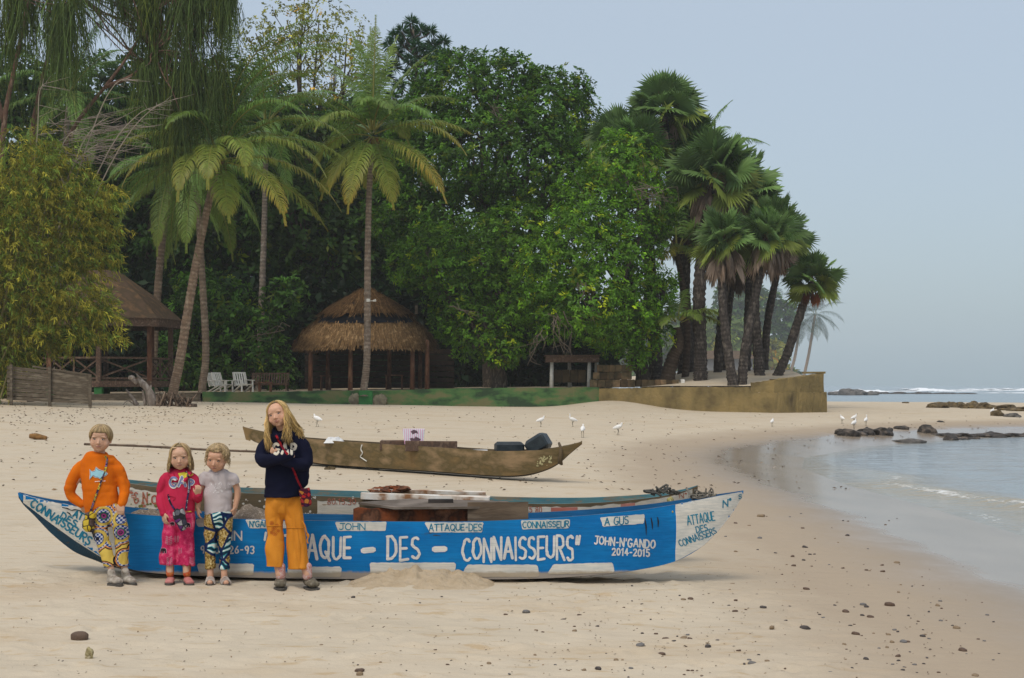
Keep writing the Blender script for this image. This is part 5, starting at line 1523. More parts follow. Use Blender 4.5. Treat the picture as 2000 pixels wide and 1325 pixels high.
letters("ATTAQUE", M_letter_blue, .006, wl_, 148, 997, 66, 13, 3.0, ang=24, gap=.25)
letters("ATTAQUE", M_letter_blue, .006, wr_, 1340, 1008, 54, 18, 2.0, ang=-10)
letters("DES", M_letter_blue, .006, wr_, 1358, 1029, 22, 12, 1.9, ang=-12)
letters("CONNAISSERS", M_letter_blue, .006, wr_, 1324, 1056, 76, 13, 1.8, ang=-20, gap=.2)
letters("N°", M_letter_blue, .006, wr_, 1412, 978, 15, 13, 2.4, rise=4)
letters("S", M_letter_blue, .006, wr_, 1442, 966, 6, 8, 1.8)
for x0, y0, x1, y1, sk, tx, tw, txt in ((480, 1015, 566, 1032, 6, 488, 54, "N'GANDO"), (655, 1019.5, 755, 1037, 5, 663, 50, "JOHN"), (830, 1020.5, 944, 1040, 8, 838, 103, "ATTAQUE-DES"), (1017, 1016.5, 1113, 1034, 3, 1021, 90, "CONNAISSEUR"), (1172, 1006.5, 1259, 1029, 5, 1181, 46, "A GUS")):
    t_ = -2 if x0 > 1000 else 0
    if x0 > 1100: t_ = -6
    p_ = painted([patch(x0, y0 + (4 if x0 > 1100 else 0), x1, y1, sk, tilt=t_)], M_boatwhite, "name_panel", .003)
    letters(txt, M_letter_blue, .006, p_, tx, y0 + 3 + (3 if x0 > 1100 else 0), tw, (y1 - y0) * .66, 2.0, gap=.18, rise=-t_ * .8)
for x0, y0, x1, y1, sk in ((385, 1101, 496, 1124, 4), (561, 1107, 667, 1127, 3), (722, 1099, 890, 1126, 2), (911, 1103, 1050, 1127, -10), (1079, 1102, 1197, 1122, -9), (383, 1013, 402, 1029, 2)):
    painted([patch(x0, y0, x1, y1, sk, 3, tilt=-3 if x0 > 1060 else 0)], M_boatwhite, "white_patch", .003)
letters("ATTAQUE", M_letter_white, .004, bb_, 532, 1044, 153, 44, 5.6, gap=.28, rise=-5)
letters('"', M_letter_white, .004, bb_, 518, 1041, 10, 40, 5.0)
letters("-", M_letter_white, .004, bb_, 706, 1052, 26, 40, 10.5)
letters("DES", M_letter_white, .004, bb_, 757, 1049, 62, 43, 5.4, gap=.3)
letters("-", M_letter_white, .004, bb_, 846, 1052, 26, 40, 10.5)
letters('CONNAISSEURS"', M_letter_white, .004, bb_, 904, 1052, 229, 42, 5.2, gap=.26, rise=5)
letters("JOHN-N'GANDO", M_letter_white, .004, bb_, 1162, 1048, 118, 15, 3.0, gap=.26, ang=4)
letters("2014-2015", M_letter_white, .004, bb_, 1196, 1071, 72, 13, 2.8, gap=.28, ang=2)
letters("JOHN", M_letter_white, .004, bb_, 402, 1038, 70, 17, 3.0)
letters("TEL: 90.00.26-93", M_letter_white, .004, bb_, 345, 1067, 151, 14, 2.6, gap=.34)
mb = MB()                                                     # patched crack at the bow, cracks under the stern rail
for a, b in (((122, 991), (140, 997)), ((140, 997), (152, 996)), ((152, 996), (163, 1003)), ((131, 1000), (140, 1008)), ((1259, 1012), (1262, 1045)), ((1271, 1011), (1274, 1034)), ((1284, 1010), (1285, 1030)), ((182, 1036), (185, 1056))):
    pl = [hit(bv, *q, .005) for q in (a, ((a[0] + b[0]) / 2 + 1, (a[1] + b[1]) / 2 - 1), b)]
    if all(pl): mb.tube(pl, [.003, .006, .002], 4)
mb.build("cracks", mat("crack_black", (.02, .018, .015)), bb_)
for px in (560, 720, 1045, 1130, 1220):
    x = P(px, 1000, 12.85).x; w_ = float(np.interp(px, [s[0] for s in ST], [s[4] for s in ST])) - .03; zt = P(px, gunrow(px), 12.85 - w_).z - .06
    rib = MB(); rib.bar((x, 12.85 - w_, zt), (x, 12.85 + w_, zt), .09, .03)
    rib.build("thwart", M_inside, bb_)

# ---- things lying in the blue pirogue
M_rust = mat("rusty_sheet_iron", (.22, .065, .025), (.07, .035, .022), (.30, .13, .07), scale=6, rough=.9, bmp=.6, bscale=20, detail=8, spec=.1)
M_board = mat("grey_board", (.17, .125, .085), (.11, .08, .055), (.23, .18, .13), scale=4, rough=.9, bmp=.3, bscale=30, stretch=(.4, 1, 2), spec=.1)
M_plate = mat("worn_grey_plate", (.15, .12, .095), (.10, .08, .062), (.20, .165, .135), scale=3, rough=.8, spec=.2)
M_rustwhite = mat("rust_streaked_white_paint", (.70, .69, .65), (.62, .55, .46), (.26, .12, .05), scale=5, lo=.36, hi=.62, rough=.7, detail=8)
Z = lambda py, Y: P(0, py, Y).z
def thing_box(name, label, cat, x0, x1, y0, y1, Y, dep, m_, jit=.008, rz=0, bev=.006):
    a, b = P(x0, y0, Y), P(x1, y1, Y)
    mb = MB(); mb.box(((a.x + b.x) / 2, Y + dep / 2, (a.z + b.z) / 2), (b.x - a.x, dep, a.z - b.z), rz=rz, jit=jit, bev=0 if jit else bev)
    o = mb.build(name, m_); return tag(o, label, cat)
mb = MB()
xs = np.linspace(690, 914, 26); Yp = 12.74
top = [P(x, 991 + 4 * vnoise(np.array([x * .08]), np.array([2.]))[0] + (7 if x < 735 else 0) * 0, Yp) for x in xs]
bot = [P(x, 1040, Yp) for x in xs]
f = np.array([tuple(p + Vector((0, .012 * math.sin(i * 1.3), 0))) for i, p in enumerate(top)] + [tuple(p) for p in bot])
n = len(xs); V = np.vstack([f, f + [0, .02, 0]])
F = [(i, i + 1, n + i + 1, n + i) for i in range(n - 1)] + [(2 * n + i + 1, 2 * n + i, 3 * n + i, 3 * n + i + 1) for i in range(n - 1)] + [(i + 1, i, 2 * n + i, 2 * n + i + 1) for i in range(n - 1)] + [(0, n, 3 * n, 2 * n), (n - 1, 3 * n - 1, 4 * n - 1, 2 * n - 1)]
mb.add(V, F); o = mb.build("rusty_sheet", M_rust); tag(o, "rust red iron sheet standing upright in the blue pirogue", "metal sheet")
mb = MB(); a, b, c, d = P(700, 981, 12.86), P(915, 990, 12.66), P(1010, 988, 12.75), P(800, 974, 13.3)
b2 = P(770, 991, 12.66)
V = np.array([tuple(v) for v in (a, b2, b, c, P(990, 979, 13.3), d)]); V = np.vstack([V, V - [0, 0, .018]])
mb.add(V, [(0, 1, 2, 3, 4, 5), (11, 10, 9, 8, 7, 6)] + [(i, 6 + i, 6 + (i + 1) % 6, (i + 1) % 6) for i in range(6)])
o = mb.build("grey_plate", M_plate); tag(o, "flat grey plate lying across the top of the blue pirogue", "plate")
thing_box("wooden_board", "brown weathered board standing on edge beside the rusty sheet", "board", 914, 1031, 981, 1036, 12.68, .025, M_board, .004)
thing_box("dark_bar", "short black bar lying on the grey plate", "bar", 836, 885, 976, 984, 12.95, .06, mat("black_iron", (.03, .026, .024), (.05, .04, .035)), .003)
# white rusty rails on the far boat
Yr = 13.75
rl = MB(); rl.bar(np.array(P(728, 959, Yr + .15)), np.array(P(948, 966, Yr + .15)), .13, .04, jit=.006); o = rl.build("white_rail", M_rustwhite); tag(o, "rust streaked white metal rail laid along the far boat, uppermost of the two", "rail")
rl = MB(); rl.bar(np.array(P(705, 969, Yr - .1)), np.array(P(956, 977, Yr - .1)), .14, .055, jit=.006); o = rl.build("white_rail", M_rustwhite); tag(o, "greenish white metal rail lying just below the other rusty rail", "rail")
mb = MB(); mb.bar(np.array(P(726, 964, Yr - .02)), np.array(P(951, 971, Yr - .02)), .05, .02, jit=.004); o = mb.build("brown_batten", M_board); tag(o, "thin brown batten wedged between the two white rails", "batten")
mb = MB()
for q in range(16):
    p = P(rng.uniform(730, 790), rng.uniform(953, 960), Yr + rng.uniform(0, .3)); mb.ball(p, (.07, .06, .022), 7, 5, jit=.25)
o = mb.build("rust_crust", M_rust); tag(o, "brown crumbling heap of rust and rag on the end of the upper rail", "scrap")
# fishing nets
M_net = mat("fishing_net", (.27, .215, .165), (.15, .12, .09), (.36, .30, .24), scale=40, rough=1.0, bmp=1.0, bscale=120, bdist=.01, spec=.05)
def heap(name, label, px0, px1, ytop, ybase, Y, dep, m_, cat="net"):
    a, b = P(px0, ybase, Y), P(px1, ybase, Y); h = P(0, ytop, Y).z - a.z
    nx, ny = 40, 14; V = []
    for j in range(ny):
        for i in range(nx):
            u, v = i / (nx - 1) * 2 - 1, j / (ny - 1) * 2 - 1
            k = max(0, 1 - u * u) ** .7 * max(0, 1 - v * v) ** .7
            q = vnoise(np.array([u * 5 + px0]), np.array([v * 3.]))[0]
            V.append(((a.x + b.x) / 2 + u * (b.x - a.x) / 2, Y + v * dep / 2, a.z - .03 + (h + .03) * k * (.7 + .5 * q)))
    F = np.array([(j * nx + i, j * nx + i + 1, (j + 1) * nx + i + 1, (j + 1) * nx + i) for j in range(ny - 1) for i in range(nx - 1)])
    o = mk(name, V, F, m_, smooth=True); return tag(o, label, cat)
heap("fishing_net", "grey brown fishing net heaped in the blue pirogue behind the tall girl", 440, 556, 989, 1018, 12.92, .55, M_net)
heap("fishing_net", "thin grey fishing net bundled in the blue pirogue beside the boy", 240, 345, 995, 1010, 12.92, .5, M_net)
# rope tangle at the stern
M_rope = mat("old_rope", (.20, .18, .14), (.09, .08, .07), scale=20, rough=1)
def coil(label, px, py, Y, n, r, m_, spread=(.25, .1)):
    c = np.array(P(px, py, Y)); mb = MB()
    for q in range(n):
        k = 14; a0 = rng.uniform(0, 6.28); rr = rng.uniform(.4, 1)
        pts = [c + np.array([spread[0] * rr * math.cos(a0 + t * 5) + rng.normal(0, .02), .12 * rr * math.sin(a0 + t * 5), abs(rng.normal(0, .03)) + spread[1] * rng.random() * .5]) for t in np.linspace(0, 1, k)]
        mb.tube(catmull(pts, 30), r, 5)
    o = mb.build("rope", m_, smooth=True); return tag(o, label, "rope")
coil("tangled grey rope heaped in the white stern of the blue pirogue", 1375, 977, 12.9, 5, .007, M_rope, (.11, .03))
coil("dark rope coil lying on the rail of the far striped boat", 1292, 968, 13.7, 4, .010, mat("dark_rope", (.05, .05, .045), (.09, .085, .07), scale=20), (.13, .05))
mb = MB(); pts = [P(1341, 954, 13.6), P(1347, 968, 13.3), P(1338, 985, 13.0), P(1322, 996, 12.86)]
mb.tube(catmull(pts, 16), .011, 6); o = mb.build("mooring_rope", M_rope, smooth=True); tag(o, "slack rope slung from the far boat down to the blue pirogue", "rope")
mb = MB(); pts = [P(1309, 976, 13.5), P(1311, 986, 13.1), P(1313, 997, 12.70), P(1314, 1002, 12.67)]
mb.tube(catmull(pts, 16), .008, 6); mb.ball(P(1309, 977, 13.5), .03, 7, 5, jit=.3); o = mb.build("yellow_tie", mat("yellow_cord", (.38, .33, .10), (.25, .22, .12), scale=20), smooth=True); tag(o, "yellowish cord knotted over the rail of the blue pirogue", "cord")

# ---- the worn striped boat behind
sb = empty("worn_boat", (float(P(760, 990, 14.15).x), 14.15, 0.0), "old peeling wooden boat with faded lettering lying behind the blue pirogue", "boat")
M_old = boat_paint("peeling_boat_paint", (.17, .125, .075), (.12, .09, .05), (.42, .39, .33), amount=.66, scale=4)
M_teal = boat_paint("teal_rail_paint", (.10, .20, .20), (.05, .17, .22), (.20, .17, .12), amount=.52, scale=5)
M_oldwhite = boat_paint("old_white_paint", (.66, .62, .54), (.56, .50, .40), (.20, .13, .07), amount=.60)
M_pink = boat_paint("faded_red_paint", (.50, .14, .10), (.45, .20, .16), (.6, .55, .5), amount=.66)
M_oldred = boat_paint("old_red_lettering", (.42, .12, .07), (.36, .16, .11), (.6, .55, .46), amount=.60)
ST2 = [(150, 930, 938, 940, .02, .01), (185, 934, 966, 968, .09, .05), (230, 941, 1000, 1003, .17, .11), (300, 951, 1040, 1043, .26, .18), (400, 960, 1070, 1072, .33, .24), (520, 965, 1082, 1083, .37, .28), (700, 972, 1088, 1089, .40, .31), (860, 979, 1089, 1090, .41, .32), (1030, 984, 1086, 1087, .40, .31), (1150, 983, 1075, 1077, .35, .26), (1240, 976, 1052, 1054, .27, .18), (1300, 968, 1022, 1024, .18, .11), (1340, 958, 988, 990, .09, .05), (1363, 949, 956, 957, .02, .01)]
h2 = hull("hull", ST2, lambda px: 14.1, .035, sb, [M_old, M_bottom, M_teal, M_teal], n=100)
bv2 = bvh_of(h2)
g2 = lambda px: float(np.interp(px, [s[0] for s in ST2], [s[1] for s in ST2]))
k2 = lambda px: float(np.interp(px, [s[0] for s in ST2], [s[2] for s in ST2]))
def band2(x0, x1, a, b, n=30, jag=0.0):
    xs = np.linspace(x0, x1, n)
    return [(x, lerp(g2(x), k2(x), a) + rng.uniform(-jag, jag)) for x in xs] + [(x, lerp(g2(x), k2(x), b)) for x in xs[::-1]]
def painted2(polys, m_, nm, off, par=sb, step=7.): return paint_on(bv2, polys, m_, par, nm, off, step)
bp = painted2([band2(205, 378, .12, .95, jag=1.5)], M_oldwhite, "peeling_panel", .003)
sw = painted2([band2(1032, 1352, .07, .9, jag=1.2)], M_oldwhite, "white_band", .003)
for x0, x1 in ((1076, 1128), (1212, 1240)): painted2([band2(x0, x1, .08, .88, n=14)], M_pink, "red_stripe", .006)
painted2([band2(620, 702, .08, .30, n=16, jag=1.5)], M_oldwhite, "white_patch", .003)
def old_letters(t_, *a, par=sb, m_=None, **k): return painted2(hand_text(t_, *a, **k), m_ or M_oldred, "lettering", .007, par, 0)
old_letters("5 80", 1034, 990, 24, 11, 1.6, par=sw); old_letters("80.15.30", 640, 974, 55, 11, 1.6); old_letters("N°", 1326, 963, 14, 9, 1.6, par=sw)
for q in range(150):                                          # flaking paint and scrawled tags on the bow and side
    pass
fl_ = []
for q in range(95):
    x = rng.uniform(255, 372); y = g2(x) + rng.uniform(12, 52); s_ = rng.uniform(1.5, 5)
    fl_.append([(x + s_ * math.cos(a) * rng.uniform(.6, 1.2), y + s_ * math.sin(a) * rng.uniform(.5, 1)) for a in np.linspace(0, 6.28, 7)[:-1]])
painted2(fl_[:40], boat_paint("olive_flakes", (.20, .19, .05), (.13, .12, .05), (.3, .25, .1)), "flaking_paint", .0055, step=0)
painted2(fl_[40:60], M_oldred, "flaking_paint", .0085, step=0)
old_letters("CAS", 297, 968, 34, 17, 3.0, par=bp); old_letters("AS", 338, 964, 28, 17, 2.6, par=bp); old_letters("G N", 262, 962, 26, 20, 2.6, par=bp)
fl_ = []
for q in range(110):
    x = rng.uniform(440, 700); y = 1008 + rng.uniform(-5, 3) - (rng.uniform(0, 34) if q > 60 else 0); s_ = rng.uniform(1, 3.5); fl_.append([(x + s_ * math.cos(a) * rng.uniform(.6, 1.4), y + s_ * math.sin(a) * rng.uniform(.6, 1.2)) for a in np.linspace(0, 6.28, 7)[:-1]])
painted2(fl_, M_oldwhite, "flaking_paint", .003, step=0)

# ---- the brown dugout further up the beach
dc = empty("dugout_canoe", (float(P(800, 920, 26.8).x), 26.8, gz(P(800, 920, 26.8).x, 26.8)), "bare brown dugout canoe with sharp ends lying alone up the beach", "boat")
M_dug = mat("weathered_hull_wood", (.22, .145, .065), (.125, .095, .045), (.29, .20, .11), scale=2.6, rough=.9, bmp=.5, bscale=14, detail=8, stretch=(.35, 1, 1.4), spec=.12)
M_dugdark = mat("dark_hull_wood", (.10, .07, .035), (.06, .045, .03), scale=3, rough=.9)
Yd_ = lambda px: float(np.interp(px, [474, 620, 985, 1137], [29.6, 28.6, 25.6, 24.8]))
ST3 = [(474, 834, 838, 839, .05, .02), (487, 838, 857, 858, .09, .05), (506, 843, 866, 868, .14, .09), (530, 848, 877, 880, .19, .13), (570, 854, 892, 896, .27, .20), (620, 859, 905, 908, .32, .25), (720, 866, 913, 915, .36, .28), (850, 874, 921, 923, .38, .30), (960, 881, 929, 931, .37, .29), (1020, 881, 928, 931, .32, .24), (1060, 879, 919, 922, .25, .17), (1090, 875, 905, 908, .17, .10), (1115, 869, 884, 886, .09, .05), (1137, 863, 867, 868, .03, .015)]
h3 = hull("hull", ST3, Yd_, .05, dc, [M_dug, M_dugdark, M_dugdark, M_dug], n=90)
bv3 = bvh_of(h3)
mb = MB(); a = np.array(P(480, 852, 29.4))
mb.add([P(474, 835, 29.55), P(480, 859, 29.5), P(489, 862, 29.45), P(492, 846, 29.4), P(474, 835, 29.7), P(480, 859, 29.68), P(489, 862, 29.66), P(492, 846, 29.62)], [(0, 1, 2, 3), (7, 6, 5, 4), (0, 4, 5, 1), (1, 5, 6, 2), (2, 6, 7, 3), (3, 7, 4, 0)]); mb.build("prow_barb", M_dug, dc)
mb = MB(); mb.tube(catmull([P(1092, 866, 25.1), P(1096, 880, 24.85), P(1094, 903, 24.9), P(1099, 905, 24.9)], 8), [.022, .03, .04, .03], 6); mb.build("stern_peg", M_dugdark, dc, smooth=True)
fl_ = []
for q in range(36):
    x = rng.uniform(1048, 1078); y = 905 - (x - 1048) * .35 + rng.normal(0, 5); s_ = rng.uniform(.8, 2.4); fl_.append([(x + s_ * math.cos(a), y + s_ * math.sin(a) * rng.uniform(.6, 1.4)) for a in np.linspace(0, 6.28, 7)[:-1]])
paint_on(bv3, fl_, mat("yellow_lichen", (.48, .44, .24), (.35, .32, .16), scale=12), dc, "lichen_spots", .004, 0)
pl = [hit(bv3, x, y, .012) for x, y in ((708, 869), (706, 878), (709, 885), (705, 892), (711, 897), (717, 901))]
pl = [p for p in pl if p]
if len(pl) > 2:
    mb = MB(); mb.tube(catmull(pl, 24), .011, 6); o = mb.build("white_rope", M_white_paint, smooth=True); tag(o, "short white rope hanging down the side of the brown canoe", "rope")
k26 = 27 / FPX
def cargo(name, label, cat, x0, x1, y0, y1, Y, dep, m_, rz=0, roll=0, bev=.02, jit=0):
    a, b = P(x0, y0, Y), P(x1, y1, Y); mb = MB()
    M_ = Matrix.Rotation(rz, 3, 'Z') @ Matrix.Rotation(roll, 3, 'Y')
    mb.box(((a.x + b.x) / 2, Y + dep / 2, (a.z + b.z) / 2), (b.x - a.x, dep, a.z - b.z), M=M_, bev=bev, jit=jit); o = mb.build(name, m_); return tag(o, label, cat)
M_can = mat("black_plastic_can", (.014, .022, .028), (.03, .04, .045), scale=9, rough=.45, bmp=.5, bscale=14)
cargo("black_canister", "dark flat canister lying level in the brown canoe", "canister", 967, 1022, 864, 886, 25.5, .36, M_can, rz=.15, bev=.05)
cargo("black_canister", "dark square canister tipped on its corner in the brown canoe", "canister", 1030, 1074, 852, 886, 25.4, .32, M_can, rz=-.3, roll=-.55, bev=.05)
cargo("brown_crate", "low brown wooden crate with a dark lid in the brown canoe", "crate", 742, 800, 861, 880, 27.2, .45, M_timber, bev=.01, jit=.006)
cargo("brown_plank", "dark brown notched plank on edge beside the printed bag", "plank", 791, 893, 862, 882, 26.6, .06, M_timber, rz=-.02, bev=.006, jit=.006)
M_clothw = mat("white_cloth", (.68, .68, .66), (.56, .56, .55), scale=6, rough=.9, bmp=.6, bscale=10)
heap("white_cloth", "crumpled white cloth lying in the brown canoe behind the tall girl", 634, 672, 852, 862, 28.2, .4, M_clothw, "cloth")
cargo("white_board", "thin white board lying flat near the dark canisters", "board", 916, 952, 880, 884, 25.9, .3, M_clothw, bev=.005)
# printed shopping bag: plain pastel stripes and a soft figure-free motif
pb_ = empty("shopping_bag", tuple(P(807, 866, 27.0)), "pale pink and blue striped shopping bag standing in the brown canoe", "bag")
a, b = P(786, 838, 27.0), P(829, 868, 27.0)
mb = MB(); mb.add([(a.x, 27.0, a.z), (b.x, 26.98, a.z - .01), (b.x - .02, 26.97, b.z), (a.x + .04, 26.98, b.z), (a.x + .02, 27.16, a.z), (b.x, 27.14, a.z), (b.x - .03, 27.16, b.z), (a.x + .05, 27.16, b.z)], [(3, 2, 1, 0), (4, 5, 6, 7), (0, 1, 5, 4), (1, 2, 6, 5), (2, 3, 7, 6), (3, 0, 4, 7)])
bgm, nd, ln, bs = new_mat("striped_bag_print")
tcn = nd.new("ShaderNodeTexCoord"); wv = nd.new("ShaderNodeTexWave"); wv.inputs['Scale'].default_value = 9; wv.inputs['Distortion'].default_value = 1.2; ln.new(tcn.outputs['Object'], wv.inputs['Vector'])
ln.new(ramp(nd, ln, wv.outputs['Fac'], [(.2, (.66, .30, .46)), (.45, (.72, .70, .72)), (.7, (.36, .55, .68)), (.95, (.75, .72, .70))]), bs.inputs['Base Color'])
mb.build("bag_body", bgm, pb_)
bvb = bvh_of([o for o in pb_.children])
paint_on(bvb, [[(802, 843), (808, 839.5), (815, 842), (817, 848), (812, 846), (806, 849)], [(800, 857), (812, 853), (822, 858), (818, 864), (804, 864)]], mat("dark_print", (.12, .07, .09)), pb_, "print", .003, 2)

# sand heap against the pirogue
a = P(828, 1136, 12.35)
nx, ny = 90, 26; V = []
for j in range(ny):
    for i in range(nx):
        u, v = i / (nx - 1) * 2 - 1, j / (ny - 1)
        x = a.x + u * .62; yv = 12.08 + v * .56
        prof = max(0, 1 - abs(u + .05) ** 2.2) ** .9
        sl = min(1, v / .8) ** .85 if v < .8 else 1
        lum = .030 * (vnoise(np.array([x * 14]), np.array([yv * 14]))[0] - .4) + .02 * (vnoise(np.array([x * 31]), np.array([yv * 31]), 1)[0] - .5)
        V.append((x, yv, gz(x, yv) - .012 + prof * sl * (.118 + 2.2 * lum)))
F = np.array([(j * nx + i, j * nx + i + 1, (j + 1) * nx + i + 1, (j + 1) * nx + i) for j in range(ny - 1) for i in range(nx - 1)])
o = mk("sand_heap", V, F, mat("dug_sand", (.47, .375, .26), (.39, .305, .20), scale=9, rough=1, bmp=.9, bscale=30, spec=.03), smooth=True)
tag(o, "loose heap of darker sand dug up against the side of the blue pirogue", "sand heap")
# ------------------------------------------------------------------ the four children
def grow(name, mb, mat_, parent, voxel=.005, smooth=5, fold=0.0, fscale=(9, 16), colf=None, seed=0):
    """melt the collected closed shapes into one continuous skin"""
    o = mb.build(name, mat_, parent)
    r = o.modifiers.new("r", 'REMESH'); r.mode = 'VOXEL'; r.voxel_size = voxel; r.use_smooth_shade = True
    s = o.modifiers.new("s", 'SMOOTH'); s.factor = .5; s.iterations = smooth
    dg = bpy.context.evaluated_depsgraph_get()
    me = bpy.data.meshes.new_from_object(o.evaluated_get(dg))
    old = o.data; o.modifiers.clear(); o.data = me; bpy.data.meshes.remove(old); me.name = name
    if not me.materials: me.materials.append(mat_)
    n = len(me.vertices)
    V = np.empty(n * 3, np.float32); me.vertices.foreach_get("co", V); V = V.reshape(-1, 3).astype(float)
    if fold:
        N = np.empty(n * 3, np.float32); me.vertices.foreach_get("normal", N); N = N.reshape(-1, 3)
        u = V[:, 0] * fscale[0] + V[:, 1] * fscale[0] * .7 + seed; w = V[:, 2] * fscale[1]
        wx = vnoise(u * .6 + 3, w * .5 + 7, 1) * 2.5
        h = np.abs(vnoise(u + wx, w * 1.0 + wx, 2) - .5) * 2 + .5 * np.abs(vnoise(u * 2.2 + 5 + wx, w * 2.1, 3) - .5) * 2
        V = V + N * ((h - .6) * fold)[:, None]
        me.vertices.foreach_set("co", V.astype(np.float32).ravel()); me.update()
    if colf is not None:
        c = np.ones((n, 4), np.float32); c[:, :3] = colf(V)
        at = me.color_attributes.new("Col", 'FLOAT_COLOR', 'POINT'); at.data.foreach_set("color", c.ravel())
    me.polygons.foreach_set("use_smooth", np.ones(len(me.polygons), dtype=bool))
    return o

def chain(mb, pts, rad, n=14, flat=1.0, m=None, round0=True, round1=True):
    """closed limb through the points with rounded ends"""
    pts = np.array([tuple(p) for p in pts], float); rad = np.array(rad, float)
    m = m or max(10, len(pts) * 5)
    c = catmull(pts, m); r = np.interp(np.linspace(0, 1, m), np.linspace(0, 1, len(rad)), rad)
    fl = np.broadcast_to(np.asarray(flat, float), (len(rad),)); fl = np.interp(np.linspace(0, 1, m), np.linspace(0, 1, len(rad)), fl)
    T, U, W = frames(c)
    a = np.linspace(0, 2 * math.pi, n, endpoint=False)
    V = []
    def ring(p, r_, u, w, f): V.extend(p + (np.cos(a) * r_)[:, None] * u + (np.sin(a) * r_ * f)[:, None] * w)
    if round0:
        for q in (80, 55, 25): ring(c[0] - T[0] * r[0] * math.sin(R(q)) * .8 * min(1, fl[0]), r[0] * math.cos(R(q)), U[0], W[0], fl[0])
    for i in range(m): ring(c[i], r[i], U[i], W[i], fl[i])
    if round1:
        for q in (25, 55, 80): ring(c[-1] + T[-1] * r[-1] * math.sin(R(q)) * .8 * min(1, fl[-1]), r[-1] * math.cos(R(q)), U[-1], W[-1], fl[-1])
    k = len(V) // n
    F = [(i * n + j, i * n + (j + 1) % n, (i + 1) * n + (j + 1) % n, (i + 1) * n + j) for i in range(k - 1) for j in range(n)]
    F += [tuple(reversed(range(n))), tuple(range((k - 1) * n, k * n))]
    mb.add(V, F)

def skin_material():
    m, nd, ln, bs = new_mat("skin")
    a = nd.new("ShaderNodeAttribute"); a.attribute_name = "Col"
    ln.new(mixc(nd, ln, .25, a.outputs['Color'], ramp(nd, ln, noise(nd, ln, 40, 4), [(.35, (.85, .8, .78)), (.65, (1.1, 1.08, 1.05))]), 'MULTIPLY'), bs.inputs['Base Color'])
    bs.inputs['Roughness'].default_value = .55; bs.inputs['Specular IOR Level'].default_value = .3
    bs.inputs['Subsurface Weight'].default_value = .12; bs.inputs['Subsurface Radius'].default_value = (.012, .005, .003); bs.inputs['Subsurface Scale'].default_value = .5
    return m
M_skin = skin_material()
M_eye = mat("eye_surface", (1, 1, 1), (1, 1, 1), attr=True, rough=.2)
M_hair = mat("blond_hair", (1, 1, 1), (.72, .68, .62), scale=60, rough=.5, attr=True, stretch=(1, 1, .2), spec=.35)

def cloth(name, c1, c2, scale=6, bscale=260, bmp=.25, rough=.9, **k): return mat(name, c1, c2, scale=scale, rough=rough, bmp=bmp, bscale=bscale, bdist=.004, spec=.08, **k)

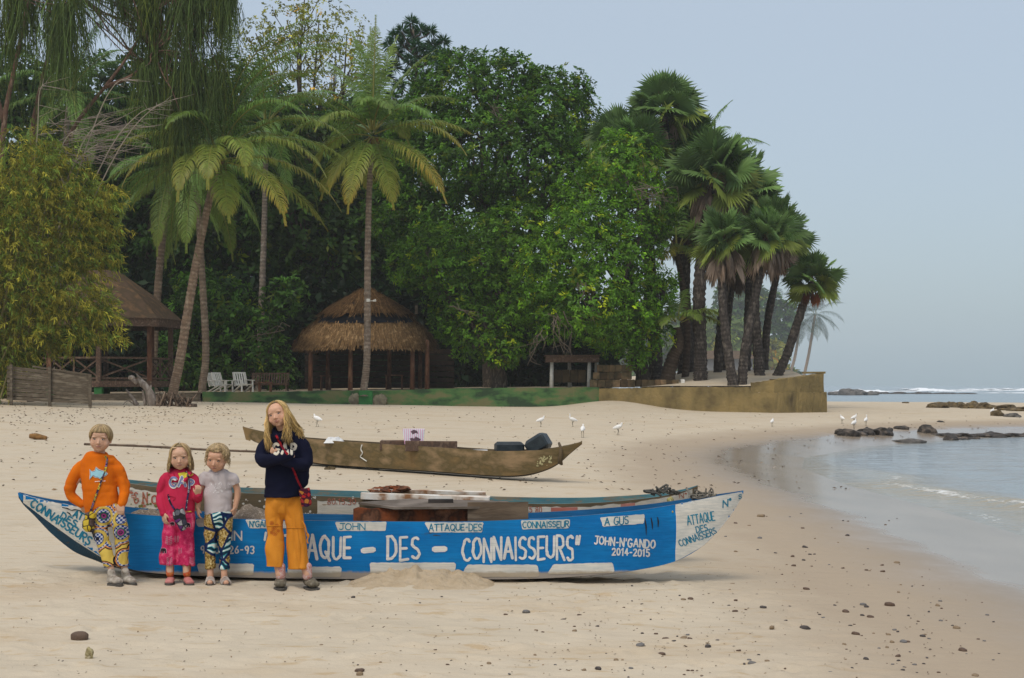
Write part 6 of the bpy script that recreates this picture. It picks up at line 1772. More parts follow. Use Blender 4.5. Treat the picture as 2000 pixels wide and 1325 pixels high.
class Head:
    def __init__(s, c, S, yaw=0, pitch=0, roll=0):
        s.c, s.S = np.array(c, float), S
        M_ = Matrix.Rotation(R(yaw), 3, 'Z') @ Matrix.Rotation(R(pitch), 3, 'X') @ Matrix.Rotation(R(roll), 3, 'Y')
        s.M = M_; s.B = np.array(M_ @ Matrix(((1, 0, 0), (0, 0, -1), (0, 1, 0))))     # columns: right, up, forward
    def p(s, r, u, f): return s.c + s.S * (s.B @ np.array([r, u, f], float))
    def loc(s, V): return ((np.asarray(V) - s.c) @ s.B) / s.S
    def ball(s, mb, c, r, nu=16, nv=12):
        B_ = s.B
        th = np.linspace(0, math.pi, nv + 1); V = []; F = []
        for i in range(nv + 1):
            for j in range(nu):
                ph = 2 * math.pi * j / nu
                l = np.array([c[0] + r[0] * math.sin(th[i]) * math.cos(ph), c[1] + r[1] * math.cos(th[i]), c[2] + r[2] * math.sin(th[i]) * math.sin(ph)])
                V.append(s.c + s.S * (B_ @ l))
        for i in range(nv):
            for j in range(nu): F.append((i * nu + j, i * nu + (j + 1) % nu, (i + 1) * nu + (j + 1) % nu, (i + 1) * nu + j))
        mb.add(V, F)
    def shape(s, mb, smile=0.0):
        b = lambda c, r: s.ball(mb, c, r if isinstance(r, tuple) else (r, r, r))
        b((0, .10, -.07), (.395, .39, .45)); b((0, -.10, .08), (.372, .36, .315)); b((0, -.25, .10), (.315, .21, .255)); b((0, -.385, .20), (.135, .095, .105))
        for q in (-1, 1):
            b((q * .19, -.17, .235), (.15, .14, .10)); b((q * .15, .075, .335), (.13, .04, .055)); b((q * .38, -.06, -.03), (.04, .115, .075)); b((q * .045, -.165, .405), (.034, .028, .035))
            b((q * .20, .02, .26), (.07, .09, .06))
        for t in np.linspace(0, 1, 6): b((0, lerp(-.02, -.145, t), lerp(.362, .452, t)), (lerp(.042, .052, t), .045, lerp(.035, .044, t)))
        b((0, -.262, .375), (.088 + smile * .02, .021, .035)); b((0, -.304, .362), (.078 + smile * .02, .026, .036)); b((0, .17, .28), (.25, .15, .12))
    def color(s, V, base, C):
        L = s.loc(V)
        lip = np.exp(-((L[:, 0] / .10) ** 2 + ((L[:, 1] + .28) / .042) ** 2) ** 2) * (L[:, 2] > .25)
        mouthline = np.exp(-((L[:, 0] / .095) ** 4 + ((L[:, 1] + .282) / .011) ** 2)) * (L[:, 2] > .25)
        ck = (np.exp(-(((np.abs(L[:, 0]) - .19) / .11) ** 2 + ((L[:, 1] + .15) / .09) ** 2)) + .6 * np.exp(-((L[:, 0] / .06) ** 2 + ((L[:, 1] + .15) / .05) ** 2))) * (L[:, 2] > .1)
        sock = np.exp(-(((np.abs(L[:, 0]) - .145) / .085) ** 2 + ((L[:, 1] - .005) / .045) ** 2)) * (L[:, 2] > .15)  # eye socket shade, put into the skin colour
        brow = np.exp(-(((np.abs(L[:, 0]) - .15) / .085) ** 4 + ((L[:, 1] - .085 + .03 * np.abs(np.abs(L[:, 0]) - .15) / .1) / .016) ** 2)) * (L[:, 2] > .15)
        for w, c in ((ck * .28, base * np.array([1.02, .74, .70])), (sock * .55, base * np.array([.72, .62, .60])), (lip * .7, np.array([.42, .17, .135])), (mouthline * .8, np.array([.16, .05, .045])), (brow * .85, np.array([.20, .13, .07]))):
            C = C * (1 - w[:, None]) + c * w[:, None]
        return C
    def eyes(s, parent, iris=(.05, .065, .08), openness=1.0):
        for q in (-1, 1):
            mb = MB()
            def eb(c, r, col):
                n0 = mb.n; s.ball(mb, c, r, 12, 8); mb.c[-1][:] = col
            eb((q * .145, -.005, .312), (.060, .033 * openness, .060), (.42, .38, .35)); eb((q * .145, -.005, .343), (.031, .030 * openness, .033), iris); eb((q * .145, -.005, .362), (.016, .017 * openness, .018), (.01, .01, .01))
            arc = [s.p(q * .145 + .068 * math.cos(a), -.005 + .040 * openness * math.sin(a), .352 - .02 * abs(math.cos(a))) for a in np.linspace(R(10), R(170), 9)]
            mb.tube(arc, .0017 * s.S / .19, 5, col=(.07, .045, .03))
            mb.build("eye", M_eye, parent, smooth=True, colors=True)

def hand(mb, wrist, d, thumb, n, S=.115, curl=.5, spread=1.0):
    """palm, four unequal bent fingers and a thumb leaving the side of the palm"""
    w = np.array(wrist, float); d, n = unit(np.array(d, float)), np.array(n, float)
    n = unit(n - d * (d @ n)); t = np.cross(d, n); t = t if t @ np.array(thumb, float) > 0 else -t
    k = S / .115
    c = w + d * .034 * k
    for a in np.linspace(-1, 1, 4):
        chain(mb, [w + t * a * .012 * k, w + d * .03 * k + t * a * .020 * k, w + d * .060 * k + t * a * .023 * k], [.012 * k, .0125 * k, .0095 * k], 8, m=6)
    for i, (o, L) in enumerate(((.024, .046), (.008, .053), (-.008, .050), (-.023, .038))):
        b = w + d * .058 * k + t * o * k
        a1, a2, a3 = curl * .55, curl * 1.25 + .06 * i, curl * 1.8 + .05 * i
        dirs = [unit(d * math.cos(a) + n * math.sin(a) + t * o * 3 * spread * .6) for a in (a1, a2, a3)]
        p1 = b + dirs[0] * L * .42 * k; p2 = p1 + dirs[1] * L * .33 * k; p3 = p2 + dirs[2] * L * .25 * k
        chain(mb, [b, p1, p2, p3], [.0072 * k, .0068 * k, .0062 * k, .0052 * k], 8, m=9)
    b = w + d * .018 * k + t * .022 * k
    p1 = b + (d * .55 + t * .6 + n * .35) * .026 * k; p2 = p1 + (d * .85 + t * .15 + n * .45 * (curl + .3)) * .024 * k
    chain(mb, [b, p1, p2], [.0105 * k, .0082 * k, .0062 * k], 8, m=8)

def locks(head, n, path, rad, col, parent, name="hair", vary=.36, cap=None, extra=None):
    mb = MB()
    n = int(n * 3.2); rad = rad * .46
    for i in range(n):
        pts = path(i, n)
        if pts is None: continue
        pts = catmull(np.array(pts), 14)
        c = np.array(col) * np.exp(rng.normal(0, vary)) * np.array([1, rng.uniform(.95, 1.03), rng.uniform(.85, 1.05)])
        prof = np.interp(np.linspace(0, 1, 14), [0, .15, .7, 1], [.7, 1, .8, .25])
        mb.tube(pts, rad * rng.uniform(.7, 1.3) * prof, 5, col=np.tile(c, (14, 1)), flat=.7)
    if cap: cap(mb)
    return mb.build(name, M_hair, parent, smooth=True, colors=True)

def scalp(head, az, th, k=1.0):
    """point on the scalp: az from the forehead round the head, th from the crown down"""
    r, u, f = .405 * math.sin(az) * math.sin(th), .44 * math.cos(th), .475 * math.cos(az) * math.sin(th)
    return head.p(r * k, .085 + u * k, -.065 + f * k)

def cap_shell(head, mb, col, face=lambda az, th: False, k=.985, tmax=2.2):
    na, nt = 40, 16
    V = [scalp(head, 2 * math.pi * i / na, tmax * j / nt, k) for j in range(nt + 1) for i in range(na)]
    F = []
    for j in range(nt):
        for i in range(na):
            az = 2 * math.pi * (i + .5) / na; az = az if az < math.pi else az - 2 * math.pi
            if not face(az, tmax * (j + 1) / nt): F.append((j * na + i, (j + 1) * na + i, (j + 1) * na + (i + 1) % na, j * na + (i + 1) % na))
    mb.add(V, F, np.array(col) * .75)

def shoe(name, parent, heel, toe, w, h, m_up, m_sole, ankle=None, ar=.03, open_toe=False, extra=None):
    """upper and sole lying on the sand; heel and toe are ground points"""
    a, b = np.array(heel, float), np.array(toe, float); d = unit(b - a); s_ = np.cross([0, 0, 1.0], d); L = np.linalg.norm(b - a)
    mb = MB()
    chain(mb, [a + d * w * .5 + [0, 0, h * .55], a + d * L * .45 + [0, 0, h * .52], a + d * (L - w * .5) + [0, 0, h * .40]], [w * .46, w * .50, w * .50], 14, flat=[.95, .80, .58] if True else 1, m=12)
    if ankle is not None: chain(mb, [a + d * L * .25 + [0, 0, h * .6], np.array(ankle, float)], [ar * 1.2, ar], 12)
    up = grow(name, mb, m_up, parent, .005, 4)
    # sole outline
    so = MB(); n = 22; V = []
    for z in (-.004, .016):
        for i in range(n):
            t = 2 * math.pi * i / n; c = math.cos(t); q = a + d * (L / 2 + c * (L / 2 + .004)) + s_ * (math.sin(t) * w * .56 * (1 + .12 * c))
            V.append(q + [0, 0, z])
    so.add(V, [tuple(reversed(range(n))), tuple(range(n, 2 * n))] + [(i, (i + 1) % n, n + (i + 1) % n, n + i) for i in range(n)])
    so.build("sole", m_sole, up)
    return up

def strap(mb, bvh, px, w, off=.006, n=30, dY=None):
    """flat band laid over the clothing along photo columns/rows"""
    c = catmull(np.array(px, float), n); pts = []
    for x, y in c:
        q = hit(bvh, x, y, off)
        pts.append(np.array(q) if q is not None else None)
    ok = [i for i, p in enumerate(pts) if p is not None]
    if len(ok) < 3: return []
    Yl = np.interp(range(n), ok, [pts[i][1] for i in ok])
    Yl = np.minimum(Yl, np.convolve(np.pad(Yl, 2, mode='edge'), np.ones(5) / 5, 'valid') + .004)
    pts = np.array([P(c[i][0], c[i][1], Yl[i] - .002) for i in range(n)])
    T = unit(np.gradient(pts, axis=0)); S_ = unit(np.cross(T, [0, -1.0, 0])); N = np.cross(S_, T)
    V = np.vstack([pts + S_ * w / 2, pts - S_ * w / 2, pts - S_ * w / 2 + [0, .004, 0], pts + S_ * w / 2 + [0, .004, 0]])
    mb.add(V, [(a * n + i, a * n + i + 1, b * n + i + 1, b * n + i) for a, b in ((0, 1), (1, 2), (2, 3), (3, 0)) for i in range(n - 1)])
    return pts

SKIN = np.array([.53, .325, .22])
def skin_col(head, base):
    def f(V):
        C = np.tile(base, (len(V), 1)) * (1 + .05 * (vnoise(V[:, 0] * 30, V[:, 2] * 30)[:, None] - .5))
        near = np.linalg.norm(V - head.c, axis=1) < head.S * .75
        if near.any(): C[near] = head.color(V[near], base, C[near])
        return C
    return f
def person(label, px, Y): 
    g = P(px, 1130, Y); return empty("person", (g.x, Y, gz(g.x, Y)), label, "person")
def G_(px, Y): 
    x = (px - CX) / FPX * Y; return np.array([x, Y, gz(x, Y)])
kx = 12.4 / FPX

# ---------- printed cloths
def vor(nd, ln, scale, feature='F1', coord=None, stretch=(1, 1, 1), rnd=1.0):
    t = nd.new("ShaderNodeTexCoord"); mp = nd.new("ShaderNodeMapping"); mp.inputs['Scale'].default_value = stretch
    ln.new(t.outputs['Object'], mp.inputs[0])
    v = nd.new("ShaderNodeTexVoronoi"); v.feature = feature; v.inputs['Scale'].default_value = scale; v.inputs['Randomness'].default_value = rnd
    ln.new(mp.outputs[0], v.inputs['Vector']); return v, mp
def const_ramp(nd, ln, fac, stops):
    r = nd.new("ShaderNodeValToRGB"); r.color_ramp.interpolation = 'CONSTANT'
    while len(r.color_ramp.elements) < len(stops): r.color_ramp.elements.new(.5)
    for e_, (p, c) in zip(r.color_ramp.elements, stops): e_.position = p; e_.color = (*c, 1)
    ln.new(fac, r.inputs[0]); return r.outputs[0]
def fabric_end(nd, ln, bs, c):
    ln.new(c, bs.inputs['Base Color']); bs.inputs['Roughness'].default_value = .85; bs.inputs['Specular IOR Level'].default_value = .1
    bump(nd, ln, bs, noise(nd, ln, 45, 5, .6, stretch=(1, 1, .5)), .3, .006)
def medallion_cloth():
    m, nd, ln, bs = new_mat("medallion_print")
    v, mp = vor(nd, ln, 6.6, stretch=(1, .02, 1), rnd=.7)
    Kd, Pu, Ye, Bl, Or, Gn, Wh = (.012, .012, .02), (.16, .02, .10), (.56, .40, .08), (.02, .07, .28), (.52, .20, .05), (.06, .22, .14), (.6, .55, .45)
    d = v.outputs['Distance']
    rings = const_ramp(nd, ln, d, [(0, Pu), (.10, Kd), (.13, (.30, .05, .20)), (.18, Kd), (.20, Gn), (.225, Kd), (.25, Bl), (.38, Kd), (.40, Ye), (.52, (.035, .045, .16)), (.60, Or), (.64, Kd), (.68, Ye)])
    ck = nd.new("ShaderNodeTexChecker"); ck.inputs['Scale'].default_value = 62
    ln.new(mp.outputs[0], ck.inputs['Vector'])
    dots = mixc(nd, ln, ck.outputs['Fac'], (1, 1, 1), (.12, .10, .12))
    zone = const_ramp(nd, ln, d, [(0, (0, 0, 0)), (.25, (1, 1, 1)), (.38, (0, 0, 0)), (.52, (1, 1, 1)), (.60, (0, 0, 0))])
    base = mixc(nd, ln, zone, rings, mixc(nd, ln, ck.outputs['Fac'], (.40, .40, .42), (.010, .04, .17)))
    w = nd.new("ShaderNodeTexWave"); w.inputs['Scale'].default_value = 40; ln.new(mp.outputs[0], w.inputs['Vector'])
    zy = const_ramp(nd, ln, d, [(0, (0, 0, 0)), (.40, (1, 1, 1)), (.52, (0, 0, 0))])
    yel = mixc(nd, ln, ramp(nd, ln, w.outputs['Fac'], [(.08, (1.,)), (.16, (0.,))]), Ye, (.14, .09, .03))
    base = mixc(nd, ln, zy, base, yel)
    fabric_end(nd, ln, bs, base); return m
def leafprint_cloth():
    m, nd, ln, bs = new_mat("teal_leaf_print")
    v, mp = vor(nd, ln, 9.5, stretch=(1, .02, .75)); ve, mp2 = vor(nd, ln, 9.5, 'DISTANCE_TO_EDGE', stretch=(1, .02, .75))
    w = nd.new("ShaderNodeTexWave"); w.wave_type = 'RINGS'; w.inputs['Scale'].default_value = 13; w.inputs['Distortion'].default_value = 7; w.inputs['Detail'].default_value = 1
    ln.new(mp.outputs[0], w.inputs['Vector'])
    teal = ramp(nd, ln, w.outputs['Fac'], [(.30, (.01, .035, .06)), (.42, (.03, .24, .30)), (.62, (.10, .42, .46)), (.85, (.60, .68, .62))])
    gold = ramp(nd, ln, noise(nd, ln, 70, 3, .6), [(.35, (.06, .035, .015)), (.5, (.34, .22, .05)), (.7, (.58, .50, .30))])
    sp = nd.new("ShaderNodeSeparateColor"); ln.new(v.outputs['Color'], sp.inputs[0])
    pick = ramp(nd, ln, sp.outputs['Red'], [(.62, (0.,)), (.63, (1.,))])
    c = mixc(nd, ln, pick, teal, gold)
    edge = ramp(nd, ln, ve.outputs['Distance'], [(.05, (1.,)), (.09, (0.,))])
    c = mixc(nd, ln, edge, c, (.008, .018, .07))
    fabric_end(nd, ln, bs, c); return m
def batik_cloth():
    m, nd, ln, bs = new_mat("pink_batik")
    c = ramp(nd, ln, noise(nd, ln, 22, 7, .72), [(.34, (.34, .010, .06)), (.52, (.52, .03, .11)), (.68, (.66, .16, .24))])
    fabric_end(nd, ln, bs, c); return m
def bag_cloth(name, cols, scale=16):
    m, nd, ln, bs = new_mat(name)
    v, mp = vor(nd, ln, scale, stretch=(1, .3, 1))
    sp = nd.new("ShaderNodeSeparateColor"); ln.new(v.outputs['Color'], sp.inputs[0])
    k = len(cols); c = const_ramp(nd, ln, sp.outputs['Green'], [(i / k, c_) for i, c_ in enumerate(cols)])
    ve, _ = vor(nd, ln, scale, 'DISTANCE_TO_EDGE', stretch=(1, .3, 1))
    c = mixc(nd, ln, ramp(nd, ln, ve.outputs['Distance'], [(.05, (1.,)), (.10, (0.,))]), c, cols[0])
    fabric_end(nd, ln, bs, c); return m

def pouch(name, parent, px, Y, m_, dep=.05, bulge=1.0):
    """soft bag body from its outline in the photo"""
    pl = densify(px, 3); c = np.mean(pl, axis=0)
    mb = MB(); n = len(pl); V = []; ks = ((0, 1.0), (.55, .96), (.85, .75), (1.0, .40))
    for sgn in (1, -1):
        for e_, s_ in ks: V += [np.array(P(c[0] + (x - c[0]) * s_, c[1] + (y - c[1]) * s_, Y)) + [0, -sgn * e_ * dep * bulge, 0] for x, y in pl]
    r = len(ks); F = []
    for k in range(r - 1): F += [(k * n + i, (k + 1) * n + i, (k + 1) * n + (i + 1) % n, k * n + (i + 1) % n) for i in range(n)]
    F.append(tuple((r - 1) * n + i for i in range(n)))
    o_ = r * n
    for k in range(r - 1): F += [(o_ + k * n + i, o_ + k * n + (i + 1) % n, o_ + (k + 1) * n + (i + 1) % n, o_ + (k + 1) * n + i) for i in range(n)]
    F.append(tuple(o_ + (r - 1) * n + i for i in reversed(range(n))))
    mb.add(V, F)
    return grow(name, mb, m_, parent, .004, 4, fold=.004, fscale=(30, 30))

M_sole = mat("shoe_sole", (.10, .09, .075), (.06, .055, .05), scale=30, rough=.9)
M_whiteout = cloth("white_print_ink", (.75, .73, .70), (.65, .63, .60))

# =============== boy
def boy():
    Y = 12.36; t = person("boy in orange sweatshirt and patterned trousers leaning against the white bow of the pirogue", 215, Y)
    q = lambda x, y, d=0.0: np.array(P(x, y, Y + d))
    h = Head(q(196.5, 857, .0), .212, yaw=4, pitch=2, roll=3)
    mb = MB(); h.shape(mb)
    chain(mb, [q(195, 868, .03), q(194, 886, .035), q(193, 902, .05)], [.046, .045, .05], 14)
    chain(mb, [q(193, 925, .05), q(196, 990, .04)], [.07, .08], 14)
    hw = q(236, 984, -.06); chain(mb, [q(215, 918, .045), q(240, 958, .03), hw], [.016, .018, .020], 12); hand(mb, hw, (.02, -.25, -1), (-1, -.4, 0), (-.1, .9, -.2), .115, .55)
    lw = q(160, 984, .05); chain(mb, [q(172, 918, .045), q(139, 960, .055), lw], [.016, .018, .020], 12); hand(mb, lw, (.35, .25, -.9), (-.3, -1, 0), (.3, .9, 0), .11, .4)
    for h_, k_, a_ in (((196, 985, .03), (201, 1050, -.09), (217, 1112, -.16)), ((212, 985, .02), (237, 1050, -.045), (243, 1112, -.10))): chain(mb, [q(*h_), q(*k_), q(*a_)], [.03, .026, .027], 12)
    grow("body", mb, M_skin, t, .0036, 6, colf=skin_col(h, SKIN)); h.eyes(t, openness=.8)
    mo = cloth("orange_sweatshirt_cloth", (.66, .155, .008), (.56, .12, .006), scale=5)
    mb = MB()
    chain(mb, [q(194, 885, .05), q(193, 890, .048), q(193, 897, .043), q(193, 912, .038), q(194, 950, .03), q(199, 986, .03), q(201, 995, .03)], [.068, .112, .142, .150, .142, .146, .142], 22, flat=[.85, .74, .66, .66, .68, .72, .70], round0=False, round1=False, m=30)
    chain(mb, [q(166, 909, .045), q(151, 921, .05), q(137, 960, .06), q(150, 978, .06), q(160, 986, .055)], [.054, .053, .046, .040, .035], 14)
    chain(mb, [q(220, 908, .045), q(233, 921, .035), q(243, 955, .02), q(240, 975, -.03), q(236.5, 986, -.055)], [.054, .051, .045, .039, .034], 14)
    sw = grow("sweatshirt", mb, mo, t, .006, 5, fold=.010, fscale=(8, 9), seed=1)
    cu = MB()
    cu.tube(catmull([q(194 + 15.5 * math.cos(a), 888 + 5.0 * math.sin(a), .048 - .062 * math.sin(a)) for a in np.linspace(0, 2 * math.pi, 18)], 40), .0085, 7); cu.build("collar", mo, sw, smooth=True)
    mt = medallion_cloth(); mb = MB()
    chain(mb, [q(205, 988, .03), q(206, 1002, .03), q(207, 1014, .02)], [.135, .142, .10], 20, flat=[.75, .8, .9], round0=False)
    chain(mb, [q(191, 998, .02), q(194, 1030, -.05), q(201, 1060, -.10), q(210, 1088, -.14), q(215, 1107, -.15)], [.076, .068, .056, .052, .054], 16, flat=.9, round1=False)
    chain(mb, [q(224, 998, .0), q(235, 1030, -.06), q(238, 1060, -.06), q(238, 1085, -.08), q(240, 1108, -.10)], [.076, .066, .058, .054, .056], 16, flat=.9, round1=False)
    tr = grow("trousers", mb, mt, t, .006, 5, fold=.010, fscale=(9, 8), seed=4)
    msh = mat("grey_trainer", (.46, .42, .36), (.32, .28, .23), (.16, .13, .10), scale=24, lo=.4, hi=.7, rough=.8)
    shoe("shoe", t, G_(213, 12.24), G_(236, 12.09) + [0, 0, .01], .088, .085, msh, M_sole, q(217, 1116, -.17), .031)
    shoe("shoe", t, G_(242, 12.31), G_(263, 12.19), .084, .080, msh, M_sole, q(244, 1115, -.12), .031)
    col = (.34, .245, .125)
    def path(i, n):
        az = rng.uniform(-math.pi, math.pi); a = abs(az)
        end = 1.16 + .06 * rng.random() if a < .75 else (lerp(1.2, 1.95, sstep(.75, 1.25, a)) + rng.uniform(-.08, .08))
        k = rng.uniform(1.0, 1.07); st = rng.uniform(.05, .5); sw_ = rng.uniform(-.12, .12)
        return [scalp(h, az * (.6 + .4 * u) + sw_ * u, lerp(st, end, u), k * (1 + .03 * math.sin(math.pi * u))) for u in np.linspace(0, 1, 6)]
    locks(h, 420, path, .0078, col, t, cap=lambda mb_: cap_shell(h, mb_, col, lambda az, th: abs(az) < .95 and th > 1.05, 1.0, 1.95))
    bv_ = bvh_of(sw)
    fish = [(176.5, 917), (180, 922), (186, 920.5), (188, 913.5), (193, 918.5), (198, 920), (205, 921.5), (209, 926), (205, 929.5), (199, 931.5), (196, 936), (192, 932.5), (187, 932), (182, 928.5), (178, 933.5), (176, 936.5), (177.5, 926.5)]
    fc = np.mean(fish, axis=0)
    grown = [tuple(fc + (np.array(p) - fc) * 1.0 + unit(np.array(p) - fc) * 1.6) for p in fish]
    w_ = paint_on(bv_, [grown], M_whiteout, sw, "fish_print", .004, 3)
    if w_:
        paint_on(bv_, [[tuple(fc + (np.array(p) - fc) + unit(np.array(p) - fc) * .5) for p in fish]], cloth("navy_ink", (.02, .04, .10), (.03, .05, .12)), w_, "outline", .0055, 3)
        paint_on(bv_, [[tuple(fc + (np.array(p) - fc) - unit(np.array(p) - fc) * .55) for p in fish]], cloth("pale_blue_ink", (.35, .62, .70), (.28, .52, .62)), w_, "fill", .007, 3)
        paint_on(bv_, [capsule((186 + i * 4.2, 941 - i * .3), (188.5 + i * 4.2, 940.6 - i * .3), .7) for i in range(5)], M_whiteout, w_, "lower_line", .004, 0)
    bvs = bvh_of([sw, tr])
    bg = empty("crossbody_bag", tuple(q(177, 1020, -.1)), "small yellow patterned bag hanging at the boy's hip on a spotted strap", "bag")
    my = bag_cloth("yellow_bag_print", [(.035, .025, .015), (.50, .36, .03), (.56, .42, .05), (.10, .07, .06), (.52, .38, .03)], 22)
    sm = MB(); strap(sm, bvs, [(205, 891), (209, 898), (207, 912), (201, 930), (194, 950), (186, 972), (179, 992), (176, 1002)], .016); sm.build("strap", bag_cloth("spotted_strap", [(.04, .03, .06), (.50, .38, .03), (.52, .40, .04), (.20, .12, .22)], 60), bg)
    pb__ = pouch("pouch", bg, [(166, 1002), (178, 999), (186, 1003), (187, 1012), (183, 1020), (184, 1032), (178, 1040), (168, 1039), (161, 1031), (162, 1018), (167, 1012)], Y - .13, my, .040)
    mb = MB(); 
    for i in range(9): mb.tube([q(180 + rng.uniform(-3, 3), 1036, -.13), q(182 + i * .5, 1048 + rng.uniform(-5, 5), -.13)], .0022, 4)
    mb.build("fringe", cloth("dark_fringe", (.03, .03, .04), (.05, .05, .05)), pb__)
boy()

# =============== girl in pink
def pink_girl():
    Y = 12.40; t = person("small girl in pink hooded top and wide red batik trousers standing beside the boy", 348, Y)
    q = lambda x, y, d=0.0: np.array(P(x, y, Y + d))
    h = Head(q(352, 893, .0), .205, yaw=6, pitch=4, roll=-2)
    mb = MB(); h.shape(mb)
    chain(mb, [q(352, 904, .03), q(352, 917, .035), q(352, 930, .045)], [.041, .040, .045], 14); chain(mb, [q(352, 945, .04), q(352, 1000, .03)], [.06, .07], 12)
    lw = q(320, 1003, -.03); chain(mb, [q(336, 940, .04), q(316, 966, .038), lw], [.015, .017, .019], 12); hand(mb, lw, (.18, -.25, -1), (.8, -.7, 0), (.6, .6, 0), .105, .45)
    rw = q(386, 966, -.12); chain(mb, [q(369, 940, .04), q(385, 969, .0), q(386, 972, -.06), rw], [.015, .017, .018, .019], 12); hand(mb, rw, (.18, -.35, .75), (-.6, -.4, .3), (-.35, .75, .4), .10, 1.05)
    for x0, x1, d in ((331, 332, -.05), (362, 364, -.05)): chain(mb, [q(lerp(350, x0, .5), 985, .025), q(x0, 1060, .0), q(x1, 1118, d)], [.045, .034, .028], 12)
    grow("body", mb, M_skin, t, .0036, 6, colf=skin_col(h, SKIN)); h.eyes(t, openness=.75)
    mp_ = cloth("pink_hoodie_cloth", (.50, .028, .075), (.42, .02, .06), scale=5)
    mb = MB()
    chain(mb, [q(352, 917, .055), q(352, 924, .045), q(352, 934, .04), q(352, 948, .035), q(351, 975, .025), q(350, 998, .02), q(350, 1003, .02)], [.060, .098, .118, .124, .124, .122, .118], 20, flat=[.85, .74, .70, .70, .74, .78, .78], round0=False, round1=False, m=28)
    chain(mb, [q(332, 932, .04), q(321, 941, .04), q(315, 968, .04), q(317, 990, .0), q(320, 1004, -.028)], [.048, .045, .041, .038, .033], 14)
    chain(mb, [q(372, 933, .04), q(382, 943, .035), q(386, 970, .0), q(386, 972, -.06), q(386, 966, -.11)], [.048, .045, .041, .038, .033], 14)
    for s_ in (-1, 1): chain(mb, [q(352 + s_ * 8, 940, -.07), q(352 + s_ * 17, 927, -.02), q(352 + s_ * 15, 918, .07), q(352, 917, .10)], [.012, .022, .028, .03], 10)
    tp = grow("hooded_top", mb, mp_, t, .006, 5, fold=.010, fscale=(9, 10), seed=9)
    yl = MB(); yl.add([q(345, 923, -.06), q(360, 923, -.06), q(363, 930, -.085), q(357, 942, -.105), q(348, 931, -.085), q(345, 923, -.05), q(360, 923, -.05), q(363, 930, -.07), q(357, 942, -.09), q(348, 931, -.07)], [(0, 1, 2, 3, 4), (9, 8, 7, 6, 5)] + [(i, 5 + i, 5 + (i + 1) % 5, (i + 1) % 5) for i in range(5)])
    my = cloth("yellow_shirt_cloth", (.62, .56, .06), (.55, .48, .05)); 
    bv_ = bvh_of(tp); s_ = paint_on(bv_, [[(348, 925), (359, 923), (378, 927), (374, 930), (362, 934), (357, 941), (352, 935)]], my, t, "undershirt", .005, 4)
    paint_on(bv_, [[(360, 1001), (372, 998), (376, 1002), (374, 1007), (362, 1008)]], my, t, "undershirt_hem", .004, 4)
    pk = MB(); a = [hit(bv_, x, y, .004) for x, y in ((329, 968), (336, 969), (341, 971), (342, 974), (338, 977))]; a = [p for p in a if p]
    if len(a) > 2: pk.tube(catmull(a, 14), .004, 5); pk.build("pocket_edge", mp_, tp, smooth=True)
    mbk = M_batik = batik_cloth(); mb = MB()
    chain(mb, [q(350, 993, .02), q(350, 1010, .02), q(350, 1022, .02)], [.112, .122, .10], 18, flat=[.8, .82, .85], round0=False)
    chain(mb, [q(337, 1005, .02), q(333, 1040, .0), q(330, 1075, -.02), q(328.5, 1104, -.03)], [.066, .064, .066, .071], 18, flat=[.9, .85, .8, .8], round1=False)
    chain(mb, [q(364, 1005, .02), q(364, 1040, .0), q(363, 1075, -.02), q(363, 1105, -.03)], [.066, .062, .066, .072], 18, flat=[.9, .85, .8, .8], round1=False)
    tr = grow("trousers", mb, mbk, t, .006, 5, fold=.016, fscale=(12, 5), seed=2)
    bt = bvh_of(tr); ink = cloth("black_batik_ink", (.02, .012, .02), (.03, .015, .02)); pale = cloth("pale_batik_line", (.50, .34, .38), (.42, .24, .30))
    def elephant(x, y, s, f=1):
        pl = [(-8, -4), (-6.5, -5), (-5, -2), (-4, -5), (0, -6), (5, -5.4), (7, -3), (7, 6), (4.4, 6), (4, 1.5), (2, 1.5), (1.6, 6), (-1.4, 6), (-1.8, 1), (-3.6, 1), (-4, 6), (-6, 6), (-6, 0), (-8, 0), (-9.4, -2)]
        return [(x + f * a * s, y + b * s) for a, b in pl]
    for (x, y, s, f) in ((319, 1076, .8, 1), (337, 1023, .55, 1), (366, 1026, .7, 1), (367, 1077, .8, -1)):
        c = elephant(x, y, s, f); cc = np.mean(c, axis=0)
        b_ = paint_on(bt, [[tuple(np.array(p) + unit(np.array(p) - cc) * .9) for p in c]], pale, tr, "elephant_print", .003, 3)
        if b_: paint_on(bt, [c], ink, b_, "elephant_fill", .005, 3)
    def sprig(x, y, s):
        lv = []
        for i in range(4):
            for sg in (-1, 1):
                cx_, cy_, an = x + sg * 3.4 * s, y - i * 4.2 * s, sg * .7
                lv.append([(cx_ + (math.cos(a) * 3.0 * math.cos(an) - math.sin(a) * 1.6 * math.sin(an)) * s, cy_ - (math.cos(a) * 3.0 * math.sin(an) * sg * sg + math.sin(a) * 1.6 * math.cos(an)) * s) for a in np.linspace(0, 6.28, 9)[:-1]])
        return lv
    for (x, y, s) in ((330, 1062, 1.0), (331, 1103, .95), (345, 1058, .75), (375, 1100, .8), (352, 1080, .6)):
        paint_on(bt, sprig(x, y, s), pale, tr, "sprig_print", .003, 0); paint_on(bt, [[tuple(np.mean(l, axis=0) + (np.array(p) - np.mean(l, axis=0)) * .62) for p in l] for l in sprig(x, y, s)], M_batik, tr, "sprig_fill", .005, 0)
    blue = cloth("slate_blue_ink", (.20, .23, .42), (.16, .19, .36))
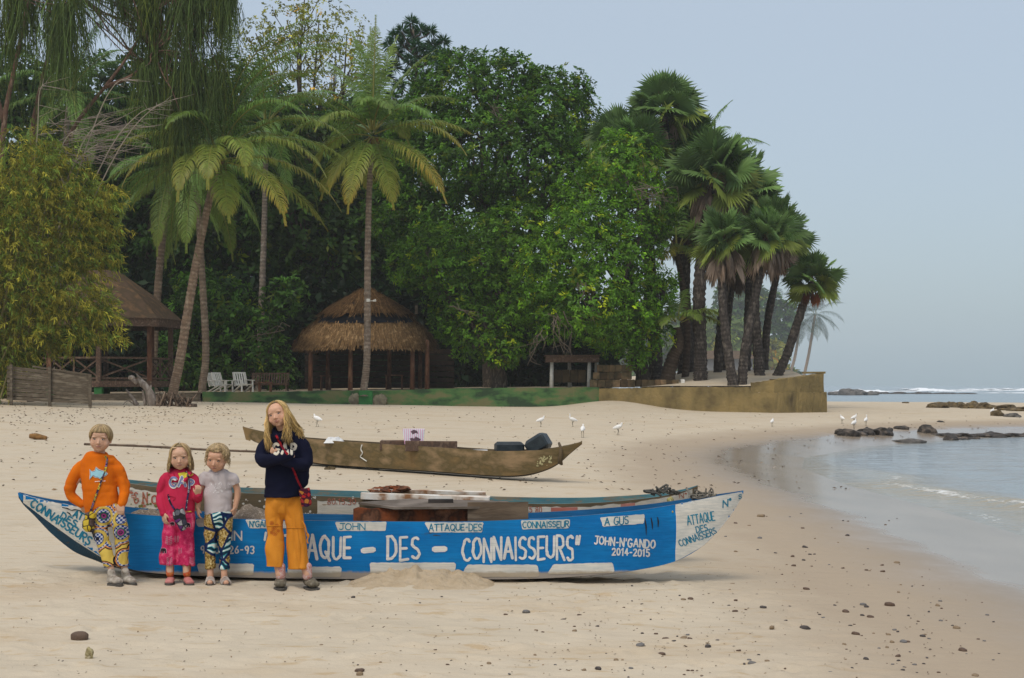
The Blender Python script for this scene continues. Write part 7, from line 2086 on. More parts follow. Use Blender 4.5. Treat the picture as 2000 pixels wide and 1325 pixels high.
    for ch, x, y, w, hh in (("G", 333, 934, 11, 19), ("A", 349, 932, 13, 18), ("P", 369, 938, 9, 15)):
        st = rng.bit_generator.state; p1 = hand_text(ch, x, y, w, hh, 5.6, wob=0); p2 = hand_text(ch, x, y, w, hh, 3.4, wob=0)
        u_ = paint_on(bv_, p1, M_whiteout, tp, "chest_letter", .006, 0)
        if u_: paint_on(bv_, p2, blue, u_, "letter_fill", .0085, 0)
    msh = mat("pink_shoe", (.50, .20, .18), (.40, .14, .13), scale=14, rough=.7); msk = cloth("red_sock", (.42, .05, .03), (.5, .2, .05), scale=60)
    for hx, hy, tx, ty, ax in ((335, 12.42, 329, 12.24, 332), (364, 12.40, 373, 12.23, 365)):
        s_ = shoe("shoe", t, G_(hx, hy), G_(tx, ty), .070, .060, msh, M_sole)
        mb = MB(); chain(mb, [q(ax, 1108, -.02), q(ax, 1122, -.05)], [.034, .032], 12); grow("sock", mb, msk, t, .006, 2)
    col = (.33, .235, .115)
    def path(i, n):
        sg = -1 if rng.random() < .55 else 1; a0 = rng.uniform(.95, math.pi) * sg; k = rng.uniform(1.0, 1.08)
        pts = []
        for u in np.linspace(0, 1, 5): pts.append(scalp(h, lerp(a0 * .5 + (-.25 if abs(a0) < 1.4 else 0), a0, u ** .7), lerp(rng.uniform(.1, .2) if u == 0 else .1, 1.62, u), k))
        e_ = pts[-1]; out = unit(np.array([e_[0] - h.c[0], (e_[1] - h.c[1]) * .8, 0])); L = rng.uniform(.085, .13)
        for f in (.35, .7, 1.0): pts.append(e_ + out * .014 * f + np.array([rng.normal(0, .003), rng.normal(0, .003), -L * f]) + np.array([0, .02 * f if e_[1] > h.c[1] else -.005 * f, 0]))
        return pts
    locks(h, 330, path, .0075, col, t, cap=lambda mb_: cap_shell(h, mb_, col, lambda az, th: abs(az) < .95 and th > .72, 1.0, 2.0))
    cl = MB(); cl.box(h.p(-.19, .40, .22), (.034, .012, .012), rz=.3, bev=.004); cl.build("hair_clip", cloth("cream_clip", (.6, .45, .3), (.5, .35, .2)), t)
    bvs = bvh_of([tp, tr])
    bg = empty("crossbody_bag", tuple(q(356, 1015, -.15)), "grey and purple patterned bag slung in front of the girl in pink", "bag")
    mg = bag_cloth("grey_bag_print", [(.02, .02, .025), (.10, .10, .12), (.05, .05, .07), (.28, .27, .28), (.10, .03, .14), (.04, .04, .05)], 26)
    sm = MB(); strap(sm, bvs, [(363, 921), (367, 930), (369, 945), (368, 962), (365, 980), (363, 997)], .014); strap(sm, bvs, [(328, 966), (331, 978), (337, 990), (345, 1000)], .014); sm.build("strap", bag_cloth("dark_strap_print", [(.015, .015, .03), (.03, .03, .09), (.25, .24, .28), (.06, .03, .12)], 60), bg)
    pouch("pouch", bg, [(337, 1001), (345, 992), (350, 995), (357, 991), (361, 999), (363, 1012), (366, 1024), (363, 1035), (354, 1039), (348, 1028), (342, 1020), (338, 1010)], Y - .14, mg, .035)
pink_girl()

# =============== girl in the grey tee
def tee_girl():
    Y = 12.42; t = person("small curly haired girl in pale grey tee and teal leaf print trousers", 425, Y)
    q = lambda x, y, d=0.0: np.array(P(x, y, Y + d))
    h = Head(q(424, 896, -.01), .208, yaw=-8, pitch=12, roll=4)
    mb = MB(); h.shape(mb, 1.0)
    chain(mb, [q(426, 908, .03), q(427, 918, .035), q(427, 929, .04)], [.043, .045, .058], 14); chain(mb, [q(427, 948, .04), q(427, 1000, .03)], [.065, .07], 12)
    lw = q(387, 992, .0); chain(mb, [q(399, 938, .04), q(391, 962, .04), lw], [.030, .028, .020], 12); hand(mb, lw, (.05, -.1, -1), (.5, -1, 0), (.9, .4, 0), .10, .5)
    rw = q(459, 992, .03); chain(mb, [q(456, 938, .04), q(464, 962, .05), rw], [.030, .028, .020], 12); hand(mb, rw, (-.25, .0, -1), (-.5, -1, 0), (-.9, .3, 0), .10, .5)
    for x0, x1, d in ((412, 411, -.05), (437, 438, -.05)): chain(mb, [q(lerp(426, x0, .5), 985, .025), q(x0, 1060, .0), q(x1, 1118, d), G_(x1, Y - .06) + [0, 0, .03], G_(x1 + (-1 if x1 < 420 else 4), Y - .15) + [0, 0, .022]], [.045, .034, .026, .026, .022], 12, m=28)
    grow("body", mb, M_skin, t, .0036, 6, colf=skin_col(h, SKIN * np.array([1.04, .98, .95]))); h.eyes(t, openness=.6)
    mg = cloth("pale_grey_tee_cloth", (.50, .45, .45), (.43, .385, .385), scale=4); mb = MB()
    chain(mb, [q(427, 921, .05), q(427, 925, .045), q(427, 934, .04), q(427, 948, .035), q(426, 975, .025), q(425, 1000, .02), q(425, 1005, .02)], [.082, .106, .118, .116, .112, .112, .110], 20, flat=[.8, .74, .70, .70, .76, .80, .80], round0=False, round1=False, m=28)
    chain(mb, [q(408, 931, .04), q(399, 936, .04), q(394, 946, .04)], [.046, .048, .047], 14, round1=False); chain(mb, [q(446, 931, .04), q(455, 936, .04), q(460, 947, .045)], [.046, .048, .047], 14, round1=False)
    te_ = grow("tee_shirt", mb, mg, t, .006, 5, fold=.013, fscale=(9, 10), seed=6)
    cu = MB(); cu.tube(catmull([q(427 + 18 * math.cos(a), 921 + 4.4 * math.sin(a), .045 - .072 * math.sin(a)) for a in np.linspace(0, 2 * math.pi, 18)], 40), .006, 6); cu.build("collar", mg, te_, smooth=True)
    bv_ = bvh_of(te_); fl = []
    for i in range(46):
        x, y = rng.normal(427, 9), rng.choice([945, 953, 961]) + rng.normal(0, 1.6); r_ = rng.uniform(.5, 1.1); fl.append([(x + r_ * math.cos(a), y + r_ * math.sin(a) * 1.4) for a in np.linspace(0, 6.28, 6)[:-1]])
    paint_on(bv_, fl, mat("sequin", (.62, .60, .60), (.7, .68, .66), rough=.35), te_, "sequin_print", .003, 0)
    mb = MB()
    chain(mb, [q(426, 999, .02), q(426, 1012, .02), q(426, 1024, .02)], [.106, .110, .09], 18, flat=[.82, .85, .9], round0=False)
    chain(mb, [q(413, 1008, .02), q(412, 1045, .0), q(411, 1080, -.02), q(411, 1112, -.04)], [.060, .054, .045, .042], 16, round1=False)
    chain(mb, [q(440, 1008, .02), q(440, 1045, .0), q(439, 1080, -.02), q(438, 1114, -.04)], [.060, .054, .045, .042], 16, round1=False)
    grow("trousers", mb, leafprint_cloth(), t, .006, 5, fold=.010, fscale=(10, 9), seed=3)
    ms = mat("silver_sandal", (.50, .45, .40), (.36, .30, .26), scale=30, rough=.4)
    for hx, tx in ((411, 410), (437, 444)):
        a, b = G_(hx, Y + .0), G_(tx, Y - .19); d = unit(b - a); s_ = np.cross([0, 0, 1.], d); L = np.linalg.norm(b - a)
        so = MB(); n = 20; V = []
        for z in (-.004, .014):
            for i in range(n): c = math.cos(6.2832 * i / n); V.append(a + d * (L / 2 + c * L / 2) + s_ * math.sin(6.2832 * i / n) * .037 + [0, 0, z])
        so.add(V, [tuple(reversed(range(n))), tuple(range(n, 2 * n))] + [(i, (i + 1) % n, n + (i + 1) % n, n + i) for i in range(n)]); sn = so.build("sandal", M_sole, t)
        for f, hh, w_ in ((.42, .052, .034), (.62, .044, .035), (.74, .036, .035), (.25, .06, .033)):
            m2 = MB(); m2.tube(catmull([a + d * L * f + s_ * math.cos(x) * w_ + np.array([0, 0, .01 + math.sin(x) * hh]) for x in np.linspace(0, math.pi, 9)], 16), .007, 6, flat=.6); m2.build("strap", ms, sn, smooth=True)
    col = (.44, .33, .185)
    def path(i, n):
        az = rng.uniform(-math.pi, math.pi); k = rng.uniform(1.0, 1.06)
        if abs(az) < 1.0: a1, t0, t1 = az + rng.uniform(-.5, .5), .75 + .12 * rng.random(), .05
        else: a1, t0, t1 = az + rng.uniform(-.3, .3), rng.uniform(.2, .9), rng.uniform(1.2, 1.75)
        ph = rng.uniform(0, 6.28); amp = .012
        return [scalp(h, lerp(az, a1, u), lerp(t0, t1, u), k) + amp * np.array([math.sin(ph + u * 9), .3 * math.cos(ph + u * 8), math.cos(ph + u * 9)]) for u in np.linspace(0, 1, 9)]
    def wisp(mb_):
        cap_shell(h, mb_, col, lambda az, th: abs(az) < 1.05 and th > .80, 1.0, 1.95)
        for i in range(40):
            sg = rng.choice([-1, 1]); az = sg * rng.uniform(1.05, 2.6); b = scalp(h, az, rng.uniform(1.0, 1.8), 1.04); ph = rng.uniform(0, 6.28); L = rng.uniform(.03, .085)
            mb_.tube(catmull([b + np.array([sg * .012 * f + .008 * math.sin(ph + f * 9), -.004 + .008 * math.cos(ph + 8 * f), -L * f]) for f in np.linspace(0, 1, 7)], 14), np.linspace(.0045, .0015, 14), 5, col=np.tile(np.array(col) * rng.uniform(.9, 1.3), (14, 1)))
    locks(h, 300, path, .0068, col, t, cap=wisp, vary=.25)
tee_girl()

# =============== tall girl
def tall_girl():
    Y = 12.16; t = person("tall long haired girl with folded arms in navy hooded top and flared orange trousers", 560, Y)
    q = lambda x, y, d=0.0: np.array(P(x, y, Y + d))
    h = Head(q(543, 810, .0), .205, yaw=-12, pitch=-2, roll=-17)
    mb = MB(); h.shape(mb)
    chain(mb, [q(548, 824, .03), q(552, 838, .035), q(555, 852, .05)], [.046, .044, .05], 14); chain(mb, [q(556, 872, .05), q(556, 960, .04)], [.07, .08], 12)
    lw = q(570, 889, -.15); chain(mb, [q(534, 872, .04), q(513, 895, -.02), q(540, 894, -.155), lw], [.016, .018, .02, .02], 12); hand(mb, lw, (.25, 1, .05), (0, -.3, 1), (-.9, .3, -.1), .085, .9)
    rw = q(541, 888, -.12); chain(mb, [q(578, 872, .04), q(596, 900, -.01), q(566, 902, -.11), rw], [.016, .018, .02, .02], 12); hand(mb, rw, (-.75, -.1, .55), (.2, -.5, .8), (-.1, .8, .5), .085, .8)
    for a in ((538, 1060, -.0, 546, 1122, -.04), (580, 1060, .0, 600, 1122, -.02)): chain(mb, [q(lerp(553, a[0], .5), 950, .03), q(*a[:3]), q(*a[3:])], [.03, .034, .032], 12)
    grow("body", mb, M_skin, t, .0038, 4, colf=skin_col(h, SKIN * np.array([1.10, 1.05, 1.03]))); h.eyes(t, iris=(.05, .07, .09), openness=.75)
    mn = cloth("navy_hoodie_cloth", (.0085, .010, .027), (.006, .007, .019), scale=5); mb = MB()
    chain(mb, [q(555, 841, .055), q(556, 848, .05), q(556, 856, .045), q(556, 874, .04), q(555, 905, .035), q(553, 940, .03), q(552, 966, .03), q(552, 971, .03)], [.065, .11, .142, .154, .146, .142, .150, .150], 22, flat=[.9, .78, .72, .68, .70, .78, .84, .84], round0=False, round1=False, m=34)
    chain(mb, [q(531, 861, .045), q(518, 873, .035), q(512, 895, -.02), q(520, 901, -.09), q(548, 893, -.165), q(568, 887, -.17)], [.060, .058, .057, .054, .048, .038], 16, m=34)
    chain(mb, [q(581, 861, .045), q(593, 873, .035), q(597, 900, .0), q(590, 908, -.05), q(565, 903, -.12), q(540, 889, -.115)], [.060, .058, .057, .053, .047, .036], 16, m=34)
    chain(mb, [q(592, 900, .02), q(590, 935, .03), q(582, 955, .03)], [.05, .058, .04], 14)
    for s_ in (-1, 1): chain(mb, [q(554 + s_ * 3, 862, -.085), q(555 + s_ * 15, 850, -.03), q(555 + s_ * 17, 841, .06), q(556, 839, .11)], [.014, .024, .032, .034], 10)
    tp = grow("hooded_top", mb, mn, t, .006, 5, fold=.010, fscale=(9, 9), seed=12)
    bv_ = bvh_of(tp); cr_ = cloth("cream_felt_letter", (.62, .57, .47), (.52, .47, .38), scale=50)
    for ch, x, y, w, hh in (("G", 534, 867, 11, 20), ("A", 551, 866, 12, 20), ("P", 569, 867, 8, 20)):
        paint_on(bv_, hand_text(ch, x, y, w, hh, 5.0, wob=0), cr_, tp, "chest_letter", .006, 0)
    mo = cloth("orange_trouser_cloth", (.60, .235, .028), (.52, .19, .02), scale=6); mb = MB()
    chain(mb, [q(551, 962, .03), q(551, 980, .03), q(551, 994, .03)], [.128, .132, .11], 20, flat=[.78, .8, .85], round0=False)
    chain(mb, [q(537, 978, .03), q(536, 1010, .01), q(537, 1040, .0), q(537, 1075, -.02), q(537, 1108, -.03)], [.080, .072, .066, .070, .074], 18, flat=.9, round1=False)
    chain(mb, [q(567, 978, .03), q(573, 1010, .01), q(577, 1040, .0), q(580, 1075, .0), q(582, 1112, -.01)], [.080, .074, .070, .076, .084], 18, flat=.9, round1=False)
    tr = grow("trousers", mb, mo, t, .006, 5, fold=.016, fscale=(12, 5), seed=8)
    bt = bvh_of(tr); ro = cloth("rust_embroidery", (.42, .11, .02), (.36, .09, .02)); fl = []
    for (x, y, r_) in ((531, 1022, 3.6), (535, 1033, 4.2), (541, 1027, 3.4), (537, 1043, 4.0), (531, 1040, 3.0), (543, 1037, 2.8)):
        for k in range(5):
            a = k * 1.2566; c = (x + r_ * .62 * math.cos(a), y + r_ * .62 * math.sin(a)); ring_ = [(c[0] + r_ * .45 * math.cos(b), c[1] + r_ * .45 * math.sin(b)) for b in np.linspace(0, 6.28, 8)]
            fl += [capsule(p, p2, .38, 3) for p, p2 in zip(ring_[:-1], ring_[1:])]
    paint_on(bt, fl, ro, tr, "flower_embroidery", .003, 0)
    kn = MB()
    for x0, x1, yk in ((519, 554, 1027), (560, 597, 1031)):
        a = [hit(bt, x, yk + rng.uniform(-.6, .6), .0015) for x in np.linspace(x0, x1, 14)]; a = [p for p in a if p]
        if len(a) > 3: kn.tube(a, .0045, 5)
    kn.build("knee_seam", mo, tr, smooth=True)
    rb = MB(); 
    for pl in ([(590, 1018), (595, 1026), (598, 1038), (601, 1050)], [(597, 1040), (603, 1046), (600, 1056), (602, 1062)]): rb.tube(catmull([q(x, y, -.06) for x, y in pl], 12), .006, 5)
    rb.build("ribbon", mo, tr, smooth=True)
    msh = mat("olive_brown_shoe", (.17, .145, .10), (.10, .085, .06), (.24, .21, .16), scale=18, rough=.85)
    msk = cloth("striped_sock", (.55, .45, .42), (.45, .15, .12), scale=70)
    for heel, toe, a in ((G_(550, 12.24), G_(546, 12.03), (548, 1118, -.03)), (G_(597, 12.24), G_(619, 12.07), (600, 1116, -.01))):
        shoe("shoe", t, heel, toe, .096, .115, msh, M_sole, None)
        mb = MB(); chain(mb, [q(a[0], 1106, a[2]), q(a[0], 1126, a[2])], [.038, .040], 12); grow("sock", mb, msk, t, .006, 2)
    col = (.47, .325, .125)
    def path(i, n):
        sg = -1 if rng.random() < .45 else 1; a0 = rng.uniform(1.0, 2.9) * sg; k = rng.uniform(1.0, 1.09); pts = []
        for u in np.linspace(0, 1, 5): pts.append(scalp(h, lerp(a0 * .55, a0, u ** .7), lerp(rng.uniform(.05, .22) if u == 0 else .12, 1.55, u), k))
        e_ = pts[-1]; front = abs(a0) < 1.5
        if sg < 0: tgt = q(rng.uniform(519, 533), rng.uniform(868, 885), rng.uniform(-.115, -.07)) if front else q(rng.uniform(515, 545), rng.uniform(862, 880), .14)
        else:
            z = rng.random()
            if front and z < .45: tgt = q(rng.uniform(550, 572), rng.uniform(855, 872), rng.uniform(-.12, -.10))
            elif z < .8: tgt = q(rng.uniform(572, 594), rng.uniform(845, 858), rng.uniform(.0, .10))
            else: tgt = q(rng.uniform(596, 604), rng.uniform(872, 900), rng.uniform(.05, .10))
        ph = rng.uniform(0, 6.28)
        for f in (.3, .55, .8, 1.0):
            p = e_ * (1 - f) + tgt * f; out = math.sin(math.pi * f) * .008
            p = p + np.array([sg * out + .011 * math.sin(ph + f * 9), -(.03 * math.sin(math.pi * f)) if front else .0, .006 * math.cos(ph + f * 7) - .01 * math.sin(math.pi * f)])
            pts.append(p)
        if sg > 0 and rng.random() < .3 and not front: 
            pts.append(tgt + np.array([rng.uniform(.0, .02), rng.uniform(-.01, .02), -rng.uniform(.03, .10)]))
        return pts
    locks(h, 210, path, .0078, col, t, cap=lambda mb_: cap_shell(h, mb_, col, lambda az, th: abs(az) < 1.0 and th > .62, 1.0, 2.0))
    bvs = bvh_of([tp])
    bg = empty("crossbody_bag", tuple(q(596, 972, -.02)), "small red patterned bag hanging at the tall girl's side on a red strap", "bag")
    mr = bag_cloth("red_bag_print", [(.06, .008, .02), (.36, .02, .02), (.10, .01, .04), (.40, .16, .03), (.30, .03, .03), (.05, .015, .05)], 30)
    sm = MB(); strap(sm, bvs, [(539, 850), (544, 860), (550, 871), (556, 881), (562, 888)], .017, .010); strap(sm, bvs, [(571, 914), (576, 925), (581, 938), (587, 950), (591, 957)], .015, .010); sm.build("strap", cloth("red_strap_cloth", (.36, .02, .018), (.12, .01, .03), scale=40), bg)
    pouch("pouch", bg, [(583, 957), (592, 954), (605, 952), (607, 962), (609, 986), (600, 991), (589, 990), (586, 975)], Y - .05, mr, .022)
tall_girl()
# ------------------------------------------------------------------ egrets
M_feather = mat("white_feather", (.80, .79, .76), (.72, .71, .68), scale=20, rough=.9, spec=.05)
M_beak = mat("yellow_beak", (.55, .38, .06), (.45, .30, .05), scale=20, rough=.5)
M_shank = mat("dark_shank", (.09, .085, .06), (.06, .055, .04), scale=20, rough=.8)
def egret(pose):
    """cattle egret about 0.46 m tall, facing +X at the origin"""
    t = empty("egret", (0, 0, 0), None, "bird", "white egrets on the sand")
    mb = MB()
    chain(mb, [(-.17, 0, .205), (-.09, 0, .225), (.0, 0, .250), (.075, 0, .285), (.10, 0, .31)], [.016, .052, .072, .055, .030], 14, m=18)
    neck = {0: [(.085, 0, .29), (.12, 0, .335), (.105, 0, .385), (.12, 0, .425)], 1: [(.08, 0, .29), (.115, 0, .315), (.10, 0, .345), (.125, 0, .365)], 2: [(.085, 0, .285), (.14, 0, .27), (.18, 0, .22), (.205, 0, .17)]}[pose]
    chain(mb, neck, [.034, .024, .021, .024], 12, m=14)
    hd = np.array(neck[-1]); fw = np.array([1, 0, -.12]) if pose < 2 else np.array([.5, 0, -.85]); fw = unit(fw)
    chain(mb, [hd - fw * .012, hd + fw * .022], [.025, .019], 12, m=6)
    grow("body", mb, M_feather, t, .006, 4)
    mb = MB(); chain(mb, [hd + fw * .034, hd + fw * .09], [.009, .002], 8, m=6); mb.build("beak", M_beak, t, smooth=True)
    for s_ in (-1, 1):
        mb = MB(); mb.tube([(-.01, s_ * .026, .20), (.02, s_ * .027, .11), (-.005 + s_ * .02, s_ * .027, .006)], [.011, .006, .005], 6)
        for a in (-.5, 0, .5): mb.tube([(-.005 + s_ * .02, s_ * .027, .006), (.04 * math.cos(a) + s_ * .02, s_ * .027 + .04 * math.sin(a), .004)], [.004, .003], 5)
        mb.build("leg", M_shank, t, smooth=True)
    return t
def copy_tree(o):
    c = o.copy(); COL.objects.link(c)
    for ch in list(o.children):
        d = ch.copy(); COL.objects.link(d); d.parent = c; d.matrix_parent_inverse = ch.matrix_parent_inverse.copy()
    return c
protos = {}
for (x, y, pose, rz, s_, lab) in ((620, 834, 1, 150, 1.05, "white egret alone on the sand just behind the tall girl"), (1056, 834, 1, 20, .95, "hunched white egret standing beyond the canoe, left of an upright one"), (1119, 834, 0, 200, 1.0, "upright white egret standing beyond the stern of the canoe"),
        (1138, 855, 1, 80, 1.05, "white egret standing right above the canoe's pointed stern"), (1207, 850, 1, 340, 1.0, "white egret standing to the right of the canoe's pointed stern"), (1508, 834, 1, 60, .85, "small white egret alone on the pale sand below the ochre wall"),
        (1645, 828, 1, 110, .95, "white egret on the sand to the left of the dark rock slab"), (1668, 830, 1, 30, 1.0, "white egret behind another egret at the back of the dark rock slab"), (1668, 842, 1, 45, 1.05, "white egret standing on the near edge of the dark rock slab"),
        (1691, 835, 0, 60, 1.0, "slim upright white egret on the top of the dark rock slab"), (1938, 812, 1, 40, .95, "white egret beside the round rocks near the brown ledge")):
    if pose not in protos: o = protos[pose] = egret(pose)
    else: o = copy_tree(protos[pose])
    g = on_ground(x, y); o.location = (g.x, g.y, g.z + (.05 if 1650 < x < 1700 else 0)); o.rotation_euler = (0, 0, R(rz)); o.scale = (s_ * .92,) * 3; o["label"] = lab

# ------------------------------------------------------------------ rocks
M_rock = mat("dark_wet_rock", (.065, .052, .042), (.028, .025, .022), (.14, .11, .085), scale=3.5, rough=.7, bmp=1.0, bscale=9, bdist=.06, detail=9, spec=.25)
M_rock_brown = mat("brown_weedy_rock", (.15, .105, .045), (.075, .055, .03), (.20, .15, .08), scale=3, rough=.85, bmp=1.0, bscale=9, bdist=.06, detail=9, spec=.15)
M_rock_grey = mat("grey_rock", (.15, .14, .125), (.08, .075, .07), (.22, .20, .18), scale=3, rough=.85, bmp=.9, bscale=9, bdist=.06, detail=9, spec=.15)
def rock_mesh(mb, c, r, seed, rough=.28, nu=30, nv=18):
    V, F = [], []
    for i in range(nv + 1):
        th = math.pi * i / nv
        for j in range(nu):
            ph = 2 * math.pi * j / nu; V.append((math.sin(th) * math.cos(ph), math.sin(th) * math.sin(ph), math.cos(th)))
    V = np.array(V)
    n = vnoise(V[:, 0] * 1.7 + seed, V[:, 1] * 1.7 + V[:, 2] * 1.3 + seed * 2) - .5 + .5 * (vnoise(V[:, 0] * 4 + seed, V[:, 1] * 4 + V[:, 2] * 3 + seed, 1) - .5) + .25 * (vnoise(V[:, 0] * 9 + seed, V[:, 1] * 9 + V[:, 2] * 8, 2) - .5)
    V = V * (1 + rough * 2 * n)[:, None]
    V[:, 2] = np.sign(V[:, 2]) * np.abs(V[:, 2]) ** .7
    V = V * np.array(r)
    for i in range(nv):
        for j in range(nu): F.append((i * nu + j, (i + 1) * nu + j, (i + 1) * nu + (j + 1) % nu, i * nu + (j + 1) % nu))
    mb.add(V + np.array(c), F)
def rock(name, label, x0, x1, y0, y1, m_, seed, cat="rock", pieces=1, group=None, deep=.5):
    g = on_ground((x0 + x1) / 2, y1); k = g.y / FPX; mb = MB()
    for q in range(pieces):
        a = lerp(x0, x1, (q + .5) / pieces); w = (x1 - x0) / pieces * (1.0 if pieces == 1 else rng.uniform(1.7, 2.6)); h = (y1 - y0) * k * (rng.uniform(.75, 1.15) if pieces == 1 else rng.uniform(.35, .95))
        g2 = on_ground(a, y1 - (y1 - y0) * rng.uniform(.0, .25) if pieces > 1 else y1)
        rock_mesh(mb, (g2.x, g2.y + w * k * deep * .5, g2.z - h * .15), (w * k / 2, w * k * deep, h * 1.05), seed + q * 3.7, .28 if pieces == 1 else .42)
    if pieces > 1:                                            # one ledge: melt the pieces together
        o = grow(name, mb, m_, None, .035, 1)
    else: o = mb.build(name, m_, smooth=True)
    return tag(o, label, cat, group)
rock("rock_ledge", "dark flat rock slab at the water's edge with egrets on it", 1650, 1742, 836, 853, M_rock, 1.3, pieces=5, deep=.6)
rock("rock", "small dark rock just right of the egrets' slab", 1746, 1779, 829, 839, M_rock, 2.1)
rock("rock", "brown black rounded rock between the slab and the long low ledge", 1796, 1830, 831, 846, M_rock, 3.7)
rock("rock_ledge", "thin low dark rock ledge running towards the cove", 1828, 1925, 846, 853, M_rock, 5.2, pieces=5)
rock("rock_ledge", "broken dark ledge lying nearest the cove water", 1850, 1912, 852, 862, M_rock, 6.9, pieces=4)
rock("rock", "greyish flat rock half in the cove water", 1742, 1806, 855, 866, M_rock_grey, 7.7, deep=.35)
rock("rock_ledge", "dark rocks reaching out of the picture along the cove", 1930, 2040, 845, 856, M_rock, 8.8, pieces=4)
rock("rock", "flat weed strewn stone alone on the sandbar above the rounded rock", 1830, 1846, 821, 825, M_rock, 9.1)
rock("rock_ledge", "long brown weedy ledge lying on the crest of the sandbar", 1828, 1934, 783, 799, M_rock_brown, 10.4, pieces=6, deep=.7)
rock("rock_ledge", "brown weedy ledge at the very edge of the picture on the sandbar", 1946, 2060, 786, 803, M_rock_brown, 12.4, pieces=4, deep=.7)
rock("rock", "round dark rock beside an egret below the brown ledge", 1938, 1962, 800, 813, M_rock_brown, 14.4)
rock("rock", "round grey rock below the brown ledge at the picture's edge", 1964, 1996, 804, 815, M_rock_grey, 15.4)
rock("rock", "small brown stone lying on the crest of the sandbar", 1763, 1778, 784, 788, M_rock_brown, 16.1)
mb = MB()
for q in range(9):
    px = rng.uniform(1622, 1688); p = P(px, 774, 330); rock_mesh(mb, (p.x, 330 + rng.uniform(-4, 6), SEA - .2), (rng.uniform(1.2, 2.6), 3, rng.uniform(.4, 1.0)), q * 2.3)
for q in range(3): p = P(1655 + q * 9, 774, 326); rock_mesh(mb, (p.x, 324, SEA), (1.9, 3, 1.35 - .2 * q), q * 5.1)
o = mb.build("reef_rocks", M_rock_grey, smooth=True); tag(o, "cluster of boulders in the sea just past the end of the ochre wall", "reef")
mb = MB()
for q in range(26):
    px = lerp(1682, 1884, q / 25); p = P(px, 772, 380); rock_mesh(mb, (p.x, 380 + rng.uniform(-4, 4), SEA - .1), (rng.uniform(1.2, 2.2), 2.5, rng.uniform(.35, .8) * (1 - .02 * q)), q * 2.9)
o = mb.build("reef_rocks", M_rock, smooth=True); tag(o, "long low black reef lying in front of the breakers", "reef")

# ------------------------------------------------------------------ things lying on the sand
M_peb = [mat("dark_pebble", (.045, .038, .035), (.075, .062, .055), scale=30, rough=.6), mat("brown_pebble", (.12, .072, .045), (.075, .05, .035), scale=30, rough=.65), mat("tan_pebble", (.26, .19, .11), (.17, .12, .08), scale=30, rough=.75), mat("grey_pebble", (.17, .16, .15), (.10, .095, .09), scale=30, rough=.7)]
peb = []
for q in range(14):
    mb = MB(); rock_mesh(mb, (0, 0, 0), (1, rng.uniform(.6, .95), rng.uniform(.38, .65)), q * 4.3 + 1, .16, 14, 9)
    me = mb.build("pebble", M_peb[(0, 1, 0, 3, 1, 0, 2, 1, 0, 1, 3, 0, 1, 2)[q]], smooth=True); peb.append(me)
used = set()
def put_pebble(x, y, s_):
    q = int(rng.integers(0, len(peb)))
    g = on_ground(x, y)
    if g.x > 6.1 and g.y < 36: return
    if q in used: o = peb[q].copy(); COL.objects.link(o)
    else: o = peb[q]; used.add(q)
    o.location = (g.x, g.y, g.z + s_ * .12); o.scale = (s_, s_, s_); o.rotation_euler = (rng.uniform(-.2, .2), rng.uniform(-.2, .2), rng.uniform(0, 6.28))
    tag(o, "small dark rounded pebble scattered on the wet and dry sand", "pebble", "pebbles scattered over the sand")
for (x, y, s_) in ((690, 1168, .022), (1028, 1196, .03), (1100, 1212, .018), (1292, 1280, .028), (1470, 1298, .03), (1335, 1172, .022), (1652, 1196, .028), (1672, 1240, .03), (1765, 1255, .024), (1700, 1206, .026), (1868, 1228, .026), (1572, 1070, .032), (1548, 1088, .026), (1484, 1052, .028), (1430, 1142, .022), (1490, 1188, .028), (1300, 1250, .026), (1168, 1308, .024), (1250, 1262, .03), (955, 1298, .02), (820, 1180, .018), (710, 1240, .016)):
    put_pebble(x, y, s_)
n_ = 0
while n_ < 235:
    x, y = rng.uniform(560, 1960), rng.uniform(1090, 1324)
    w = sstep(520, 1300, x) * (.35 + .65 * sstep(1120, 1200, y)) * (1 if x < 1850 else .5) * (.25 + 1.3 * vnoise(np.array([x / 90.]), np.array([y / 38.]))[0])
    if y < 1135 and x < 1450: continue
    if rng.random() < w: put_pebble(x, y, float(np.exp(rng.normal(math.log(.0105), .45)))); n_ += 1
for q in range(34): put_pebble(rng.uniform(1380, 1760), rng.uniform(1000, 1120), float(np.exp(rng.normal(math.log(.016), .4))))
for o in [p for i, p in enumerate(peb) if i not in used]: bpy.data.objects.remove(o)

def stone(label, x, y, w, h, m_, seed, name="stone", cat="stone", rough=.14, deep=.8):
    g = on_ground(x, y); k = g.y / FPX; mb = MB(); rock_mesh(mb, (g.x, g.y + w * k * .3, g.z + h * k * .30), (w * k / 2, w * k / 2 * deep, h * k * .72), seed, rough, 26, 16)
    return tag(mb.build(name, m_, smooth=True), label, cat)
stone("smooth round brown stone lying alone on the sand below the boy", 153, 1251, 34, 16, mat("brown_stone", (.13, .085, .055), (.10, .065, .045), scale=9, rough=.7, bmp=.3, bscale=60), 4.1, rough=.06)
stone("upright pale shell fragment standing in the sand beside the brown stone", 173, 1287, 17, 20, mat("pale_shell", (.42, .36, .20), (.20, .16, .07), (.55, .48, .34), scale=26, rough=.8, bmp=.5, bscale=60), 9.3, "shell", "shell", .2, .7)
stone("dark stone with a brown knob near the bottom edge of the picture", 702, 1313, 20, 6, M_peb[1], 2.2)
stone("small brown knobbed stone right below the dark one at the bottom edge", 702, 1320, 13, 7, M_peb[2], 5.2)
stone("flat orange brown stone lying on the wet sand near the tip of the white stern", 1487, 1010, 16, 5, M_peb[2], 6.2)
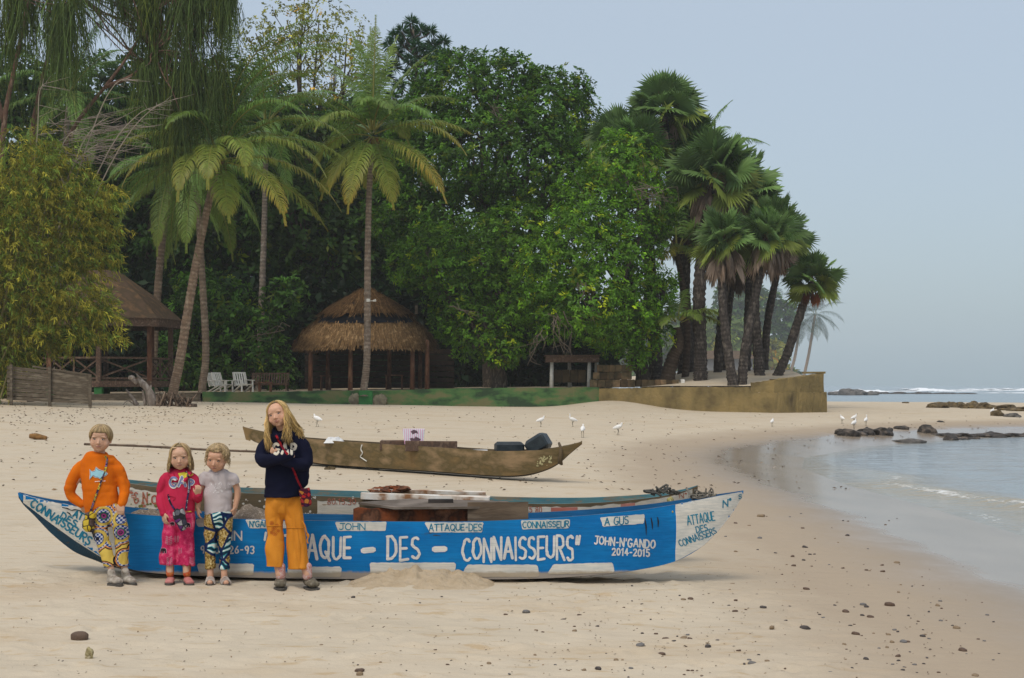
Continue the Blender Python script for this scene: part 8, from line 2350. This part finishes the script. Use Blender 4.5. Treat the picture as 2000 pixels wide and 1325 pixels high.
for (x, y, w, h, l) in ((1000, 893, 22, 8, "lumps of brown weed lying behind the white rails"), (645, 917, 14, 6, "small grey weed clump beside the canoe's near end")):
    g = on_ground(x, y); mb = MB()
    for q in range(9): mb.ball((g.x + rng.uniform(-.5, .5) * w * g.y / FPX, g.y + rng.uniform(-.2, .2), g.z + .01), (.06, .05, .035), 7, 5, jit=.25)
    tag(mb.build("seaweed", M_rock_brown), l, "seaweed")
g = on_ground(73, 859); k = g.y / FPX
mb = MB(); mb.tube(catmull([P(58, 852, g.y), P(72, 853, g.y), P(91, 857, g.y)], 10), [.055, .075, .07, .055], 12, wob=.08, col=(.9, .7, .45)); o = mb.build("log_stump", mat("cut_log", (.30, .20, .10), (.12, .09, .06), scale=9, rough=.95, bmp=.6, attr=True), smooth=True, colors=True); tag(o, "short thick brown log lying on the sand above the bow", "log")
a, b = on_ground(165, 870), on_ground(515, 885); mb = MB(); c = catmull([a, on_ground(290, 874.5), on_ground(400, 880.5), b], 40); c[:, 2] += .022; mb.tube(c, np.linspace(.035, .022, 40) * rng.uniform(.85, 1.15, 40), 7); o = mb.build("pole", mat("driftwood_pole", (.13, .09, .06), (.075, .05, .035), scale=9, rough=.9, bmp=.4), smooth=True); tag(o, "long thin brown pole lying on the sand behind the three younger children", "pole")

# leaf litter, weed and crumbs: far too many to count
def litter():
    n = 3600; parts = []
    px = np.concatenate([rng.uniform(-20, 2000, 1500), rng.uniform(0, 1500, 900), rng.uniform(900, 1900, 500), rng.uniform(-10, 480, 700)])
    py = np.concatenate([rng.uniform(790, 960, 1500), rng.uniform(1100, 1320, 900), rng.uniform(1100, 1320, 500), rng.uniform(780, 830, 700)])
    V, F, C = [], [], []
    sel = rng.random(len(px)) < .25 + 1.1 * vnoise(px / 60., py / 14.)
    G = ground_points(px[sel], py[sel]); G = G[(shore_d(G[:, 0], G[:, 1]) > .4) & (G[:, 1] < 70)]
    for g in G:
        s_ = (rng.uniform(.012, .035) if g[1] > 16 else rng.uniform(.004, .011)) * (1.0 + g[1] * .012); a = rng.uniform(0, 6.28); r = np.array([math.cos(a), math.sin(a), 0]); t_ = np.array([-math.sin(a), math.cos(a), 0]) * rng.uniform(.35, .8)
        c = np.array(g) + [0, 0, .004]; k = len(V)
        V += [c - r * s_, c + t_ * s_ * .6 + [0, 0, s_ * .6], c + r * s_ + [0, 0, s_ * .4], c - t_ * s_ * .6 + [0, 0, s_ * .15]]
        F.append((k, k + 1, k + 2, k + 3)); col = (.09, .06, .04) if rng.random() < .7 else ((.20, .13, .07) if rng.random() < .7 else (.30, .26, .22)); C += [np.array(col) * rng.uniform(.6, 1.3)] * 4
    o = mk("leaf_litter", V, np.array(F), M_dead, col=C); tag(o, "tiny dry leaves and crumbs of weed strewn over the whole beach", "litter", kind="stuff")
litter()
# ------------------------------------------------------------------ the humid air
hz = MB()
hz.box((0, 500, 14.0), (700, 1100, 42.0))
m = bpy.data.materials.new("haze"); m.use_nodes = True
nd, ln = m.node_tree.nodes, m.node_tree.links
nd.remove(nd['Principled BSDF'])
pv = nd.new("ShaderNodeVolumePrincipled")
pv.inputs['Color'].default_value = (0.86, 0.92, 0.97, 1)
pv.inputs['Density'].default_value = 0.00032
pv.inputs['Anisotropy'].default_value = 0.1
ln.new(pv.outputs[0], nd['Material Output'].inputs['Volume'])
haze = hz.build("haze", m)
tag(haze, "thin pale sea haze hanging over the whole beach", "haze", kind="stuff")
